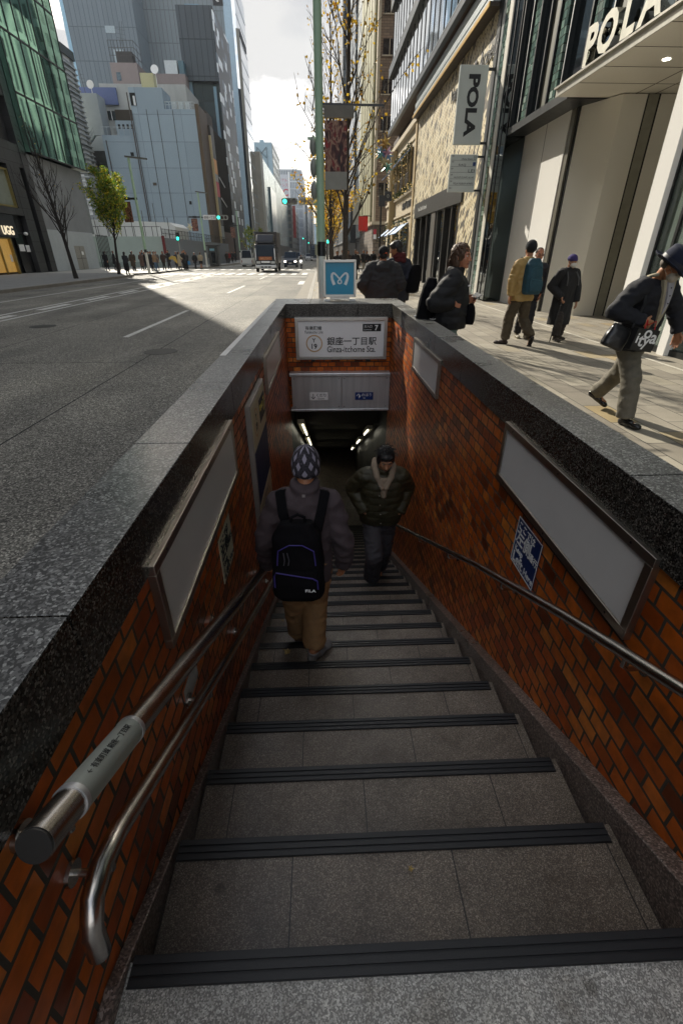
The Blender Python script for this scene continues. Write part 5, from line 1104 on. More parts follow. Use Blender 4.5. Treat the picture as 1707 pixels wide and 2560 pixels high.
def signal(label, x, y, z, s=1.0, group=None):
    """horizontal three-lens traffic signal facing the camera; x, z is the left end of its centre line"""
    t = thing('traffic_signal', label, 'traffic light', (x + 0.5 * s, y, z - 0.2), group=group)
    m = MB(); m.loft([((x + 0.47 * s, y + 0.08, z), (0.53 * s, 0, 0), (0, 0, 0.19 * s)), ((x + 0.47 * s, y, z), (0.55 * s, 0, 0), (0, 0, 0.20 * s))], 28, p=5); m.build('housing', SGREY, t)
    for k in range(3):
        c = x + (0.14 + 0.33 * k) * s
        m = MB(); m.tube([(c, y - 0.012, z), (c, y + 0.0, z)], 0.125 * s, 18); m.build('lens', LITG if k == 0 else LENSD, t)
        m = MB(); m.rings([[(c + q * s * math.cos(a), y - d, z + q * s * math.sin(a)) for q, d in ((0.135, 0), (0.15, 0), (0.15, 0.18), (0.135, 0.18))] for a in [R(-10 + 20 * j) for j in range(11)]], cap=True); m.build('visor', SGREY, t)
    return t
# pole beside the stairwell
p0 = pole('green pole with black band and white foot just behind the blue emblem sign', 0.005, 8.42, 0.0, 0, 0.062, (1.50, 1.70), 9.5)
m = MB(); m.box(-0.10, 8.36, 1.515, -0.06, 8.48, 1.66); m.build('junction_box', pm('box_beige', srgb('#9a9678'), 0.6), p0)
m = MB(); m.bar((-0.02, 8.42, 3.37), (0.92, 8.42, 3.36), 0.025); m.bar((0.92, 8.42, 3.36), (0.92, 8.42, 3.0), 0.012); m.build('banner_arm', BLACK, p0); m = MB(); m.box(0.07, 8.385, 3.22, 0.50, 8.445, 3.35); m.build('arm_housing', pm('housing_taupe', srgb('#6f6a60'), 0.6), p0)
sg = thing('rear_signal', 'grey signal heads seen from behind on the green pole', 'traffic light', (-0.12, 8.5, 2.0))
m = MB()
for z in (2.92, 2.66, 2.38): m.ell((-0.09, 8.52, z), (0.055, 0.07, 0.125), 14, 10)
m.build('head', SGREY, sg, smooth=True); m = MB(); m.bar((-0.17, 8.5, 3.0), (-0.02, 8.5, 3.0), 0.03); m.bar((-0.09, 8.5, 2.2), (-0.02, 8.45, 2.2), 0.03); m.build('arm', GRN, sg)
def banner_mat():
    m, n, b = newmat('banner_print'); P = N(n, 'ShaderNodeMapping', {0: pos(n), 'Scale': (9, 9, 4.0)}).outputs[0]
    t = N(n, 'ShaderNodeTexNoise', {'Vector': P, 'Scale': 1.3, 'Detail': 6.0, 'Distortion': 1.2}).outputs['Fac']
    n.links.new(ramp(n, t, [(0.3, srgb('#180e0e')), (0.44, srgb('#4a1d1a')), (0.52, srgb('#a07c66')), (0.58, srgb('#5a2320')), (0.7, srgb('#9a2224'))]), b.inputs['Base Color']); b.inputs['Roughness'].default_value = 0.6; return m
BAN = banner_mat()
bn = thing('street_banner', 'dark red printed cloth banner hanging behind the thin tree at the green pole', 'banner', (0.22, 8.44, 2.4)); m = MB(); m.box(0.08, 8.41, 2.60, 0.40, 8.425, 3.19); m.build('cloth', BAN, bn); m = MB(); m.box(0.075, 8.405, 2.38, 0.405, 8.43, 2.598); m.build('lower_hem', pm('hem_grey', srgb('#8d8a80'), 0.6), bn)
# starry ornament
orn = thing('star_ornament', 'cluster of pastel star ornaments hanging from the banner arm', 'ornament', (0.92, 8.42, 2.65)); ro = random.Random(2)
for k, h in enumerate(('#79b7a6', '#c99aa0', '#7fa5c8', '#cfa24a', '#b9c6d0', '#c58f52', '#8fc0b2', '#cf9fb0', '#d3b25e', '#86a9cf', '#b78d4a', '#c7b78f')):
    c = Vector((0.92 + ro.uniform(-0.10, 0.10), 8.42 + ro.uniform(-0.09, 0.09), 2.78 + ro.uniform(-0.13, 0.19))); u = Vector((ro.uniform(-1, 1), ro.uniform(-.5, .5), ro.uniform(-1, 1))).normalized(); w_ = u.cross(Vector((ro.uniform(-.3, .3), 1, ro.uniform(-.3, .3)))).normalized(); nn = u.cross(w_)
    m = MB(); P_ = [c + (u * math.cos(a) + w_ * math.sin(a)) * (0.10 if j % 2 == 0 else 0.035) for j, a in enumerate([math.pi * 2 * i / 12 for i in range(12)])]
    m.add(P_ + [c + nn * 0.03, c - nn * 0.03], [(j, (j + 1) % 12, 12) for j in range(12)] + [((j + 1) % 12, j, 13) for j in range(12)]); m.build('star', pm('star' + h, srgb(h), 0.35, 0.3, 0.1), orn)
# signal with street plate over the road
sp = pole('green signal pole hidden behind the nearest pole, holding the near traffic light', -0.20, 31.0, 0.0, 0, 0.08, (1.5, 1.7), 4.6)
m = MB(); m.bar((-0.2, 31.0, 4.05), (-2.1, 31.0, 4.05), 0.06); m.build('signal_arm', GRN, sp)
signal('traffic light over the road showing green, nearest one, beside a street name plate', -2.1, 30.9, 4.05, 0.80)
t = thing('street_plate', 'grey street name plate beside the nearest traffic light', 'sign', (-0.75, 30.9, 3.9)); m = MB(); m.box(-1.22, 30.86, 3.87, -0.30, 30.9, 4.23); m.build('board', PLATE, t); text('銀座一丁', 0.19, INK, (-0.76, 30.855, 4.05), F, U, t, width=0.8)
# left side lamp posts
def lamppost(label, x, y, ztop, arm, zarm=None, dirn=1):
    t = pole(label, x, y, 0.0, 0, 0.11, (1.55, 1.78), ztop)
    m = MB(); m.bar((x - 0.25, y, ztop), (x + arm, y, ztop - 0.15), 0.22, 0.10); m.build('lamp_head', pm('lamphead', srgb('#5a5a54'), 0.5), t)
    if zarm: m = MB(); m.bar((x - 1.4, y, zarm), (x + 0.1, y, zarm), 0.14); m.box(x - 0.9, y - 0.12, zarm - 0.1, x - 0.5, y + 0.12, zarm + 0.1); m.build('banner_arm', BLACK, t)
    return t
lamppost('green lamp post with black band nearest the ginkgo at the plaza corner', -14.75, 44.7, 8.0, 1.4, 5.3)
lp2 = lamppost('green lamp post with traffic light at the far corner of the plaza', -13.95, 63.7, 7.6, 1.0, 5.15)
lamppost('green lamp post beyond the far corner behind the white van', -12.9, 84.0, 7.2, 1.1, 5.2)
m = MB(); m.bar((-13.95, 63.7, 5.12), (-10.7, 63.7, 5.12), 0.10); m.build('signal_arm', BLACK, lp2)
signal('traffic light showing green on the lamp post at the far corner of the plaza', -12.05, 63.55, 5.1, 1.25)
t = thing('street_plate', 'pale street name plate on the signal arm at the far corner', 'sign', (-12.9, 63.6, 4.9)); m = MB(); m.box(-13.65, 63.55, 4.88, -12.2, 63.6, 5.35); m.build('board', WHITE, t); text('銀座一丁目', 0.28, INK, (-12.92, 63.54, 5.11), F, U, t, width=1.25)
t = thing('pedestrian_signal', 'small pedestrian light showing green over the crowd by the hoarding', 'traffic light', (-16.4, 61.6, 2.7)); m = MB(); m.box(-16.6, 61.5, 2.75, -16.2, 61.7, 3.55); m.build('housing', BLACK, t); m = MB(); m.box(-16.52, 61.48, 2.8, -16.28, 61.505, 3.1); m.build('lens', LITG, t); m = MB(); m.tube([(-16.4, 61.75, 0), (-16.4, 61.75, 3.6)], 0.05, 8); m.build('post', SGREY, t)
for (x, y, z0, z1, lb) in ((-15.6, 44.7, 3.7, 5.1, 'dark red cloth banner on the lamp post by the ginkgo'), (-14.75, 63.7, 3.75, 5.0, 'dark red cloth banner on the lamp post at the far corner'), (-13.7, 84, 3.6, 5.0, 'dark red cloth banner on the lamp post behind the van')):
    t = thing('street_banner', lb, 'banner', (x, y, z0)); m = MB(); m.box(x - 0.35, y - 0.02, z0, x + 0.35, y + 0.02, z1); m.build('cloth', BAN, t)
st_ = thing('star_ornament', 'pale star ornament hanging from the far corner lamp post', 'ornament', (-15.35, 63.7, 3.7)); m = MB(); c = Vector((-15.35, 63.6, 4.15)); m.add([c + Vector((0.38 * (1 if j % 2 == 0 else .45) * math.cos(math.pi * j / 6), 0, 0.5 * (1 if j % 2 == 0 else .45) * math.sin(math.pi * j / 6))) for j in range(12)] + [c + Vector((0, -0.12, 0)), c + Vector((0, 0.12, 0))], [(j, (j + 1) % 12, 12) for j in range(12)] + [((j + 1) % 12, j, 13) for j in range(12)]); m.build('star', pm('star_pale', srgb('#cfc7a6'), 0.5), st_); m = MB(); m.tube([(-15.35, 63.7, 4.6), (-15.35, 63.7, 5.1)], 0.02, 6); m.build('cord', BLACK, st_)
t = thing('telephone_booth', 'dark booth with a lit blue sign on the far pavement', 'booth', (-13.7, 68.6, 0)); m = MB(); m.box(-14.55, 68.2, 0, -13.35, 69.4, 2.25); m.build('cabin', pm('booth_dark', (0.03, 0.032, 0.03), 0.3), t); m = MB(); m.box(-14.35, 68.17, 1.75, -13.75, 68.2, 2.0); m.build('sign', pm('booth_blue', srgb('#7fb0bf'), 0.4), t); m = MB(); m.box(-14.2, 68.18, 0.15, -13.7, 68.2, 1.6); m.build('pane', DGLASS, t); m = MB(); m.box(-14.75, 68.1, 2.25, -13.2, 69.5, 2.4); m.build('roof', BLACK, t)
for k, (x, y, z) in enumerate(((-5.2, 150, 5.0), (-1.5, 170, 6.2), (-5.6, 230, 5.2), (0.8, 60.5, 3.0))):
    if k < 3: signal('far traffic light showing green, %s' % ('over the lane right of the truck', 'beside the green pole down the road', 'smallest and furthest down the road')[k], x, y, z, 1.0 + 0.25 * k); m = MB(); m.tube([(x + 0.2, y + 0.2, 0), (x + 0.2, y + 0.2, z + 0.4)], 0.09, 8); tag(m.build('signal_pole', SGREY), 'thin signal pole far down the road, %s' % ('right of the truck', 'beside the green pole', 'the furthest one')[k], 'pole')
    else:
        t = thing('pedestrian_signal', 'pedestrian light showing green behind the second tree', 'traffic light', (x, y, 2.4)); m = MB(); m.box(x - 0.2, y - 0.1, 2.45, x + 0.2, y + 0.1, 3.25); m.build('housing', BLACK, t); m = MB(); m.box(x - 0.14, y - 0.125, 2.5, x + 0.14, y - 0.1, 2.85); m.build('lens', LITG, t); m = MB(); m.tube([(x, y + 0.15, 0), (x, y + 0.15, 3.3)], 0.05, 8); m.build('post', SGREY, t)
t = thing('lantern_post', 'slim black post with dark square shop panels on the right pavement', 'post', (3.95, 34, 0)); m = MB(); m.tube([(3.78, 34, 0), (3.78, 34, 4.1)], 0.06, 10); m.build('post', BLACK, t, smooth=True); m = MB(); m.box(3.62, 33.95, 4.05, 4.02, 34.05, 4.62); m.build('panel', pm('panel_navy', (0.010, 0.012, 0.018), 0.4), t); m = MB(); m.box(4.0, 34.15, 4.35, 4.42, 34.25, 4.84); m.build('panel', MATS['panel_navy'], t); text('0', 0.2, MATS['dim_ink'] if False else SGREY, (4.2, 34.145, 4.6), F, U, t)
t = thing('warning_plate', 'small red and white plate on the rubble wall', 'sign', (5.75, 60.6, 3.1)); m = MB(); m.box(5.98, 60.7, 2.9, 6.3, 60.76, 3.35); m.build('white_part', WHITE, t); m = MB(); m.box(5.98, 60.69, 3.36, 6.3, 60.76, 3.85); m.build('red_part', RED, t)

# ------------------------------------------------------------------ trees
BARK = pm('bark', (0.055, 0.045, 0.036), 0.9, 0, 0.35, 18, 0.4, 60); BARKD = pm('bark_dark', (0.022, 0.018, 0.015), 0.9, 0, 0.3, 18, 0.3, 60)
def leafmat(name, a, c):
    m, n, b = newmat(name); t = N(n, 'ShaderNodeNewGeometry').outputs['Random Per Island']
    n.links.new(ramp(n, t, [(0, a[0]), (0.35, a[1]), (0.7, a[2]), (1, a[3])]), b.inputs['Base Color']); b.inputs['Roughness'].default_value = 0.5
    b.inputs['Transmission Weight'].default_value = 0.0
    tr = n.nodes.new('ShaderNodeBsdfTranslucent'); n.links.new(ramp(n, t, [(0, a[0]), (0.35, a[1]), (0.7, a[2]), (1, a[3])]), tr.inputs[0])
    mx_ = n.nodes.new('ShaderNodeMixShader'); mx_.inputs[0].default_value = 0.45; n.links.new(b.outputs[0], mx_.inputs[1]); n.links.new(tr.outputs[0], mx_.inputs[2])
    o = [q for q in n.nodes if q.type == 'OUTPUT_MATERIAL'][0]; n.links.new(mx_.outputs[0], o.inputs[0]); return m
YEL = leafmat('yellow_leaf', [srgb('#8a7a1c'), srgb('#c9a422'), srgb('#dcb83a'), srgb('#c27d24')], 0)
GYL = leafmat('green_yellow_leaf', [srgb('#4a6d28'), srgb('#728f32'), srgb('#99a236'), srgb('#d8bc3c')], 0)
BRN = leafmat('autumn_leaf', [srgb('#4a3a1a'), srgb('#b58f2a'), srgb('#cfae3c'), srgb('#8a5a22')], 0)
def tree(label, x, y, h, r0, seed, leafm, nleaf, spread, first=0.28, bark=BARK, lsize=0.05, group=None, tip=1.0, nb=22, lean=(0, 0), up=0.75, lowfill=None):
    rt = random.Random(seed)
    t = thing('tree', label, 'tree', (x, y, 0), group=group); m = MB(); seats = []
    tr_ = []; nseg = 12
    for k in range(nseg + 1):
        q = k / nseg; tr_.append(Vector((x + lean[0] * q + 0.03 * h / 8 * math.sin(q * 6 + seed), y + lean[1] * q + 0.03 * h / 8 * math.cos(q * 5 + seed), h * q)))
    m.tube(tr_, [r0 * (1.25 if k == 0 else 1) * (1 - 0.86 * (k / nseg) ** 0.9) + 0.004 for k in range(nseg + 1)], 9)
    m.build('trunk', bark, t, smooth=True); bm_ = MB()
    def branch(p, d, L, r, lev):
        pts = [p]; n = 5
        for k in range(n):
            d = (d + Vector((rt.uniform(-.16, .16), rt.uniform(-.16, .16), rt.uniform(-.03, .16)))).normalized(); pts.append(pts[-1] + d * L / n)
        bm_.tube(pts, [r * (1 - 0.85 * k / n) + 0.0018 for k in range(n + 1)], 5 if lev else 6)
        for k in range(1, n + 1): seats.append((pts[k], d, lev))
        if lev < 2:
            for k in range(rt.randint(2, 4)):
                q = pts[rt.randint(1, n)]; e_ = (d + Vector((rt.uniform(-.8, .8), rt.uniform(-.8, .8), rt.uniform(-.1, .5)))).normalized(); branch(q, e_, L * rt.uniform(0.35, 0.6), r * 0.5, lev + 1)
    for k in range(nb):
        q = first + (0.97 - first) * (k + rt.random() * 0.6) / nb; i = min(nseg - 1, int(q * nseg)); f_ = q * nseg - i; p = tr_[i].lerp(tr_[i + 1], f_)
        a = k * 2.4 + rt.uniform(-.4, .4); L = spread * (1.25 - 0.9 * (q - first) / (1 - first)) * rt.uniform(0.7, 1.2); d = Vector((math.cos(a), math.sin(a), up * rt.uniform(0.7, 1.5))).normalized(); branch(p, d, L, r0 * 0.36 * (1.15 - q), 0)
    bm_.build('branches', bark, t, smooth=True)
    if nleaf:
        lm = MB()
        for k in range(nleaf):
            p, d, lev = rt.choice(seats); p = p + Vector((rt.gauss(0, .05), rt.gauss(0, .05), rt.gauss(-0.02, .05))) * (1 if lsize < .09 else 2.2)
            if lowfill and p.z > lowfill and rt.random() < 0.82: continue
            s = lsize * rt.uniform(0.6, 1.3); u = Vector((rt.uniform(-1, 1), rt.uniform(-1, 1), rt.uniform(-1, 0.4))).normalized(); w_ = u.cross(Vector((rt.uniform(-1, 1), rt.uniform(-1, 1), rt.uniform(-1, 1)))).normalized()
            nn = u.cross(w_) * 0.15 * s
            lm.add([p, p + u * s * 0.5 + w_ * s * 0.42 + nn, p + u * s, p + u * s * 0.5 - w_ * s * 0.42 + nn], [(0, 1, 2, 3)])
        lm.build('crown', leafm, t)
    return t
tree('thin street tree with sparse yellow leaves behind the blue emblem sign', 0.62, 13.0, 8.6, 0.082, 4, BRN, 900, 1.45, 0.21, BARK, 0.07, nb=32, up=1.5)
tree('second street tree with yellow lower leaves beyond the thin one', 0.40, 20.5, 8.2, 0.09, 9, YEL, 2500, 1.7, 0.22, BARK, 0.09, nb=26, up=1.4, lowfill=4.6)
for k, (x, y) in enumerate(((0.55, 28.5), (0.7, 37), (0.8, 46), (0.8, 66), (0.8, 78))):
    tree('yellow leaved street tree in the row along the right kerb, %s beyond the nearest two' % ('third', 'fourth', 'fifth', 'sixth', 'seventh')[k], x, y, 7.6, 0.10, 20 + k, YEL, 2600, 1.9, 0.22, BARK, 0.12, nb=22, up=1.3, group='street trees along the right kerb', lowfill=5.4)
tree('bare dark street tree in front of the concrete base of the glass building', -16.8, 35.7, 8.3, 0.13, 31, BRN, 26, 2.0, 0.20, BARKD, 0.08, nb=34, lean=(-0.6, 0), up=1.5)
tree('green and yellow leaved ginkgo at the plaza corner', -16.65, 43.0, 6.3, 0.12, 41, GYL, 7200, 2.3, 0.36, BARKD, 0.135, nb=34, up=0.9, lean=(0.55, 0))
tree('slim dark street tree on the far pavement behind the truck', -12.9, 96, 5.5, 0.12, 51, GYL, 900, 1.5, 0.25, BARKD, 0.2, nb=16)
tree('slim dark street tree on the far pavement beyond the van', -13.4, 118, 6.0, 0.12, 52, GYL, 900, 1.6, 0.25, BARKD, 0.2, nb=16)

# ------------------------------------------------------------------ vehicles (built facing -Y at the origin)
TYRE = pm('tyre', (0.012, 0.012, 0.012), 0.8); RIM = pm('rim', (0.45, 0.45, 0.46), 0.3, 0.8); CARGL = pm('car_glass', (0.012, 0.022, 0.035), 0.08, 0, 0.1, spec=0.12); LAMPG = pm('lamp_glass', (0.6, 0.62, 0.62), 0.1); LAMPON = pm('lamp_on', (0.9, 0.9, 0.85), 0.3, emit=((1, 0.92, 0.75), 6.0)); TAILR = pm('tail_red', (0.25, 0.01, 0.01), 0.2); CHR = pm('chrome_trim', (0.6, 0.6, 0.6), 0.12, 1.0); PLATEW = pm('number_plate', (0.6, 0.6, 0.55), 0.5)
def wheel(par, x, y, r, wd):
    m = MB(); m.tube([(x - wd / 2, y, r), (x - wd / 2 + 0.03, y, r), (x + wd / 2 - 0.03, y, r), (x + wd / 2, y, r)], [r * 0.92, r, r, r * 0.92], 20); w_ = m.build('wheel', TYRE, par, local=True, smooth=True)
    m = MB(); m.tube([(x - wd / 2 - 0.01, y, r), (x + wd / 2 + 0.01, y, r)], r * 0.58, 14); m.build('rim', RIM, w_, local=True)
def car(label, paint, L=4.4, W=1.75, H=1.45, hood=1.05, van=False, rear=False, taxi=False, group=None, loc=(0, 0), lit=False, rz=0, trim=None):
    t = thing('van' if van else 'car', label, 'van' if van else 'car', (0, 0, 0), 0, group); y0 = -L / 2
    hz = 0.62 * H if not van else 0.55 * H
    m = MB()
    def ring(y, w0, z0, z1): return ((0, y, (z0 + z1) / 2), (w0 / 2, 0, 0), (0, 0, (z1 - z0) / 2))
    fh = 0.5 * H if not van else 0.56 * H
    m.loft([ring(y0, W * 0.82, 0.28, fh * 0.92), ring(y0 + 0.12, W * 0.95, 0.22, fh), ring(y0 + hood, W, 0.2, hz), ring(L / 2 - 0.15, W, 0.2, hz), ring(L / 2, W * 0.9, 0.3, hz * 0.95)], 28, p=6); m.build('body', paint, t, local=True, smooth=True, ang=50)
    ry = L / 2 - (0.15 if van else 0.75); c0 = y0 + hood; m = MB(); ws = 0.75 if not van else 0.35
    def cab(inset, dz): return [((0, c0 - 0.05 + inset, hz), (W / 2 * 0.96 - inset * .2, 0, 0)), ]
    v = [(-W * .47, c0, hz), (W * .47, c0, hz), (W * .47, L / 2 - 0.1, hz), (-W * .47, L / 2 - 0.1, hz), (-W * .40, c0 + ws, H), (W * .40, c0 + ws, H), (W * .40, ry, H), (-W * .40, ry, H)]
    m.add(v, [(0, 1, 5, 4), (1, 2, 6, 5), (2, 3, 7, 6), (3, 0, 4, 7)], 0); m.add(v, [(4, 5, 6, 7)], 1)
    m.build('cabin', [CARGL, paint], t, local=True, bevel=0.05)
    m = MB(); m.box(-W * .41, c0 + ws + 0.02, H - 0.03, W * .41, ry, H + 0.03); m.build('roof', paint, t, local=True, bevel=0.03)
    m = MB()
    for s in (-1, 1):
        m.bar((s * W * .475, c0, hz), (s * W * .405, c0 + ws, H), 0.06); m.bar((s * W * .475, L / 2 - 0.1, hz), (s * W * .405, ry, H), 0.10); m.bar((s * W * .478, 0.2, hz), (s * W * .41, 0.15, H), 0.07)
    m.build('pillars', paint, t, local=True)
    for s in (-1, 1):
        m = MB(); m.ell((s * W * 0.37, y0 + 0.05, fh * 0.78), (0.16, 0.09, 0.085), 12, 8); m.build('headlight', LAMPON if lit else LAMPG, t, local=True, smooth=True)
        m = MB(); m.box(s * W * .45 - 0.06, L / 2 - 0.06, 0.45 if van else hz - 0.28, s * W * .45 + 0.02, L / 2 + 0.02, 0.8 if van else hz - 0.05); m.build('tail_light', TAILR, t, local=True, bevel=0.01)
        m = MB(); m.ell((s * (W / 2 + 0.08), c0 + 0.25, hz + 0.1), (0.1, 0.06, 0.07), 10, 7); m.build('wing_mirror', trim or paint, t, local=True, smooth=True)
        for yy in (y0 + 0.82, L / 2 - 0.8): wheel(t, s * (W / 2 - 0.12), yy, 0.31, 0.2)
    m = MB(); m.box(-W * .3, y0 - 0.015, fh * 0.55, W * .3, y0 + 0.06, fh * 0.72); m.build('grille', BLACK, t, local=True, bevel=0.01)
    m = MB(); m.box(-W * .44, y0 - 0.05, 0.24, W * .44, y0 + 0.1, 0.40); m.build('bumper', trim or paint, t, local=True, bevel=0.03); m = MB(); m.box(-0.2, y0 - 0.06, 0.42, 0.2, y0 - 0.03, 0.56); m.build('number_plate', PLATEW, t, local=True)
    m = MB(); m.box(-0.2, L / 2 + 0.0, 0.42, 0.2, L / 2 + 0.03, 0.58); m.build('number_plate', PLATEW, t, local=True)
    if taxi: m = MB(); m.loft([((0, 0.05, H + 0.03), (0.26, 0, 0), (0, 0.10, 0)), ((0, 0.05, H + 0.17), (0.18, 0, 0), (0, 0.06, 0))], 16, p=4); m.build('roof_lamp', pm('taxi_lamp', (0.7, 0.7, 0.65), 0.4), t, local=True)
    t.location = (loc[0], loc[1], -0.15); t.rotation_euler = (0, 0, rz); return t
PNT = lambda nm, c: pm(nm, c, 0.32, 0.0, 0.04, 2, coat=0.08, spec=0.3)
car('dark blue taxi behind the black truck', PNT('taxi_blue', (0.012, 0.022, 0.045)), 4.4, 1.75, 1.75, 0.95, taxi=True, loc=(-4.1, 70.5), lit=True)
car('silver people carrier behind the taxi in the left lane', PNT('silver', (0.45, 0.46, 0.46)), 4.7, 1.8, 1.75, 0.9, loc=(-4.6, 96))
car('white saloon behind the scooter far down the lane', PNT('car_white', (0.6, 0.6, 0.6)), 4.4, 1.75, 1.45, loc=(-3.0, 128))
car('dark blue estate car beyond the white saloon', PNT('car_navy', (0.03, 0.05, 0.08)), 4.6, 1.8, 1.6, loc=(-2.6, 150))
car('grey saloon in the far queue of traffic', PNT('car_grey', (0.2, 0.21, 0.22)), 4.4, 1.75, 1.45, loc=(-4.9, 176))
car('pale car at the end of the far queue of traffic', PNT('car_pale', (0.5, 0.5, 0.47)), 4.4, 1.75, 1.45, loc=(-2.4, 196))
vn = car('white delivery van seen from behind beside the truck', PNT('van_white', (0.62, 0.64, 0.63)), 3.5, 1.55, 1.95, 0.45, van=True, loc=(-10.2, 73.3), rz=math.pi)
m = MB(); m.box(-0.62, 1.752, 1.15, 0.62, 1.785, 1.72); m.build('rear_window', CARGL, vn, local=True, bevel=0.03)
m = MB(); m.box(-0.70, 1.70, 0.26, 0.70, 1.80, 0.5); m.build('rear_bumper', PNT('van_white2', (0.5, 0.52, 0.51)), vn, local=True, bevel=0.03)
def truck(label, loc, W, H, L, paint, boxm, orange=None):
    t = thing('truck', label, 'truck', (0, 0, 0)); y0 = -L / 2
    k = H / 3.3
    m = MB(); m.prism([(y0, 0.55 * k), (y0 - 0.02, 1.3 * k), (y0 + 0.22, 2.32 * k), (y0 + 1.55, 2.36 * k), (y0 + 1.55, 0.55 * k)], -W * .46, W * .46, 'x'); m.build('cab', paint, t, local=True, bevel=0.06)
    m = MB(); m.prism([(y0 + 0.32, 2.37 * k), (y0 + 0.42, 2.62 * k), (y0 + 1.0, 3.10 * k), (y0 + 1.5, 3.16 * k), (y0 + 1.5, 2.37 * k)], -W * .41, W * .41, 'x'); m.build('wind_deflector', paint, t, local=True, bevel=0.12)
    m = MB(); m.box(-W / 2, y0 + 1.65, 0.75 * k, W / 2, L / 2, H); m.build('cargo_box', boxm, t, local=True, bevel=0.03)
    m = MB(); m.box(-W / 2 - 0.03, y0 + 1.6, H - 0.02, W / 2 + 0.03, L / 2, H + 0.05); m.build('box_rim', BLACK, t, local=True)
    m = MB(); a = 0.013; v = [(-W * .40, y0 - a - 0.008, 1.36 * k), (W * .40, y0 - a - 0.008, 1.36 * k), (W * .37, y0 + 0.19 - a, 2.24 * k), (-W * .37, y0 + 0.19 - a, 2.24 * k)]; m.add(v + [(p[0], p[1] + 0.03, p[2]) for p in v], [(0, 1, 2, 3), (7, 6, 5, 4), (0, 4, 5, 1), (1, 5, 6, 2), (2, 6, 7, 3), (3, 7, 4, 0)]); m.build('windscreen', CARGL, t, local=True)
    if orange: m = MB(); m.box(-W * .29, y0 - 0.05, 1.02 * k, W * .29, y0 - 0.005, 1.30 * k); pl_ = m.build('name_plate', orange, t, local=True); text('ANGLE TOKYO', 0.17 * k, pm('plate_cream', srgb('#c9a07a'), 0.5), (0, y0 - 0.052, 1.16 * k), F, U, pl_, width=W * .46)
    for s in (-1, 1):
        m = MB(); m.box(s * W * .33 - 0.20, y0 - 0.03, 0.72 * k, s * W * .33 + 0.20, y0 + 0.05, 0.92 * k); m.build('headlight', LAMPG, t, local=True, bevel=0.03)
        m = MB(); m.bar((s * W * .46, y0 + 0.1, 2.2 * k), (s * (W * .5 + 0.13), y0 - 0.12, 2.15 * k), 0.03); m.box(s * (W * .5 + 0.13) - 0.1, y0 - 0.16, 1.62 * k, s * (W * .5 + 0.13) + 0.1, y0 - 0.08, 2.08 * k); m.build('wing_mirror', BLACK, t, local=True, bevel=0.02)
        m = MB(); m.box(s * W * .43 - 0.03, y0 - 0.03, 1.0 * k, s * W * .43 + 0.03, y0 + 0.3, 2.0 * k); m.build('side_trim', CHR, t, local=True) if orange else None
        for yy in (y0 + 0.75, L / 2 - 1.2): wheel(t, s * (W / 2 - 0.16), yy, 0.38, 0.26)
    m = MB(); m.box(-W * .2, y0 - 0.03, 0.78 * k, W * .2, y0 + 0.03, 0.94 * k); m.build('grille', CHR if orange else BLACK, t, local=True)
    m = MB(); m.box(-W * .48, y0 - 0.10, 0.34 * k, W * .48, y0 + 0.15, 0.62 * k); m.build('bumper', pm('bumper_silver', (0.42, 0.42, 0.42), 0.3, 0.8), t, local=True, bevel=0.05)
    m = MB(); [m.box(x - 0.14, y0 - 0.115, 0.38 * k, x + 0.14, y0 - 0.09, 0.50 * k) for x in (-0.36, 0.0, 0.36)]; m.build('bumper_vent', BLACK, t, local=True)
    m = MB(); m.box(-W * .30, y0 - 0.13, 0.30 * k, W * .30, y0 - 0.02, 0.345 * k); m.build('lower_bar', CHR, t, local=True)
    m = MB(); m.box(-W * .42, y0 + 0.5, 0.3, W * .42, L / 2 - 0.3, 0.74 * k); m.build('chassis', BLACK, t, local=True)
    t.location = (loc[0], loc[1], -0.15); return t
truck('black box truck with an orange plate under its windscreen', (-5.5, 54.6), 2.15, 3.42, 6.2, PNT('truck_black', (0.012, 0.013, 0.018)), pm('box_mauve', srgb('#3f3a3c'), 0.4, 0.2, 0.05, 2), pm('plate_orange', srgb('#a85a28'), 0.5))
truck('dark blue truck far down the road beside the green pole', (-1.35, 124), 2.3, 3.3, 7.0, PNT('truck_blue', (0.012, 0.024, 0.045)), pm('box_navy', (0.014, 0.02, 0.032), 0.4))
# scooter
sc = thing('scooter', 'scooter with its headlight on in front of the silver car', 'scooter', (0, 0, 0))
m = MB(); m.loft([((0, -0.42, 0.55), (0.20, 0, 0), (0, 0.06, 0.0)), ((0, -0.45, 0.8), (0.24, 0, 0), (0, 0.08, 0)), ((0, -0.34, 1.0), (0.13, 0, 0), (0, 0.07, 0))], 14); m.build('front_shield', WHITE, sc, local=True, smooth=True)
m = MB(); m.loft([((0, 0.0, 0.28), (0.17, 0, 0), (0, 0.45, 0)), ((0, 0.28, 0.6), (0.17, 0, 0), (0, 0.36, 0)), ((0, 0.32, 0.76), (0.13, 0, 0), (0, 0.30, 0))], 14); m.build('body', BLACK, sc, local=True, smooth=True)
m = MB(); m.ell((0, -0.52, 0.82), (0.08, 0.05, 0.07), 12, 8); m.build('headlight', LAMPON, sc, local=True, smooth=True); m = MB(); m.tube([(-0.34, -0.22, 1.04), (0, -0.3, 1.0), (0.34, -0.22, 1.04)], 0.018, 8); m.build('handlebar', BLACK, sc, local=True)
for s in (-1, 1): m = MB(); m.ell((s * 0.3, -0.25, 1.18), (0.06, 0.02, 0.045), 10, 6); m.build('mirror', BLACK, sc, local=True)
wheel(sc, 0, -0.55, 0.22, 0.11); wheel(sc, 0, 0.55, 0.22, 0.12); sc.location = (-2.42, 61.6, -0.15)
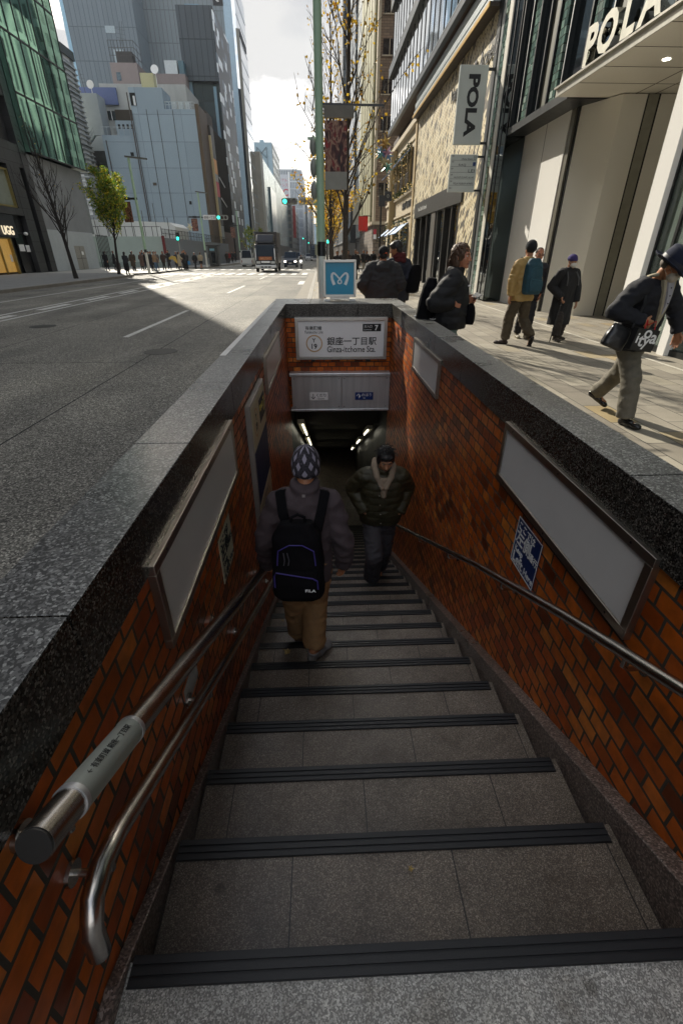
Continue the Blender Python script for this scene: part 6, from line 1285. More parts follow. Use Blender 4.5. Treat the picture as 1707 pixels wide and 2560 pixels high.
# ------------------------------------------------------------------ people
def capsule(mb, p0, p1, r0, r1, n=14, e0=True, e1=True, m=0):
    p0, p1 = Vector(p0), Vector(p1); d = p1 - p0
    if d.length < 1e-5: return mb.ell(p0, (r0,) * 3, m=m)
    d.normalize(); u = d.cross(Vector((0, 0, 1)))
    if u.length < 1e-3: u = Vector((1, 0, 0))
    u.normalize(); t = d.cross(u); rr = []
    def ring(c, r): rr.append([c + (u * math.cos(2 * math.pi * j / n) + t * math.sin(2 * math.pi * j / n)) * r for j in range(n)])
    if e0:
        for a in (80, 60, 35): ring(p0 - d * r0 * math.sin(R(a)), r0 * math.cos(R(a)))
    ring(p0, r0); ring(p1, r1)
    if e1:
        for a in (35, 60, 80): ring(p1 + d * r1 * math.sin(R(a)), r1 * math.cos(R(a)))
    return mb.rings(rr, m)
def chain(mb, pts, rs, n=14, e0=True, e1=True):
    for i in range(len(pts) - 1): capsule(mb, pts[i], pts[i + 1], rs[i], rs[i + 1], n, e0 or i > 0, e1 or i < len(pts) - 2)
def remesh(mb, voxel, smooth=3, fac=0.5):
    me = bpy.data.meshes.new('tmp'); me.from_pydata([tuple(v) for v in mb.v], [], mb.f); me.update()
    bm = bmesh.new(); bm.from_mesh(me); bmesh.ops.recalc_face_normals(bm, faces=bm.faces); bm.to_mesh(me); bm.free()
    o = bpy.data.objects.new('tmp', me); COL.objects.link(o)
    r = o.modifiers.new('r', 'REMESH'); r.mode = 'VOXEL'; r.voxel_size = voxel; r.adaptivity = 0
    if smooth: q = o.modifiers.new('s', 'SMOOTH'); q.factor = fac; q.iterations = smooth
    dg = bpy.context.evaluated_depsgraph_get(); out = bpy.data.meshes.new_from_object(o.evaluated_get(dg))
    bpy.data.objects.remove(o); bpy.data.meshes.remove(me); return out
def co(me):
    v = np.zeros(len(me.vertices) * 3); me.vertices.foreach_get('co', v); return v.reshape(-1, 3)
def nrm(me):
    v = np.zeros(len(me.vertices) * 3); me.vertices.foreach_get('normal', v); return v.reshape(-1, 3)
def setco(me, v): me.vertices.foreach_set('co', np.ascontiguousarray(v).ravel()); me.update()
def wrinkle(me, amp, sc=(9, 9, 16), seed=0.0, octv=2):
    v = co(me); n = nrm(me); d = np.zeros(len(v))
    for i, p in enumerate(v):
        q = Vector((p[0] * sc[0] + seed, p[1] * sc[1] + seed * 2, p[2] * sc[2])); a = mnoise.noise(q)
        if octv > 1: a = (1 - abs(a) * 2) * 0.6 + mnoise.noise(q * 2.3) * 0.4
        d[i] = a
    setco(me, v + n * (d * amp)[:, None])
def quilt(me, amp, h=0.075, z0=0.0, axis=(0, 0, 1)):
    v = co(me); n = nrm(me); t = (v @ np.array(axis, float) - z0) / h; setco(me, v + n * (amp * (np.abs(np.sin(np.pi * t)) ** 0.5 - 0.6))[:, None])
def finish(me, name, mats, par, mi=None):
    mats = mats if isinstance(mats, (list, tuple)) else [mats]
    for q in mats: me.materials.append(q)
    if mi is not None: me.polygons.foreach_set('material_index', np.array(mi, dtype=np.int32))
    setco(me, co(me) - np.array(worldloc(par))); me.polygons.foreach_set('use_smooth', [True] * len(me.polygons)); me.name = name
    o = bpy.data.objects.new(name, me); COL.objects.link(o); o.parent = par; return o
def centers(me):
    v = np.zeros(len(me.polygons) * 3); me.polygons.foreach_get('center', v); return v.reshape(-1, 3)
def fdir(a): return Vector((math.sin(R(a)), math.cos(R(a)), 0))
def rdir(a): return Vector((math.cos(R(a)), -math.sin(R(a)), 0))
def ik(a, c, l1, l2, pole):
    d = c - a; L = min(d.length, (l1 + l2) * 0.999); d.normalize(); x = (l1 * l1 - l2 * l2 + L * L) / (2 * L); h = math.sqrt(max(0, l1 * l1 - x * x)); p = pole - d * pole.dot(d)
    if p.length < 1e-4: p = Vector((0, 1, 0))
    return a + d * x + p.normalized() * h
SKIN = {}
def skin(nm, h):
    if nm in SKIN: return SKIN[nm]
    m = pm('skin_' + nm, srgb(h), 0.5, 0, 0.10, 30, 0.05, 200); b = [q for q in m.node_tree.nodes if q.type == 'BSDF_PRINCIPLED'][0]; b.inputs['Subsurface Weight'].default_value = 0.12; b.inputs['Subsurface Radius'].default_value = (0.02, 0.008, 0.004); SKIN[nm] = m; return m
def hand(mb, w, d, n, t, curl=0.5, s=1.0, spread=1.0):
    d, n, t = (Vector(q).normalized() for q in (d, n, t)); t = (t - d * t.dot(d)).normalized(); n = (n - d * n.dot(d) - t * n.dot(t)).normalized(); w = Vector(w)
    mb.loft([(w, t * .026 * s, n * .020 * s), (w + d * .03 * s, t * .036 * s, n * .017 * s), (w + d * .065 * s, t * .041 * s, n * .015 * s), (w + d * .092 * s, t * .039 * s, n * .012 * s)], 16, p=2.6)
    for k, (off, ln, cr) in enumerate(((.031, .068, .8), (.0105, .077, .95), (-.0105, .071, 1.05), (-.031, .055, 1.2))):
        p = w + d * (.088 - .006 * abs(k - 1)) * s + t * off * s; q = d + t * off * 1.5 * spread; q.normalize(); a = 0; pts = [p - q * 0.012 * s, p]
        for f_, c_ in ((.45, .55), (.30, .9), (.25, .7)):
            a += curl * cr * c_; e = q * math.cos(a) + n * math.sin(a); p = p + e * ln * f_ * s; pts.append(p)
        chain(mb, pts, [.0098 * s, .0095 * s, .0088 * s, .0082 * s, .0068 * s], 10)
    p = w + d * .025 * s + t * .028 * s + n * .004 * s; e = (d * .62 + t * .62 + n * .35).normalized(); q = p + e * .045 * s; e2 = (d * .85 + t * .15 + n * (.35 + curl * .35)).normalized(); q2 = q + e2 * .032 * s; q3 = q2 + (e2 + n * .3 * curl).normalized() * .024 * s
    chain(mb, [p, q, q2, q3], [.0155 * s, .0115 * s, .0105 * s, .0085 * s], 10)
class Fig: pass
def figure(label, pel, neck, head, hyaw, hpitch, tyaw, shw, ank, feet, wr, el, H=1.68, grp=None, loc=None):
    f = Fig(); s = H / 1.70; f.s = s; f.tyaw = tyaw; f.F, f.Rt = fdir(tyaw), rdir(tyaw); f.pel, f.neck, f.head = Vector(pel), Vector(neck), Vector(head); f.hyaw, f.hp = hyaw, hpitch
    f.up = (f.neck - f.pel).normalized(); f.sh = [f.neck - f.Rt * shw - f.up * .065 * s, f.neck + f.Rt * shw - f.up * .065 * s]
    f.hip = [f.pel - f.Rt * .088 * s - Vector((0, 0, .03)), f.pel + f.Rt * .088 * s - Vector((0, 0, .03))]
    f.ank = [Vector(a) for a in ank]; f.feet = feet; ls = min(.85 * s, 1.012 * max((f.hip[i] - f.ank[i]).length for i in (0, 1))); f.knee = [ik(f.hip[i], f.ank[i], .506 * ls, .494 * ls, fdir(tyaw) + Vector((0, 0, .1))) for i in (0, 1)]
    f.wr = [Vector(a) for a in wr]; f.el = [Vector(e) if e is not None else ik(f.sh[i], f.wr[i], .29 * s, .26 * s, -f.F + (f.Rt if i else -f.Rt) * .6) for i, e in enumerate(el)]
    z = min(a.z for a in f.ank) - .085; f.t = thing('person', label, 'person', loc or (f.pel.x, f.pel.y, z), group=grp)
    f.hf = (fdir(hyaw) * math.cos(R(hpitch)) + Vector((0, 0, 1)) * math.sin(R(hpitch))).normalized(); f.hr = rdir(hyaw); f.hu = f.hr.cross(f.hf); f.M = Matrix((f.hr, f.hf, f.hu)).transposed()
    return f
def HP(f, x, y, z): return f.head + (f.hr * x + f.hf * y + f.hu * z) * f.s     # a point in head space: right, forward, up of the head centre
def body(f, sk, hands, vox=0.0065, lips=True):
    """one continuous body surface: trunk, neck, head, limbs, hands"""
    s = f.s; mb = MB(); P, up, F_, Rt = f.pel, f.up, f.F, f.Rt; L = (f.neck - P).length
    mb.loft([(P - up * .10 * s, Rt * .12 * s, F_ * .09 * s), (P, Rt * .155 * s, F_ * .105 * s), (P + up * L * .32, Rt * .135 * s, F_ * .095 * s), (P + up * L * .62, Rt * .160 * s, F_ * .112 * s), (P + up * L * .86, Rt * .165 * s, F_ * .095 * s), (P + up * L * .97, Rt * .10 * s, F_ * .07 * s), (P + up * L * 1.02, Rt * .055 * s, F_ * .055 * s)], 22, p=2.3)
    capsule(mb, f.neck - up * .03, f.head - f.hu * .05 * s - f.hf * .015 * s, .060 * s, .053 * s)
    def E(x, y, z, a, b, c): mb.ell(HP(f, x, y, z), (a * s, b * s, c * s), 18, 12, 0, f.M)
    E(0, -.012, .035, .074, .094, .085); E(0, .022, -.02, .066, .072, .088); E(0, .032, -.075, .048, .052, .042); E(0, .072, -.098, .022, .018, .017); E(-.03, .050, -.025, .03, .035, .03); E(.03, .050, -.025, .03, .035, .03); E(0, .070, .028, .052, .022, .018)
    capsule(mb, HP(f, 0, .086, .012), HP(f, 0, .107, -.030), .0085 * s, .0135 * s); E(-.011, .097, -.034, .009, .010, .008); E(.011, .097, -.034, .009, .010, .008)
    E(0, .086, -.062, .022, .011, .0065); E(0, .083, -.073, .019, .011, .0075)
    for k in (-1, 1): mb.ell(HP(f, k * .077, -.008, -.012), (.008 * s, .017 * s, .030 * s), 12, 9, 0, f.M)
    for i in (0, 1):
        chain(mb, [f.sh[i], f.el[i], f.wr[i]], [.052 * s, .041 * s, .028 * s]); chain(mb, [f.hip[i], f.knee[i], f.ank[i]], [.085 * s, .056 * s, .04 * s]); 
        fd = fdir(f.feet[i][0]); capsule(mb, f.ank[i] - Vector((0, 0, .04 * s)), f.ank[i] + fd * .12 * s * math.cos(R(f.feet[i][1])) - Vector((0, 0, .05 * s + .12 * s * math.sin(R(f.feet[i][1])))), .035 * s, .028 * s)
        h = hands[i]
        if h:
            d, n, t, c = h; hand(mb, f.wr[i], d, n, t, c, s)
    me = remesh(mb, vox, 2, 0.45)
    c = centers(me) - np.array(f.head); M = np.array(f.M); q = c @ M; mi = np.zeros(len(c), int)
    if lips: mi[(np.abs(q[:, 0]) < .021 * s) & (q[:, 1] > .084 * s) & (np.abs(q[:, 2] + .067 * s) < .0115 * s)] = 1
    finish(me, 'body', [sk, pm('lips', srgb('#8d574a'), 0.45)], f.t, mi)
    return f
EYEW = pm('eye_white', (0.5, 0.48, 0.45), 0.25); IRIS = pm('iris', (0.012, 0.008, 0.006), 0.15)
def eyes(f, brow='#140e0b', lids=True):
    for k in (-1, 1):
        m = MB(); m.ell(HP(f, k * .030, .074, .008), (.0125 * f.s, .012 * f.s, .0075 * f.s), 12, 8, 0, f.M); e = m.build('eye', EYEW, f.t, smooth=True)
        m = MB(); m.ell(HP(f, k * .030, .0805, .007), (.006 * f.s, .0065 * f.s, .006 * f.s), 10, 7, 0, f.M); m.build('iris', IRIS, e, smooth=True)
        m = MB(); m.tube([HP(f, k * .013, .088, .024), HP(f, k * .03, .090, .030), HP(f, k * .047, .078, .026)], [.003 * f.s, .0042 * f.s, .002 * f.s], 6); m.build('eyebrow', pm('brow' + brow, srgb(brow), 0.9), f.t, smooth=True)
def blob(f, name, mats, fn, vox=0.01, smooth=3, wr=None, ql=None, mi=None, par=None):
    mb = MB(); fn(mb); me = remesh(mb, vox, smooth)
    if ql: quilt(me, *ql)
    if wr: wrinkle(me, *wr)
    return finish(me, name, mats, par or f.t, mi(centers(me)) if mi else None)
def top(f, name, mat, secs, arm, vox=0.010, wr=(0.016, (7, 7, 13), 1.0), ql=None, collar=None, hood=None, extra=None, mi=None, cuff=0.0, flat=True):
    """a jacket, coat or fleece: torso rings (t along pelvis-neck, half width, half depth, forward shift), sleeves"""
    s = f.s; L = (f.neck - f.pel).length
    def fn(mb):
        R_ = []
        for q in secs:
            t, a, b = q[:3]; sh = q[3] if len(q) > 3 else 0; c = f.pel + f.up * L * t + f.F * sh
            if t < 0: c = f.pel + Vector((0, 0, 1)) * L * t + f.F * sh
            R_.append((c, f.Rt * a * s, f.F * b * s))
        mb.loft(R_, 26, p=2.4)
        for i in (0, 1):
            w_ = f.wr[i] + (f.wr[i] - f.el[i]).normalized() * cuff; k = f.sh[i].lerp(f.neck, .35)
            chain(mb, [k, f.sh[i], f.sh[i].lerp(f.el[i], .5), f.el[i], f.el[i].lerp(w_, .55), w_], [arm[0] * .95 * s, arm[0] * s, (arm[0] + arm[1]) / 2 * 1.02 * s, arm[1] * s, (arm[1] + arm[2]) / 2 * 1.03 * s, arm[2] * s], 16, True, False)
        if collar:
            r, h = collar; mb.loft([(f.neck - f.up * .05, f.Rt * (r + .03) * s, f.F * (r + .025) * s), (f.neck, f.Rt * (r + .008) * s, f.F * (r + .008) * s), (f.neck + (f.head - f.neck).normalized() * h, f.Rt * r * s, f.F * r * s)], 20)
        if hood:
            c = f.neck - f.F * .10 * s - f.up * .045 * s; mb.ell(c, (.15 * s, .085 * s, .10 * s), 18, 12, 0, Matrix((f.Rt, f.F, Vector((0, 0, 1)))).transposed()); 
            pts = [f.neck + (f.Rt * math.sin(a) * .125 - f.F * math.cos(a) * .115) * s + f.up * (.02 - .03 * math.cos(a)) * s for a in [R(-150 + 25 * j) for j in range(13)]]; chain(mb, pts, [.034 * s] * 13, 10)
        if extra: extra(mb)
    return blob(f, name, mat, fn, vox, 3, wr, ql, mi)
def trousers(f, mat, hip=(.175, .125), r=(.096, .080, .074), hem=0.065, vox=0.011, wr=(0.016, (8, 8, 15), 3.0), name='trousers'):
    s = f.s
    def fn(mb):
        mb.loft([(f.pel + f.up * .10, f.Rt * hip[0] * .93 * s, f.F * hip[1] * .95 * s), (f.pel, f.Rt * hip[0] * s, f.F * hip[1] * s), (f.pel - Vector((0, 0, .10 * s)), f.Rt * hip[0] * .9 * s, f.F * hip[1] * .95 * s)], 22, p=2.3)
        for i in (0, 1):
            e = f.ank[i] + (f.knee[i] - f.ank[i]).normalized() * (hem - 0.05); chain(mb, [f.hip[i], f.hip[i].lerp(f.knee[i], .5), f.knee[i], f.knee[i].lerp(e, .6), e], [r[0] * s, (r[0] + r[1]) / 2 * s, r[1] * s, (r[1] + r[2]) / 2 * s, r[2] * s], 16, True, False)
    return blob(f, name, mat, fn, vox, 3, wr)
def shoes(f, mat, sole, L=.27, w_=.046, h=.055, high=0.0, solem=None):
    for i in (0, 1):
        yaw, pit = f.feet[i]; s = f.s; fd0 = fdir(yaw); rd = rdir(yaw); fd = fd0 * math.cos(R(pit)) - Vector((0, 0, 1)) * math.sin(R(pit)); u = rd.cross(fd); a = f.ank[i]
        o = a - u * .085 * s - fd * .06 * s
        def fn(mb):
            for (y0, x, zz, rx, ry, rz) in ((.045, 0, .036, w_ * .86, .05, .042), (.12, 0, .036, w_ * .95, .075, .042), (.205, 0, .028, w_, .06, .034)): mb.ell(o + fd * y0 * s + u * zz * s, (rx * s, ry * s, rz * s), 16, 10, 0, Matrix((rd, fd, u)).transposed())
            capsule(mb, o + fd * .06 * s + u * .05 * s, o + fd * .055 * s + u * (.095 + high) * s, .042 * s, .045 * s, 14, True, False)
        mb = MB(); fn(mb); me = remesh(mb, .007, 2); v = co(me); q = v - np.array(o); hz = q @ np.array(u); lo = .004 * s; v = v + np.outer(np.where(hz < lo, lo - hz, 0), np.array(u)); setco(me, v)
        c = centers(me) - np.array(o); hh = c @ np.array(u); finish(me, 'shoe', [mat, sole], f.t, (hh < .022 * s).astype(int))
def mask(f, mat):
    def fn(mb):
        mb.ell(HP(f, 0, .062, -.052), (.068 * f.s, .058 * f.s, .055 * f.s), 18, 12, 0, f.M); mb.ell(HP(f, 0, .098, -.040), (.022 * f.s, .022 * f.s, .036 * f.s), 14, 10, 0, f.M)
    o = blob(f, 'face_mask', mat, fn, .006, 3)
    for k in (-1, 1):
        m = MB(); m.tube([HP(f, k * .060, .055, -.03), HP(f, k * .078, .0, -.002), HP(f, k * .083, -.02, .0)], .002, 6); m.tube([HP(f, k * .058, .05, -.075), HP(f, k * .077, -.01, -.04), HP(f, k * .083, -.022, -.012)], .002, 6); m.build('ear_loop', mat, o)
def glasses(f, mat):
    m = MB()
    for k in (-1, 1):
        m.tube([HP(f, k * .032 + .021 * math.cos(a), .098, .006 + .016 * math.sin(a)) for a in [2 * math.pi * j / 14 for j in range(15)]], .0022, 6); m.tube([HP(f, k * .053, .097, .010), HP(f, k * .079, .05, .010), HP(f, k * .082, -.005, .006)], .002, 6)
    m.tube([HP(f, -.011, .1, .008), HP(f, .011, .1, .008)], .0022, 6); m.build('glasses', mat, f.t)
def strands(f, mat, n, seed, fn_, par=None, name='hair_strands'):
    rs = random.Random(seed); m = MB()
    for k in range(n):
        pts, r = fn_(rs); m.tube(pts, [r * (1 - .8 * j / (len(pts) - 1)) for j in range(len(pts))], 5)
    return m.build(name, mat, par or f.t, smooth=True)
def cap_shell(f, mb, x=.082, y=.102, z=.094, cz=.036, cy=-.014): mb.ell(HP(f, 0, cy, cz), (x * f.s, y * f.s, z * f.s), 20, 14, 0, f.M)
def backpack(label, c, up, F_, Rt, w_, h, d, mat, pocket=None, name='backpack', wrk=(0.008, (9, 9, 9), 2.0), strap=None, pz=-.22, taper=.78):
    """a soft bag whose back lies toward F_; returns the root"""
    c, up, F_, Rt = map(Vector, (c, up, F_, Rt)); t = thing(name, label, 'backpack' if name == 'backpack' else 'bag', tuple(c - up * h / 2))
    mb = MB(); mb.loft([(c - up * h * .5, Rt * w_ * .44, F_ * d * .40), (c - up * h * .42, Rt * w_ * .5, F_ * d * .5), (c, Rt * w_ * .49, F_ * d * .5), (c + up * h * .32, Rt * w_ * .45, F_ * d * .42), (c + up * h * .5, Rt * w_ * taper * .36, F_ * d * .24)], 26, p=3.2)
    me = remesh(mb, .009, 3); wrinkle(me, *wrk); me.name = 'bag_body'; o = finish(me, 'bag_body', mat, t)
    if pocket:
        mb = MB(); q = c + up * h * pz - F_ * d * .46; mb.loft([(q - up * h * .20, Rt * w_ * .40, F_ * .03), (q, Rt * w_ * .42, F_ * .035), (q + up * h * .17, Rt * w_ * .40, F_ * .02)], 22, p=3.5); me = remesh(mb, .008, 2); wrinkle(me, .005, (9, 9, 9), 5); finish(me, 'pocket', mat, t)
        m = MB(); z = q + up * h * .165 - F_ * .026; m.tube([z - Rt * w_ * .41 - up * h * .20, z - Rt * w_ * .41 - up * .02, z - Rt * w_ * .38, z + Rt * w_ * .30 - up * .035, z + Rt * w_ * .39 - up * .05, z + Rt * w_ * .40 - up * h * .22], .0042, 6); m.build('zip', pocket, t, smooth=True)
        m = MB(); z = c + up * h * .16 - F_ * d * .455; m.tube([z - Rt * w_ * .36 - up * .07, z - Rt * w_ * .33 + up * .02, z - Rt * w_ * .12 + up * .055, z + Rt * w_ * .12 + up * .055, z + Rt * w_ * .33 + up * .02, z + Rt * w_ * .36 - up * .07], .0036, 6); m.build('zip', pocket, t, smooth=True)
    if strap:
        for s_ in strap: m = MB(); m.loft([(p, u * .5, n_ * .008) for p, u, n_ in s_], 8, p=4); m.build('strap', mat, t, smooth=True)
    return t
HAIRB = pm('hair_black', (0.012, 0.010, 0.010), 0.55, 0, 0.3, 40); HAIRBR = pm('hair_brown', (0.075, 0.038, 0.019), 0.62, 0, 0.3, 40)
def fab(nm, h, rough=0.85, bmp=0.12, var=0.14, bs=260, ns=14): return pm(nm, srgb(h), rough, 0, var, ns, bmp, bs)

# 1. man going down: patterned beanie, mauve fleece, black backpack, khaki trousers
f = figure('person going down the stairs in a mauve fleece, patterned beanie and khaki trousers', (-.15, 2.33, -.135), (-.125, 2.37, .335), (-.112, 2.42, .472), 4, -14, 0, .155, ((-.225, 2.60, -1.02), (-.105, 2.29, -.875)), ((-10, 18), (38, 0)), ((-.415, 2.56, -.30), (.110, 2.43, -.215)), ((-.375, 2.35, .03), (.100, 2.32, .02)), H=1.60)
body(f, skin('a', '#a8714f'), ((( .0, .45, -.75), (1, 0, 0), (0, 1, 0), 1.1), ((-.05, .25, -.95), (-1, 0, 0), (0, 1, 0), .55)))
FLC = fab('mauve_fleece', '#43383b', 0.95, 0.35, 0.14, 160)
top(f, 'fleece', FLC, ((-.20, .180, .140), (-.10, .185, .145), (.25, .176, .136), (.62, .175, .130), (.88, .152, .108), (1.0, .100, .088)), (.069, .063, .050), wr=(.021, (7, 7, 11), 1.0), collar=(.080, .075), cuff=.02)
m = MB(); m.box(-.135, 2.285, .345, -.118, 2.29, .362); m.build('label_tab', pm('tab_grey', srgb('#8b8380'), 0.6), f.t)
trousers(f, fab('khaki', '#937049', 0.8, 0.1), hip=(.185, .14), r=(.104, .086, .078), hem=.075, wr=(.016, (9, 9, 17), 3.0))
shoes(f, fab('shoe_grey', '#7d7a78', 0.6), fab('sole_pale', '#9c9a96', 0.6))
def argyle():
    m, n, b = newmat('argyle_knit'); g = N(n, 'ShaderNodeSeparateXYZ', {0: pos(n)})
    hx, hy, hz = f.head; dx = N(n, 'ShaderNodeMath', {0: g.outputs[0], 1: hx}, operation='SUBTRACT').outputs[0]; dy = N(n, 'ShaderNodeMath', {0: hy, 1: g.outputs[1]}, operation='SUBTRACT').outputs[0]
    a = N(n, 'ShaderNodeMath', {0: dx, 1: dy}, operation='ARCTAN2').outputs[0]; u = N(n, 'ShaderNodeMath', {0: a, 1: 1.42}, operation='MULTIPLY').outputs[0]; v = N(n, 'ShaderNodeMath', {0: N(n, 'ShaderNodeMath', {0: g.outputs[2], 1: hz}, operation='SUBTRACT').outputs[0], 1: 11.5}, operation='MULTIPLY').outputs[0]
    def dia(ou, ov):
        def cell(x, o): return N(n, 'ShaderNodeMath', {0: N(n, 'ShaderNodeMath', {0: N(n, 'ShaderNodeMath', {0: x, 1: o}, operation='ADD').outputs[0]}, operation='FRACT').outputs[0], 1: 0.5}, operation='SUBTRACT').outputs[0]
        cu, cv = (N(n, 'ShaderNodeMath', {0: cell(x, o)}, operation='ABSOLUTE').outputs[0] for x, o in ((u, ou), (v, ov))); q = N(n, 'ShaderNodeMath', {0: cu, 1: N(n, 'ShaderNodeMath', {0: cv, 1: 0.72}, operation='MULTIPLY').outputs[0]}, operation='ADD').outputs[0]; return q
    d1, d2 = dia(0.05, 0), dia(.55, .5); mn = N(n, 'ShaderNodeMath', {0: d1, 1: d2}, operation='MINIMUM').outputs[0]
    z = N(n, 'ShaderNodeTexNoise', {'Vector': N(n, 'ShaderNodeMapping', {0: pos(n), 'Scale': (70, 70, 260)}).outputs[0], 'Scale': 1.0, 'Detail': 4.0}).outputs['Fac']
    base = ramp(n, z, [(.35, srgb('#17151a')), (.62, srgb('#3a363e')), (.75, srgb('#55505a'))]); c = mixc(n, N(n, 'ShaderNodeMath', {0: mn, 1: .215}, operation='LESS_THAN').outputs[0], base, srgb('#8d8795')); n.links.new(c, b.inputs['Base Color']); b.inputs['Roughness'].default_value = 0.95; bump(n, b, z, 0.5, .004); return m
def bean(mb): cap_shell(f, mb, .088, .108, .112, .030, -.012); mb.loft([(HP(f, 0, -.01, -.045), f.hr * .082 * f.s, f.hf * .100 * f.s), (HP(f, 0, -.012, .03), f.hr * .090 * f.s, f.hf * .110 * f.s)], 22)
blob(f, 'beanie', argyle(), bean, .008, 3, (.004, (25, 25, 14), 2))
PK = pm('pack_black', srgb('#0d0c0f'), 0.85, 0, 0.2, 14, 0.12, 260, spec=0.12)
Fw, Rw = Vector((0, 1, 0)), Vector((1, 0, 0)); upb = f.up
def strapline(pts, w=.055): return [(Vector(p), Vector(u).normalized() * w * 1.75, Vector(n_)) for p, u, n_ in pts]
st1 = strapline([((-.21, 2.215, .14), (1, .0, .2), (0, 1, 0)), ((-.245, 2.235, .27), (1, 0, .25), (0, .9, .4)), ((-.262, 2.31, .372), (1, .1, .2), (0, .3, 1)), ((-.25, 2.43, .33), (1, .2, 0), (0, -.6, 1)), ((-.24, 2.50, .15), (1, 0, 0), (0, -1, .2))], .032)
st2 = strapline([((-.06, 2.215, .14), (1, .0, -.2), (0, 1, 0)), ((-.03, 2.235, .27), (1, 0, -.25), (0, .9, .4)), ((-.005, 2.31, .365), (1, -.1, -.2), (0, .3, 1)), ((-.02, 2.43, .33), (1, -.2, 0), (0, -.6, 1)), ((-.04, 2.50, .15), (1, 0, 0), (0, -1, .2))], .032)
bp_ = backpack('black backpack with purple piping worn by the person going down the stairs', (-.165, 2.118, .035), (.0, .12, .99), (.06, .99, -.1), (1, -.05, 0), .295, .47, .17, PK, pm('piping_purple', srgb('#3a2f78'), 0.5), strap=[st1, st2], taper=.86)
text('FILA', .017, SIGNW, (-.095, 1.985, -.085), (1, -.03, .0), (0, .15, 1), bp_, width=.058, ext=.001, bold=.02)
m = MB(); m.tube([(-.20, 2.14, .25), (-.19, 2.14, .30), (-.155, 2.145, .315), (-.12, 2.14, .30), (-.115, 2.14, .25)], .009, 8); m.build('grab_handle', PK, bp_, smooth=True)
m = MB(); [m.tube([(-.235 + .02 * k, 2.025, .145), (-.23 + .024 * k, 2.018, .10), (-.236 + .024 * k, 2.016, .07)], .0028, 6) for k in range(2)]; m.build('zip_pull', pm('pull_grey', srgb('#4a484f'), 0.6), bp_)

# 2. man coming up in an olive quilted jacket
f = figure('person climbing the stairs in an olive quilted jacket over a cream hoodie, hands in pockets', (.615, 4.50, -1.10), (.615, 4.43, -.485), (.628, 4.375, -.325), 178, -24, 180, .185, ((.665, 4.70, -1.96), (.525, 4.32, -1.835)), ((176, 38), (186, 0)), ((.80, 4.37, -.965), (.435, 4.37, -.955)), ((.905, 4.55, -.735), (.305, 4.55, -.725)), H=1.74)
body(f, skin('b', '#c08e6c'), (None, None)); eyes(f)
OL = fab('olive_jacket', '#332f1c', 0.6, 0.06, .1, 120)
top(f, 'quilted_jacket', OL, ((-.02, .225, .165), (.12, .235, .175), (.45, .235, .17), (.75, .225, .155), (.92, .18, .12), (1.0, .10, .08)), (.100, .090, .072), ql=(.0075, .085, 0.02), wr=(.010, (8, 8, 10), 2.0), collar=(.082, .05))
HOOD = fab('cream_hoodie', '#8f7f6c', 0.9, 0.15)
def hd_(mb):
    for s_ in (-1, 1): chain(mb, [f.neck + Vector((s_ * .085, .06, .10)), f.neck + Vector((s_ * .10, -.03, .075)), f.neck + Vector((s_ * .075, -.105, -.02)), f.neck + Vector((s_ * .025, -.155, -.13))], [.034, .036, .032, .02], 12)
    mb.ell(f.neck + Vector((0, .08, .045)), (.12, .06, .09)); mb.loft([(f.neck + Vector((0, -.125, -.25)), Vector((.028, 0, 0)), Vector((0, .04, 0))), (f.neck + Vector((0, -.09, -.03)), Vector((.07, 0, 0)), Vector((0, .05, 0)))], 14)
blob(f, 'hood', HOOD, hd_, .008, 3, (.006, (14, 14, 14), 1))
m = MB(); [m.ell(f.neck + Vector((-.055 + .008 * k, -.165 - .006 * k, -.10 - .11 * k)), (.008, .005, .008), 8, 6) for k in range(5)]; m.build('snap_button', pm('snap', (0.5, 0.48, 0.42), 0.3, 0.8), f.t)
trousers(f, fab('grey_trousers', '#3d3a3e', 0.85), hip=(.18, .135), r=(.105, .092, .088)); shoes(f, fab('shoe_black', '#161515', 0.5), fab('sole_dark', '#2a2928', 0.6))
def hr_(mb): cap_shell(f, mb, .085, .098, .092, .045, -.022); mb.ell(HP(f, 0, .055, .084), (.072 * f.s, .045 * f.s, .036 * f.s), 14, 10, 0, f.M); [mb.ell(HP(f, k * .07, .0, .005), (.018 * f.s, .045 * f.s, .05 * f.s), 12, 9, 0, f.M) for k in (-1, 1)]
blob(f, 'hair', HAIRB, hr_, .008, 2, (.010, (30, 30, 18), 1))
def sf(rs):
    a, b_ = rs.uniform(0, 6.28), rs.uniform(.1, 1.25); d = Vector((math.sin(b_) * math.cos(a), math.sin(b_) * math.sin(a), math.cos(b_))); p = Vector((.084 * d.x, -.02 + .095 * d.y, .045 + .088 * d.z)); t_ = Vector((d.x * .5 + rs.uniform(-.5, .5), d.y * .5 + .45, -.15 + rs.uniform(-.2, .5))).normalized() * rs.uniform(.03, .06)
    return [HP(f, *p), HP(f, *(p + t_ * .5 + d * .012)), HP(f, *(p + t_ + d * .004))], .0035
strands(f, HAIRB, 240, 3, sf)

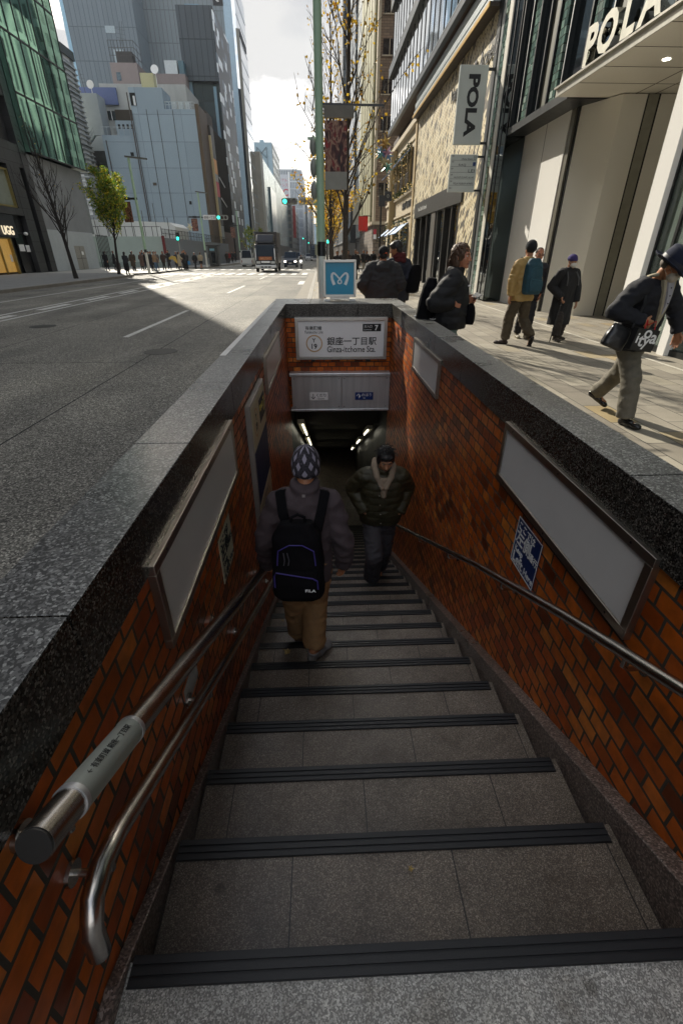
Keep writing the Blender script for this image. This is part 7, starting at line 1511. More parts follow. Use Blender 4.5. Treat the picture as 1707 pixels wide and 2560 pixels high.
# 3. person with a ponytail, black puffer jacket, phone in hand
f = figure('person with a brown ponytail and black puffer jacket holding a phone behind the granite wall', (1.45, 5.62, .86), (1.455, 5.60, 1.345), (1.515, 5.58, 1.512), 128, -2, 104, .165, ((1.55, 5.78, .085), (1.42, 5.48, .085)), ((100, 0), (105, 0)), ((1.645, 5.66, 1.075), (1.425, 5.38, 1.075)), ((1.50, 5.86, 1.06), (1.225, 5.385, 1.075)), H=1.66)
body(f, skin('c', '#b5795c'), (((.7, -.5, .1), (0, -.3, 1), (-.3, .0, .9), .9), ((.85, .15, -.25), (-.1, .9, .3), (.3, .2, .9), 1.2))); eyes(f)
PUF = fab('black_puffer', '#0f0e11', 0.75, 0.06, .15, 120)
top(f, 'puffer_jacket', PUF, ((-.12, .225, .20), (.02, .24, .215), (.4, .235, .205), (.75, .225, .18), (.93, .17, .13), (1.0, .11, .095)), (.105, .098, .060), ql=(.010, .10, .03), wr=(.012, (8, 8, 9), 4.0), collar=(.088, .075))
trousers(f, fab('pale_jeans', '#6f827e', 0.8)); shoes(f, fab('shoe_black', '#161515', 0.5), MATS['sole_dark'])
def hr3(mb): cap_shell(f, mb, .083, .100, .088, .045, -.026); mb.ell(HP(f, 0, -.07, -.02), (.07 * f.s, .05 * f.s, .075 * f.s), 14, 10, 0, f.M); mb.ell(HP(f, 0, -.095, -.075), (.05 * f.s, .035 * f.s, .07 * f.s)); [mb.ell(HP(f, k * .066, -.03, -.05), (.022 * f.s, .04 * f.s, .075 * f.s), 12, 9, 0, f.M) for k in (-1, 1)]; [mb.ell(HP(f, k * .068, .022, .012), (.02 * f.s, .03 * f.s, .05 * f.s), 12, 9, 0, f.M) for k in (-1, 1)]
blob(f, 'hair', HAIRBR, hr3, .008, 2, (.016, (40, 40, 15), 1))
def sf3(rs):
    a = rs.uniform(-1.3, 1.3); p = Vector((.08 * math.sin(a), .03 - .08 * rs.random(), .07 + .06 * math.cos(a))); e_ = Vector((rs.uniform(-.05, .05), -.13 + rs.uniform(-.03, .03), -.08 + rs.uniform(-.08, .06))); mid = Vector((p.x * 1.12, -.06, .04 + .05 * math.cos(a)))
    return [HP(f, *p), HP(f, *mid), HP(f, *(mid.lerp(e_, .6))), HP(f, *e_)], .004
strands(f, HAIRBR, 420, 8, sf3)
backpack('black backpack worn by the person in the puffer jacket', (1.19, 5.61, 1.07), (0.12, 0, .99), (.99, -.1, -.12), rdir(104), .30, .48, .19, PK)
ph = thing('phone', 'dark phone held by the person in the puffer jacket', 'phone', (1.74, 5.60, 1.10)); m = MB(); m.obox((1.735, 5.60, 1.13), (.012, -.070, -.01), (.036, .008, .018), (.002, -.001, .004)); m.build('case', BLACK, ph, bevel=.003)
backpack('small black sling bag hanging in front of the puffer jacket', (1.665, 5.50, .95), (0, 0, 1), (-.9, .3, 0), rdir(110), .17, .21, .10, PK, name='sling_bag')
m = MB(); m.ell((1.60, 5.46, 1.235), (.016, .010, .010)); m.build('jacket_emblem', SIGNW, f.t)

# 4. man in a black cap and hooded jacket, seen from behind
f = figure('person in a black cap and black hooded jacket seen from behind beyond the emblem sign', (1.05, 8.92, .87), (1.058, 8.90, 1.365), (1.062, 8.93, 1.525), 6, -4, 0, .19, ((.94, 8.95, .085), (1.16, 8.95, .085)), ((-6, 0), (8, 0)), ((.84, 9.08, .92), (1.26, 9.08, .92)), ((.71, 8.84, 1.07), (1.36, 8.84, 1.07)), H=1.66)
body(f, skin('d', '#a5684a'), (None, None), .008)
JK = fab('charcoal_jacket', '#232123', 0.8, 0.2, .2, 120)
top(f, 'hooded_jacket', JK, ((-.25, .29, .20), (0, .30, .205), (.4, .295, .20), (.75, .27, .175), (.93, .20, .13), (1.0, .12, .09)), (.118, .105, .075), wr=(.024, (6, 6, 10), 2.0), hood=True)
trousers(f, MATS['grey_trousers']); shoes(f, MATS['shoe_black'], MATS['sole_dark'])
def capb(mb): cap_shell(f, mb, .090, .108, .086, .048, -.008); mb.ell(HP(f, 0, .10, .03), (.075 * f.s, .07 * f.s, .012 * f.s), 16, 8, 0, f.M)
cp = blob(f, 'cap', fab('cap_black', '#121114', 0.85), capb, .008, 2)
m = MB(); m.ell(HP(f, .045, -.098, .012), (.02, .008, .012)); m.build('orange_patch', pm('patch_orange', srgb('#b5481c'), 0.5), cp)
def nh(mb): mb.ell(HP(f, 0, -.055, -.03), (.074 * f.s, .048 * f.s, .048 * f.s), 14, 10, 0, f.M)
blob(f, 'hair', fab('hair_short', '#1d1613', 0.9), nh, .008, 2)

# 5. companion with maroon scarf
f = figure('person in a navy jacket and maroon scarf turning to the person in the black cap', (1.43, 9.55, .90), (1.415, 9.52, 1.425), (1.352, 9.48, 1.603), -72, -12, -22, .175, ((1.32, 9.6, .085), (1.52, 9.55, .085)), ((-25, 0), (-15, 0)), ((1.20, 9.72, .95), (1.55, 9.68, .92)), ((1.16, 9.58, 1.12), (1.62, 9.46, 1.12)), H=1.76)
body(f, skin('e', '#9a6548'), (None, None), .008); eyes(f)
top(f, 'jacket', fab('navy_jacket', '#1a1d29', 0.8, 0.12), ((-.26, .21, .16), (0, .22, .165), (.5, .22, .16), (.85, .19, .135), (1, .11, .09)), (.092, .08, .06), wr=(.018, (7, 7, 11), 2.0), collar=(.09, .04))
def sc_(mb): 
    for r_, z in ((.105, .0), (.10, .05), (.092, .09)): chain(mb, [f.neck + Vector((r_ * math.cos(a), r_ * math.sin(a), z + .012 * math.sin(3 * a))) for a in [2 * math.pi * j / 14 for j in range(15)]], [.036] * 15, 10)
blob(f, 'scarf', fab('maroon_scarf', '#4f1418', 0.95, 0.3), sc_, .010, 3, (.010, (16, 16, 22), 1))
def hr5(mb): cap_shell(f, mb, .086, .104, .095, .042, -.02); mb.ell(HP(f, 0, .055, .070), (.07 * f.s, .045 * f.s, .035 * f.s), 14, 10, 0, f.M); mb.ell(HP(f, 0, -.065, -.03), (.07 * f.s, .045 * f.s, .055 * f.s), 14, 10, 0, f.M)
blob(f, 'hair', HAIRB, hr5, .009, 2, (.008, (26, 26, 16), 1)); trousers(f, MATS['grey_trousers']); shoes(f, MATS['shoe_black'], MATS['sole_dark'])
backpack('soft black bag on the shoulder of the person with the maroon scarf', (1.70, 9.36, 1.13), (.1, 0, 1), (-.5, .8, 0), (.8, .5, 0), .26, .46, .16, PK, name='shoulder_bag')

# 6. walker in a mustard jacket with a teal backpack
f = figure('person in a mustard jacket and black beanie walking away with a teal backpack', (3.65, 9.06, .885), (3.635, 9.03, 1.425), (3.652, 9.05, 1.60), -6, 4, -18, .178, ((3.52, 9.20, .085), (3.905, 8.92, .165)), ((-62, 0), (2, 62)), ((3.415, 9.0, .875), (3.86, 9.10, .90)), ((3.40, 8.99, 1.13), (3.86, 8.99, 1.14)), H=1.74)
body(f, skin('f', '#a4714f'), (((-.1, .1, -.99), (1, .1, 0), (-.2, .95, 0), .45), ((0, .3, -.9), (-1, 0, 0), (0, 1, 0), .6)), .0075)
top(f, 'jacket', fab('mustard_jacket', '#a98a52', 0.7, 0.1, .08), ((-.18, .205, .150), (.05, .205, .155), (.5, .205, .15), (.85, .185, .13), (1, .115, .09)), (.088, .075, .056), wr=(.016, (8, 8, 13), 5.0), collar=(.088, .055))
trousers(f, fab('olive_brown_trousers', '#4a4030', 0.85), r=(.105, .09, .078), wr=(.017, (9, 9, 15), 2.0)); shoes(f, fab('boot_brown', '#2e201a', 0.6), fab('sole_brown', '#1c1512', 0.7), high=.06)
def bn6(mb): cap_shell(f, mb, .092, .112, .105, .042, -.012)
blob(f, 'beanie', fab('beanie_black', '#12151a', 0.95, 0.4), bn6, .008, 3)
TL = fab('pack_teal', '#1d4350', 0.7, 0.12)
b6 = backpack('teal backpack worn by the person in the mustard jacket', (3.705, 8.865, 1.185), (-.04, .06, 1), fdir(-18), rdir(-18), .33, .56, .20, TL, pm('zip_teal', srgb('#2a5a68'), 0.6), strap=[strapline([((3.56, 8.90, 1.30), (1, .2, 0), (0, 1, 0)), ((3.525, 8.94, 1.42), (1, .2, .2), (0, .8, .6)), ((3.52, 9.03, 1.475), (1, .2, .1), (0, .1, 1)), ((3.53, 9.12, 1.42), (1, 0, 0), (0, -.8, .6))], .03)])
m = MB(); m.ell((3.655, 8.752, 1.10), (.012, .006, .018)); m.build('white_tag', SIGNW, b6)

# 7. person behind, facing the camera
f = figure('person in dark clothes and pale trainers half hidden behind the mustard jacket', (4.14, 9.92, .84), (4.16, 9.90, 1.355), (4.172, 9.86, 1.515), 186, -8, 182, .17, ((4.19, 9.86, .085), (4.05, 9.98, .085)), ((178, 0), (186, 0)), ((4.32, 9.84, .84), (4.0, 9.84, .86)), ((4.355, 9.93, 1.09), (3.96, 9.93, 1.09)), H=1.63)
body(f, skin('g', '#a76f52'), (((-.15, -.1, -.97), (-1, 0, 0), (0, -1, 0), .5), None), .0075); eyes(f); glasses(f, BLACK)
top(f, 'jacket', fab('dark_jacket', '#1c1b20', 0.8), ((-.16, .20, .15), (.05, .205, .155), (.5, .205, .15), (.85, .185, .13), (1, .11, .09)), (.088, .078, .058), wr=(.012, (8, 8, 12), 7.0), collar=(.085, .04)); trousers(f, fab('dark_trousers', '#19191d', 0.85)); shoes(f, fab('trainer_pale', '#a7a08f', 0.6), fab('trainer_sole', '#c0bca4', 0.6))
def hr7(mb): cap_shell(f, mb, .080, .094, .080, .046, -.028)
blob(f, 'hair', fab('hair_thin', '#2a221d', 0.8), hr7, .008, 2, (.004, (30, 30, 30), 1))

# 8. elder with cane and purple beanie
f = figure('person with a cane, purple beanie and white mask in a long black coat', (4.70, 9.62, .775), (4.685, 9.59, 1.265), (4.685, 9.545, 1.405), 160, -8, 164, .165, ((4.80, 9.70, .085), (4.635, 9.48, .085)), ((155, 0), (168, 0)), ((4.945, 9.55, .72), (4.575, 9.43, .80)), ((4.935, 9.64, .975), (4.405, 9.60, .985)), H=1.53)
body(f, skin('h', '#a97a5c'), (((0, -.1, -.99), (-1, 0, 0), (0, -1, 0), .6), ((.15, -.3, -.9), (.8, -.2, .2), (.2, .9, .3), 1.3)), .0075); eyes(f, '#2a2420')
COAT = fab('black_coat', '#141416', 0.9, 0.2, .2, 160)
top(f, 'long_coat', COAT, ((-.95, .245, .18), (-.5, .23, .17), (0, .215, .165), (.5, .205, .155), (.85, .185, .13), (1, .105, .085)), (.092, .08, .062), wr=(.013, (8, 8, 5), 3.0), collar=(.088, .045))
trousers(f, fab('brown_trousers', '#2e2722', 0.85), r=(.09, .085, .085)); shoes(f, fab('shoe_brown', '#3c352f', 0.6), MATS['sole_dark']); mask(f, fab('mask_white', '#c9c6be', 0.9, .05, .03)); glasses(f, pm('specs_gold', (0.35, 0.2, 0.08), 0.3, 0.7))
def bn8(mb): cap_shell(f, mb, .088, .106, .088, .052, -.012); mb.loft([(HP(f, 0, -.012, .022), f.hr * .092 * f.s, f.hf * .112 * f.s), (HP(f, 0, -.012, .055), f.hr * .094 * f.s, f.hf * .113 * f.s)], 24)
blob(f, 'beanie', fab('beanie_purple', '#352a62', 0.95, 0.35), bn8, .008, 2)
for k in (-1, 1): m = MB(); m.loft([(f.neck + f.Rt * k * .105 + Vector((0, 0, -.03)) + f.F * .09, f.Rt * .016, Vector((0, 0, .006))), (f.neck + f.Rt * k * .125 + Vector((0, 0, -.13)) + f.F * .155, f.Rt * .016, f.F * .005), (f.neck + f.Rt * k * .13 + Vector((0, 0, -.26)) + f.F * .172, f.Rt * .016, f.F * .005)], 8, p=4); m.build('bag_strap', fab('strap_grey', '#3a3a3c', 0.6), f.t)
cn_ = thing('walking_cane', 'dark walking cane held by the person in the long black coat', 'cane', (4.50, 9.40, 0)); m = MB(); m.tube([(4.500, 9.385, 0.0), (4.583, 9.41, .745)], [.010, .011], 10); m.build('shaft', BLACK, cn_, smooth=True); m = MB(); m.tube([(4.545, 9.385, .735), (4.583, 9.41, .755), (4.645, 9.44, .75)], .013, 10); m.build('handle', BLACK, cn_, smooth=True); m = MB(); m.tube([(4.575, 9.408, .66), (4.576, 9.408, .672)], .0135, 10); m.build('ring', CHR, cn_)

# 9. man in a navy hat
f = figure('person striding in a navy hat, dark blazer and grey trousers, looking down under a mask', (3.055, 4.63, .835), (3.05, 4.545, 1.325), (3.075, 4.43, 1.445), 136, -32, 158, .195, ((3.10, 5.06, .175), (3.075, 4.42, .085)), ((120, 32), (160, 0)), ((3.425, 4.55, .885), (2.925, 4.365, 1.0)), ((3.365, 4.62, 1.09), (2.685, 4.46, 1.085)), H=1.66)
# order is (left, right): the left leg trails, the right one carries
body(f, skin('i', '#b07a58'), (((.0, -.12, -.98), (-.8, -.5, 0), (.5, -.8, .1), .35), ((.88, .1, -.28), (.1, .6, -.75), (.3, -.1, .95), 1.35)), .006); eyes(f, '#4a4440')
BLZ = fab('navy_blazer', '#15161d', 0.85, 0.15, .15, 160)
top(f, 'blazer', BLZ, ((-.22, .205, .165), (-.02, .21, .165), (.4, .20, .15), (.75, .205, .145), (.92, .18, .12), (1.0, .10, .08)), (.088, .074, .054), wr=(.018, (7, 7, 12), 3.0), collar=(.078, .02))
CARD = fab('cream_cardigan', '#a89f88', 0.95, 0.25); SHIRT = fab('pale_shirt', '#a8a6ae', 0.8)
def front(a0, a1, w0, w1, off, z0, z1):
    m = MB(); k = 7; A, B = [], []
    for j in range(k):
        q = j / (k - 1); c = f.neck.lerp(f.pel, a0 + (a1 - a0) * q) + f.F * (off + .046 * math.sin(q * 2.2)); w_ = w0 + (w1 - w0) * q; A.append(c - f.Rt * w_); B.append(c + f.Rt * w_)
    for j in range(k - 1): m.add([A[j], A[j + 1], B[j + 1], B[j], A[j] - f.F * .03, A[j + 1] - f.F * .03, B[j + 1] - f.F * .03, B[j] - f.F * .03], [(0, 1, 2, 3), (0, 4, 5, 1), (3, 2, 6, 7), (0, 3, 7, 4), (1, 5, 6, 2)])
    return m
front(-.03, .78, .085, .012, .130, 0, 0).build('cardigan', CARD, f.t, smooth=True); front(-.02, .55, .045, .006, .142, 0, 0).build('shirt', SHIRT, f.t, smooth=True)
m = MB(); [m.ell(f.neck.lerp(f.pel, .10 + .13 * k) + f.F * (.147 + .046 * math.sin((.10 + .13 * k) * 3.5)), (.006, .006, .006), 8, 6) for k in range(3)]; m.build('shirt_button', INK, f.t)
def sc9(mb): 
    chain(mb, [f.neck + (f.Rt * .085 * math.sin(a) - f.F * .075 * math.cos(a)) + f.up * (.045 - .02 * math.cos(a)) for a in [R(-140 + 28 * j) for j in range(11)]], [.017] * 11, 10)
blob(f, 'cardigan_collar', CARD, sc9, .008, 2)
trousers(f, fab('grey_wool', '#6b665a', 0.9, 0.3, .2, 180), hip=(.18, .135), r=(.105, .090, .082), hem=.05, wr=(.013, (9, 9, 11), 4.0)); shoes(f, pm('polished_black', (0.012, 0.011, 0.011), 0.16, 0, .2, 8), MATS['sole_dark'], L=.28)
mask(f, fab('mask_cream', '#b9b0a2', 0.9, .05, .03))
HAT = fab('navy_felt', '#1a2034', 0.95, 0.3, .15, 200)
def hat(mb):
    mb.loft([(HP(f, 0, -.012, .005), f.hr * .100 * f.s, f.hf * .122 * f.s), (HP(f, 0, -.012, .08), f.hr * .096 * f.s, f.hf * .118 * f.s), (HP(f, 0, -.012, .135), f.hr * .082 * f.s, f.hf * .106 * f.s), (HP(f, 0, -.008, .155), f.hr * .05 * f.s, f.hf * .080 * f.s)], 26)
    rr_ = []
    for r_, zz in ((.085, .000), (.135, .004), (.165, .020), (.167, .028), (.135, .016), (.085, .014)): rr_.append([HP(f, r_ * math.cos(a), -.012 + (r_ + .028) * math.sin(a), zz + (.012 if abs(math.cos(a)) > .7 else 0) - (.018 * max(0, math.sin(a)) if r_ > .1 else 0)) for a in [2 * math.pi * j / 30 for j in range(30)]])
    rr_.append(rr_[0]); mb.rings(rr_, cap=False)
ht = blob(f, 'hat', HAT, hat, .007, 2); m = MB(); m.loft([(HP(f, 0, -.012, .022), f.hr * .1030 * f.s, f.hf * .1250 * f.s), (HP(f, 0, -.012, .055), f.hr * .1010 * f.s, f.hf * .1230 * f.s)], 30); m.build('hat_band', pm('band_navy', (0.012, 0.014, 0.025), 0.5), ht, smooth=True)
def hr9(mb): mb.ell(HP(f, 0, -.05, -.008), (.079 * f.s, .06 * f.s, .045 * f.s), 14, 10, 0, f.M)
blob(f, 'hair', fab('hair_grey', '#6f675e', 0.8), hr9, .008, 2)
tb = thing('paper_bag', 'black paper bag with white letters and red handles held by the striding person', 'bag', (2.925, 4.3, .76)); q = rdir(128) * -1; nf = Vector((-.0, -1, 0))
c = Vector((2.925, 4.30, .855)); ux = Vector((.985, .10, -.14)).normalized() * .115; uz = Vector((.15, 0, .985)).normalized() * .095; uy = Vector((-.1, .99, 0)).normalized() * .035
m = MB(); m.obox(c, ux, uy, uz); m.build('bag_body', pm('paper_black', (0.018, 0.018, 0.018), 0.45), tb, bevel=.003)
fo = c - uy * 1.03
for ch, u_, v_, h in (('i', -.74, .12, .085), ('t', -.36, -.10, .095), ('o', .02, .55, .075), ('y', .12, -.32, .095), ('a', .66, .18, .078)): text(ch, h, SIGNW, fo + ux * u_ + uz * v_, ux, uz, tb, ext=.001, bold=.02)
m = MB(); [m.tube([c + ux * .45 * s_ + uz * .98 + uy * k, c + ux * .40 * s_ + uz * 1.75 + uy * k * .5, Vector((2.955, 4.335, .975))], .005, 8) for s_ in (-1, 1) for k in (-.8,)]; m.build('handle', pm('handle_red', srgb('#c01818'), 0.5), tb, smooth=True)
backpack('black leather shoulder bag hanging at the side of the striding person', (2.735, 4.40, .865), (.35, 0, .94), (.2, .97, 0), (.94, -.1, -.35), .215, .205, .11, pm('black_leather', (0.012, 0.012, 0.013), 0.3, 0, .2, 10, .1, 120), name='shoulder_bag', wrk=(.004, (8, 8, 8), 1.0), taper=1.1)
m = MB(); m.loft([(Vector((2.82, 4.335, .95)), Vector((.013, 0, 0)), Vector((0, .004, 0))), (Vector((2.895, 4.375, 1.15)), Vector((.013, 0, 0)), Vector((0, .004, 0))), (Vector((2.92, 4.47, 1.335)), Vector((.013, 0, 0)), Vector((0, .004, .003)))], 8, p=4); m.build('bag_strap', MATS['black_leather'], f.t)
# ------------------------------------------------------------------ the crowd across the road and distant walkers
SKN = skin('crowd', '#9a6a4e'); HRM = [HAIRB, HAIRBR, fab('hair_crowd', '#1b1715', 0.7)]
def walker(label, x, y, zg, H, coat, hem, legs, heading, step, hair=0, seed=0, shoe='#181716', skirt=None, grp='people waiting at the plaza crossing', bare=False, hat=None, lean=0.0, elb=0.0):
    rs = random.Random(seed); s = H / 1.7; F_, Rt = fdir(heading), rdir(heading); B = Vector((x, y, zg)); Zv = Vector((0, 0, 1)); mb = MB()
    pel = B + Zv * .88 * s; nk = B + Zv * 1.41 * s + F_ * lean; hd = B + Zv * 1.575 * s + F_ * (lean * 1.3 + .02)
    for i in (-1, 1):
        a = B + Rt * i * .09 * s + F_ * step * i + Zv * .08; k = pel.lerp(a, .5) + F_ * .05 * (1 + abs(step)); chain(mb, [pel + Rt * i * .08 * s, k, a], [.095 * s, .068 * s, .05 * s], 10)
        mb.ell(a + F_ * .05 - Zv * .035, (.06, .06, .045), 10, 7); mb.ell(a + F_ * .12 - Zv * .045, (.05, .06, .035), 10, 7)
        sh = nk + Rt * i * .17 * s - Zv * .07; w_ = pel + Rt * i * (.25 - elb * .12) * s + F_ * (.06 + elb * .22 - step * i * .6) + Zv * (.02 + elb * .22); e = (sh + w_) / 2 + Rt * i * .05 * s - F_ * .06; chain(mb, [sh, e, w_], [.085 * s, .07 * s, .055 * s], 10)
        mb.ell(w_ - Zv * .05 * (1 - elb), (.04, .04, .055), 8, 6)
    hz = hem * s; top_ = [(B + Zv * hz, (.235 if hem < .6 else .215) * s, .16 * s), (pel, .20 * s, .15 * s), (B + Zv * 1.15 * s + F_ * lean * .5, .19 * s, .145 * s), (B + Zv * 1.33 * s + F_ * lean * .9, .185 * s, .125 * s), (nk, .085 * s, .08 * s)]
    if skirt: top_ = [(B + Zv * skirt * s, .21 * s, .17 * s)] + [top_[0]] + top_[1:]
    mb.loft([(c, Rt * a, F_ * b) for c, a, b in top_], 16, p=2.3); capsule(mb, nk, hd, .058 * s, .05 * s, 10); mb.ell(hd, (.078 * s, .09 * s, .11 * s), 12, 9); mb.ell(hd - F_ * .02 + Zv * .03 * s, (.092 * s, .10 * s, .10 * s), 12, 9)
    if hair == 1: mb.ell(hd - F_ * .06 - Zv * .08 * s, (.085 * s, .06 * s, .14 * s), 10, 8)
    me = remesh(mb, .027, 2); wrinkle(me, .012, (7, 7, 9), seed); c = centers(me) - np.array(B); f_ = c @ np.array(F_); z = c[:, 2] / s; mi = np.zeros(len(c), int)
    mi[z < (skirt or hem)] = 1
    if skirt: mi[z < hem] = 4; mi[z < skirt] = 1
    mi[z < .09] = 2
    hx = f_ - (lean * 1.3 + .02) * 1.0; hd_ = z > 1.455; mi[hd_] = 5; mi[hd_ & ((hx < .005) | (z > 1.63))] = 3
    lat = np.abs(c @ np.array(Rt)); hw = (lat > .20 * s) & (z < (.95 + .13 * elb)) & (z > .70) if elb < .3 else np.zeros(len(c), bool); mi[hw & (z < .88)] = 5
    cm = lambda h: fab('cloth' + h, h, 0.85, 0.1)
    for q in (cm(coat), SKN if bare else cm(legs), cm(shoe), cm(hat) if hat else HRM[seed % 3], cm(legs) if not skirt else cm(legs), SKN): me.materials.append(q)
    me.polygons.foreach_set('material_index', mi.astype(np.int32)); setco(me, co(me) - np.array(B)); me.polygons.foreach_set('use_smooth', [True] * len(me.polygons)); me.name = 'person'
    o = bpy.data.objects.new('person', me); COL.objects.link(o); o.location = B; tag(o, label, 'person', grp); return o
CR = [
 ('person in a long black coat by the side gate beside a small suitcase', -21.24, 52.1, 1.70, '#131316', .35, '#1a1a1d', 20, .1, 1, None),
 ('person in black beside the long black coat at the side gate', -20.75, 53.0, 1.74, '#17171b', .55, '#15151a', 60, .1, 0, None),
 ('person in a dark jacket and long black skirt standing nearest the kerb', -15.56, 41.92, 1.62, '#25282c', .84, '#101012', 10, .05, 1, .33),
 ('person in an olive brown coat behind the one in the long black skirt', -18.6, 52.0, 1.68, '#3b3328', .42, '#22201e', 340, .05, 0, None),
 ('person in near black left of the mauve brown coat', -19.4, 54.4, 1.72, '#1a1b1f', .6, '#191a1d', 170, .05, 0, None),
 ('person in a long mauve brown coat at the crossing', -18.35, 53.84, 1.66, '#5a4740', .38, '#2a2523', 190, .05, 1, None),
 ('tall person in navy behind the mauve brown coat', -19.3, 57.21, 1.84, '#1c2230', .6, '#17191f', 180, .05, 0, None),
 ('person in black with a white cap left of the nearest lamp post', -18.5, 55.46, 1.68, '#16171a', .6, '#20263a', 200, .08, 0, '#b8b6b0'),
 ('person in dark blue directly left of the nearest lamp post', -17.9, 54.9, 1.70, '#1b2130', .62, '#1c2a45', 175, .08, 0, None),
 ('person in black half hidden by the nearest lamp post', -16.9, 53.44, 1.72, '#131417', .5, '#17171a', 210, .05, 0, None),
 ('person in a black coat right of the nearest lamp post', -16.55, 51.35, 1.70, '#16161a', .55, '#1b1a1c', 150, .1, 0, None),
 ('person in a tan jacket and blue jeans right of the lamp post', -15.75, 49.75, 1.68, '#7d6650', .78, '#47607c', 100, .14, 0, None),
 ('person in a grey brown jacket behind the tan jacket', -16.5, 52.82, 1.70, '#5b5550', .7, '#4b5966', 190, .05, 0, None),
 ('person in a dark brown jacket in the middle of the crowd', -15.95, 53.2, 1.70, '#3a2a24', .72, '#1d1b1c', 180, .12, 1, None),
 ('tall person in black beside the dark brown jacket', -16.5, 57.0, 1.82, '#141519', .66, '#1a1b20', 200, .08, 0, None),
 ('person in a navy long coat left of the yellow skirt', -15.9, 57.8, 1.66, '#1a2133', .40, '#20222a', 170, .05, 1, None),
 ('person in dark clothes behind the yellow skirt', -15.5, 59.0, 1.72, '#1d1c20', .6, '#1b1b1e', 190, .05, 0, None),
 ('person in a long cream coat walking at the crossing', -14.64, 54.2, 1.66, '#a99c82', .36, '#3a3630', 95, .14, 1, None),
 ('person in black behind the long cream coat', -14.9, 57.04, 1.78, '#15161a', .6, '#17181c', 160, .05, 0, None),
 ('tall person in black between the cream coat and the blue bag', -14.55, 56.2, 1.84, '#17171b', .6, '#181a1f', 190, .08, 0, None),
 ('person in black carrying a blue bag', -14.15, 55.1, 1.66, '#16171c', .55, '#1d1e22', 170, .12, 0, None),
 ('person in black with white hair right of the blue bag', -13.9, 57.72, 1.60, '#1d1e22', .62, '#15151a', 150, .1, 0, '#c4c2bc'),
 ('person in a beige jacket and black skirt standing apart at the right of the crowd', -13.25, 57.69, 1.62, '#a2937a', .82, '#15141a', 330, .06, 1, .52),
]
for k, (lb, x, y, H, coat, hem, legs, hdg, st_2, hair, ex) in enumerate(CR):
    hat = ex if isinstance(ex, str) else None; sk_ = ex if isinstance(ex, float) else None
    walker(lb, x, y, -.02 if y > 45.5 else 0.0, H, coat, hem, legs, hdg, st_2, hair, k, skirt=sk_, hat=hat, elb=(k % 3) * .3, bare=bool(sk_) and k > 5)
m = MB(); m.box(-20.35, 52.0, .05, -19.95, 52.3, .65); t = thing('suitcase', 'small black suitcase behind the long black coat at the side gate', 'suitcase', (-20.15, 52.15, -.02)); m.build('case', BLACK, t, bevel=.03); m = MB(); m.tube([(-20.28, 52.2, .65), (-20.28, 52.2, .95), (-20.02, 52.2, .95), (-20.02, 52.2, .65)], .015, 6); m.build('handle', ALU, t)
t = thing('hand_bag', 'bright blue bag hanging from a hand in the crowd', 'bag', (-13.85, 54.95, .45)); m = MB(); m.loft([((-13.86, 54.95, .45), (.14, 0, 0), (0, .06, 0)), ((-13.86, 54.95, .78), (.11, 0, 0), (0, .05, 0))], 14, p=4); m.build('bag_body', fab('bag_blue', '#2f7bb0', .6), t); m = MB(); m.tube([(-13.93, 54.95, .78), (-13.9, 54.95, .92), (-13.82, 54.95, .92), (-13.79, 54.95, .78)], .012, 6); m.build('handle', MATS['clothbag'] if 'clothbag' in MATS else BLACK, t)
t = thing('folded_banner', 'yellow cloth carried in front of the long cream coat', 'cloth', (-15.2, 54.6, .7)); m = MB(); m.loft([((-15.75, 54.6, 1.02), (0, 0, .10), (0, .05, 0)), ((-15.4, 54.55, 1.12), (0, 0, .16), (0, .08, 0)), ((-15.05, 54.55, .9), (0, 0, .30), (0, .09, 0)), ((-14.95, 54.55, .7), (0, 0, .14), (0, .07, 0))], 14); m.build('cloth', fab('cloth_yellow', '#b59a4a', .9), t, smooth=True)
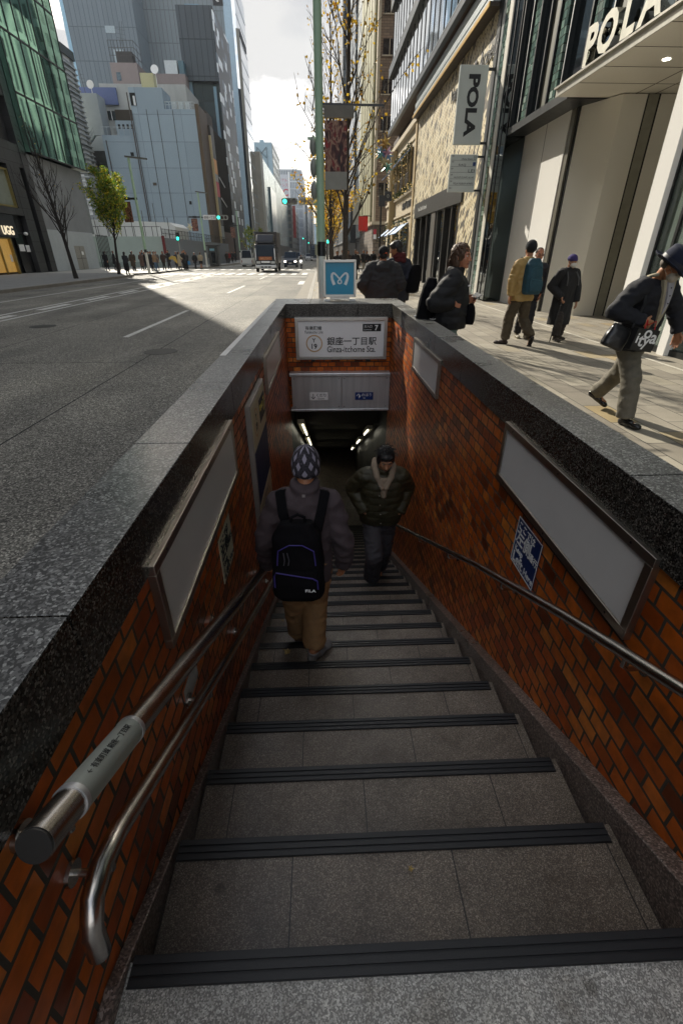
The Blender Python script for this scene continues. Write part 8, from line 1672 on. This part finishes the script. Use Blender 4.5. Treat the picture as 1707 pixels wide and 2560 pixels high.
FR = [('person in dark clothes with a red scarf by the telephone booth', -15.35, 73.1, 1.76, '#17161a', .6, '#1a1b20', 175, .05, 0), ('person in brown on the far pavement beyond the booth', -15.5, 86.3, 1.7, '#3a322c', .55, '#2a2624', 185, .1, 0), ('person in a red jacket on the far pavement', -15.2, 86.6, 1.7, '#8e2226', .75, '#1b1b1f', 180, .1, 0),
      ('person in black right of the red jacket', -14.9, 88, 1.74, '#141418', .55, '#18181c', 170, .1, 0), ('person in black further along the far pavement, left of a pair', -15.6, 95.3, 1.72, '#15161b', .6, '#1c1c20', 180, .1, 1), ('person in grey further along the far pavement, right of a pair', -15.2, 99.5, 1.7, '#4a4d55', .7, '#1d1e24', 190, .1, 0), ('person in dark blue at the end of the far pavement by the van', -14.9, 101.7, 1.74, '#1c2230', .6, '#17181f', 180, .1, 0), ('person in black behind the white van', -14.7, 104, 1.68, '#15151a', .6, '#1a1a1e', 180, .1, 0),
      ('person in a pale coat walking along the right pavement', 3.28, 47.1, 1.68, '#a8a399', .5, '#2a2a2c', 200, .2, 0), ('person in black with pale trousers on the right pavement', 3.84, 47.6, 1.74, '#121216', .72, '#8f8c86', 180, .15, 0), ('person in black with a pinkish bag on the right pavement', 4.2, 48.2, 1.7, '#151418', .62, '#77736e', 170, .12, 0), ('person in a long black coat on the right pavement by the rubble wall', 4.75, 47.9, 1.74, '#111115', .42, '#17171b', 185, .1, 0),
      ('person in black beyond the second street tree, nearest the road', .95, 31.5, 1.66, '#1b1a1d', .6, '#1b1b1e', 180, .1, 0), ('person in grey between the two street trees', 1.35, 33.0, 1.72, '#3b3a3d', .6, '#1b1b1e', 160, .1, 0), ('person in brown behind the thin street tree', 1.75, 34.5, 1.7, '#3b2c24', .6, '#1b1b1e', 200, .1, 1), ('person in black right of the thin street tree', 2.2, 33.5, 1.72, '#17171b', .6, '#202024', 190, .1, 0)]
for k, (lb, x, y, H, coat, hem, legs, hdg, st_2, hair) in enumerate(FR): walker(lb, x, y, 0, H, coat, hem, legs, hdg, st_2, hair, 40 + k, grp='distant walkers')
walker('person riding the scooter with a white helmet', -2.42, 61.85, -.10, 1.45, '#3a3634', .5, '#1c1c20', 180, .05, 0, 77, grp='riders', hat='#22252b', elb=.9)
# ------------------------------------------------------------------ thin city haze
m = MB(); m.box(-165, -85, -9, 165, 2205, 76); hz = m.build('haze', bpy.data.materials.new('haze_air')); hz['kind'] = 'stuff'
hm = hz.data.materials[0]; hm.use_nodes = True; hn = hm.node_tree; hn.nodes.clear()
hv = hn.nodes.new('ShaderNodeVolumePrincipled'); hv.inputs['Color'].default_value = (0.86, 0.90, 0.95, 1); hv.inputs['Density'].default_value = 0.00022; hv.inputs['Anisotropy'].default_value = 0.1
ho = hn.nodes.new('ShaderNodeOutputMaterial'); hn.links.new(hv.outputs[0], ho.inputs['Volume'])
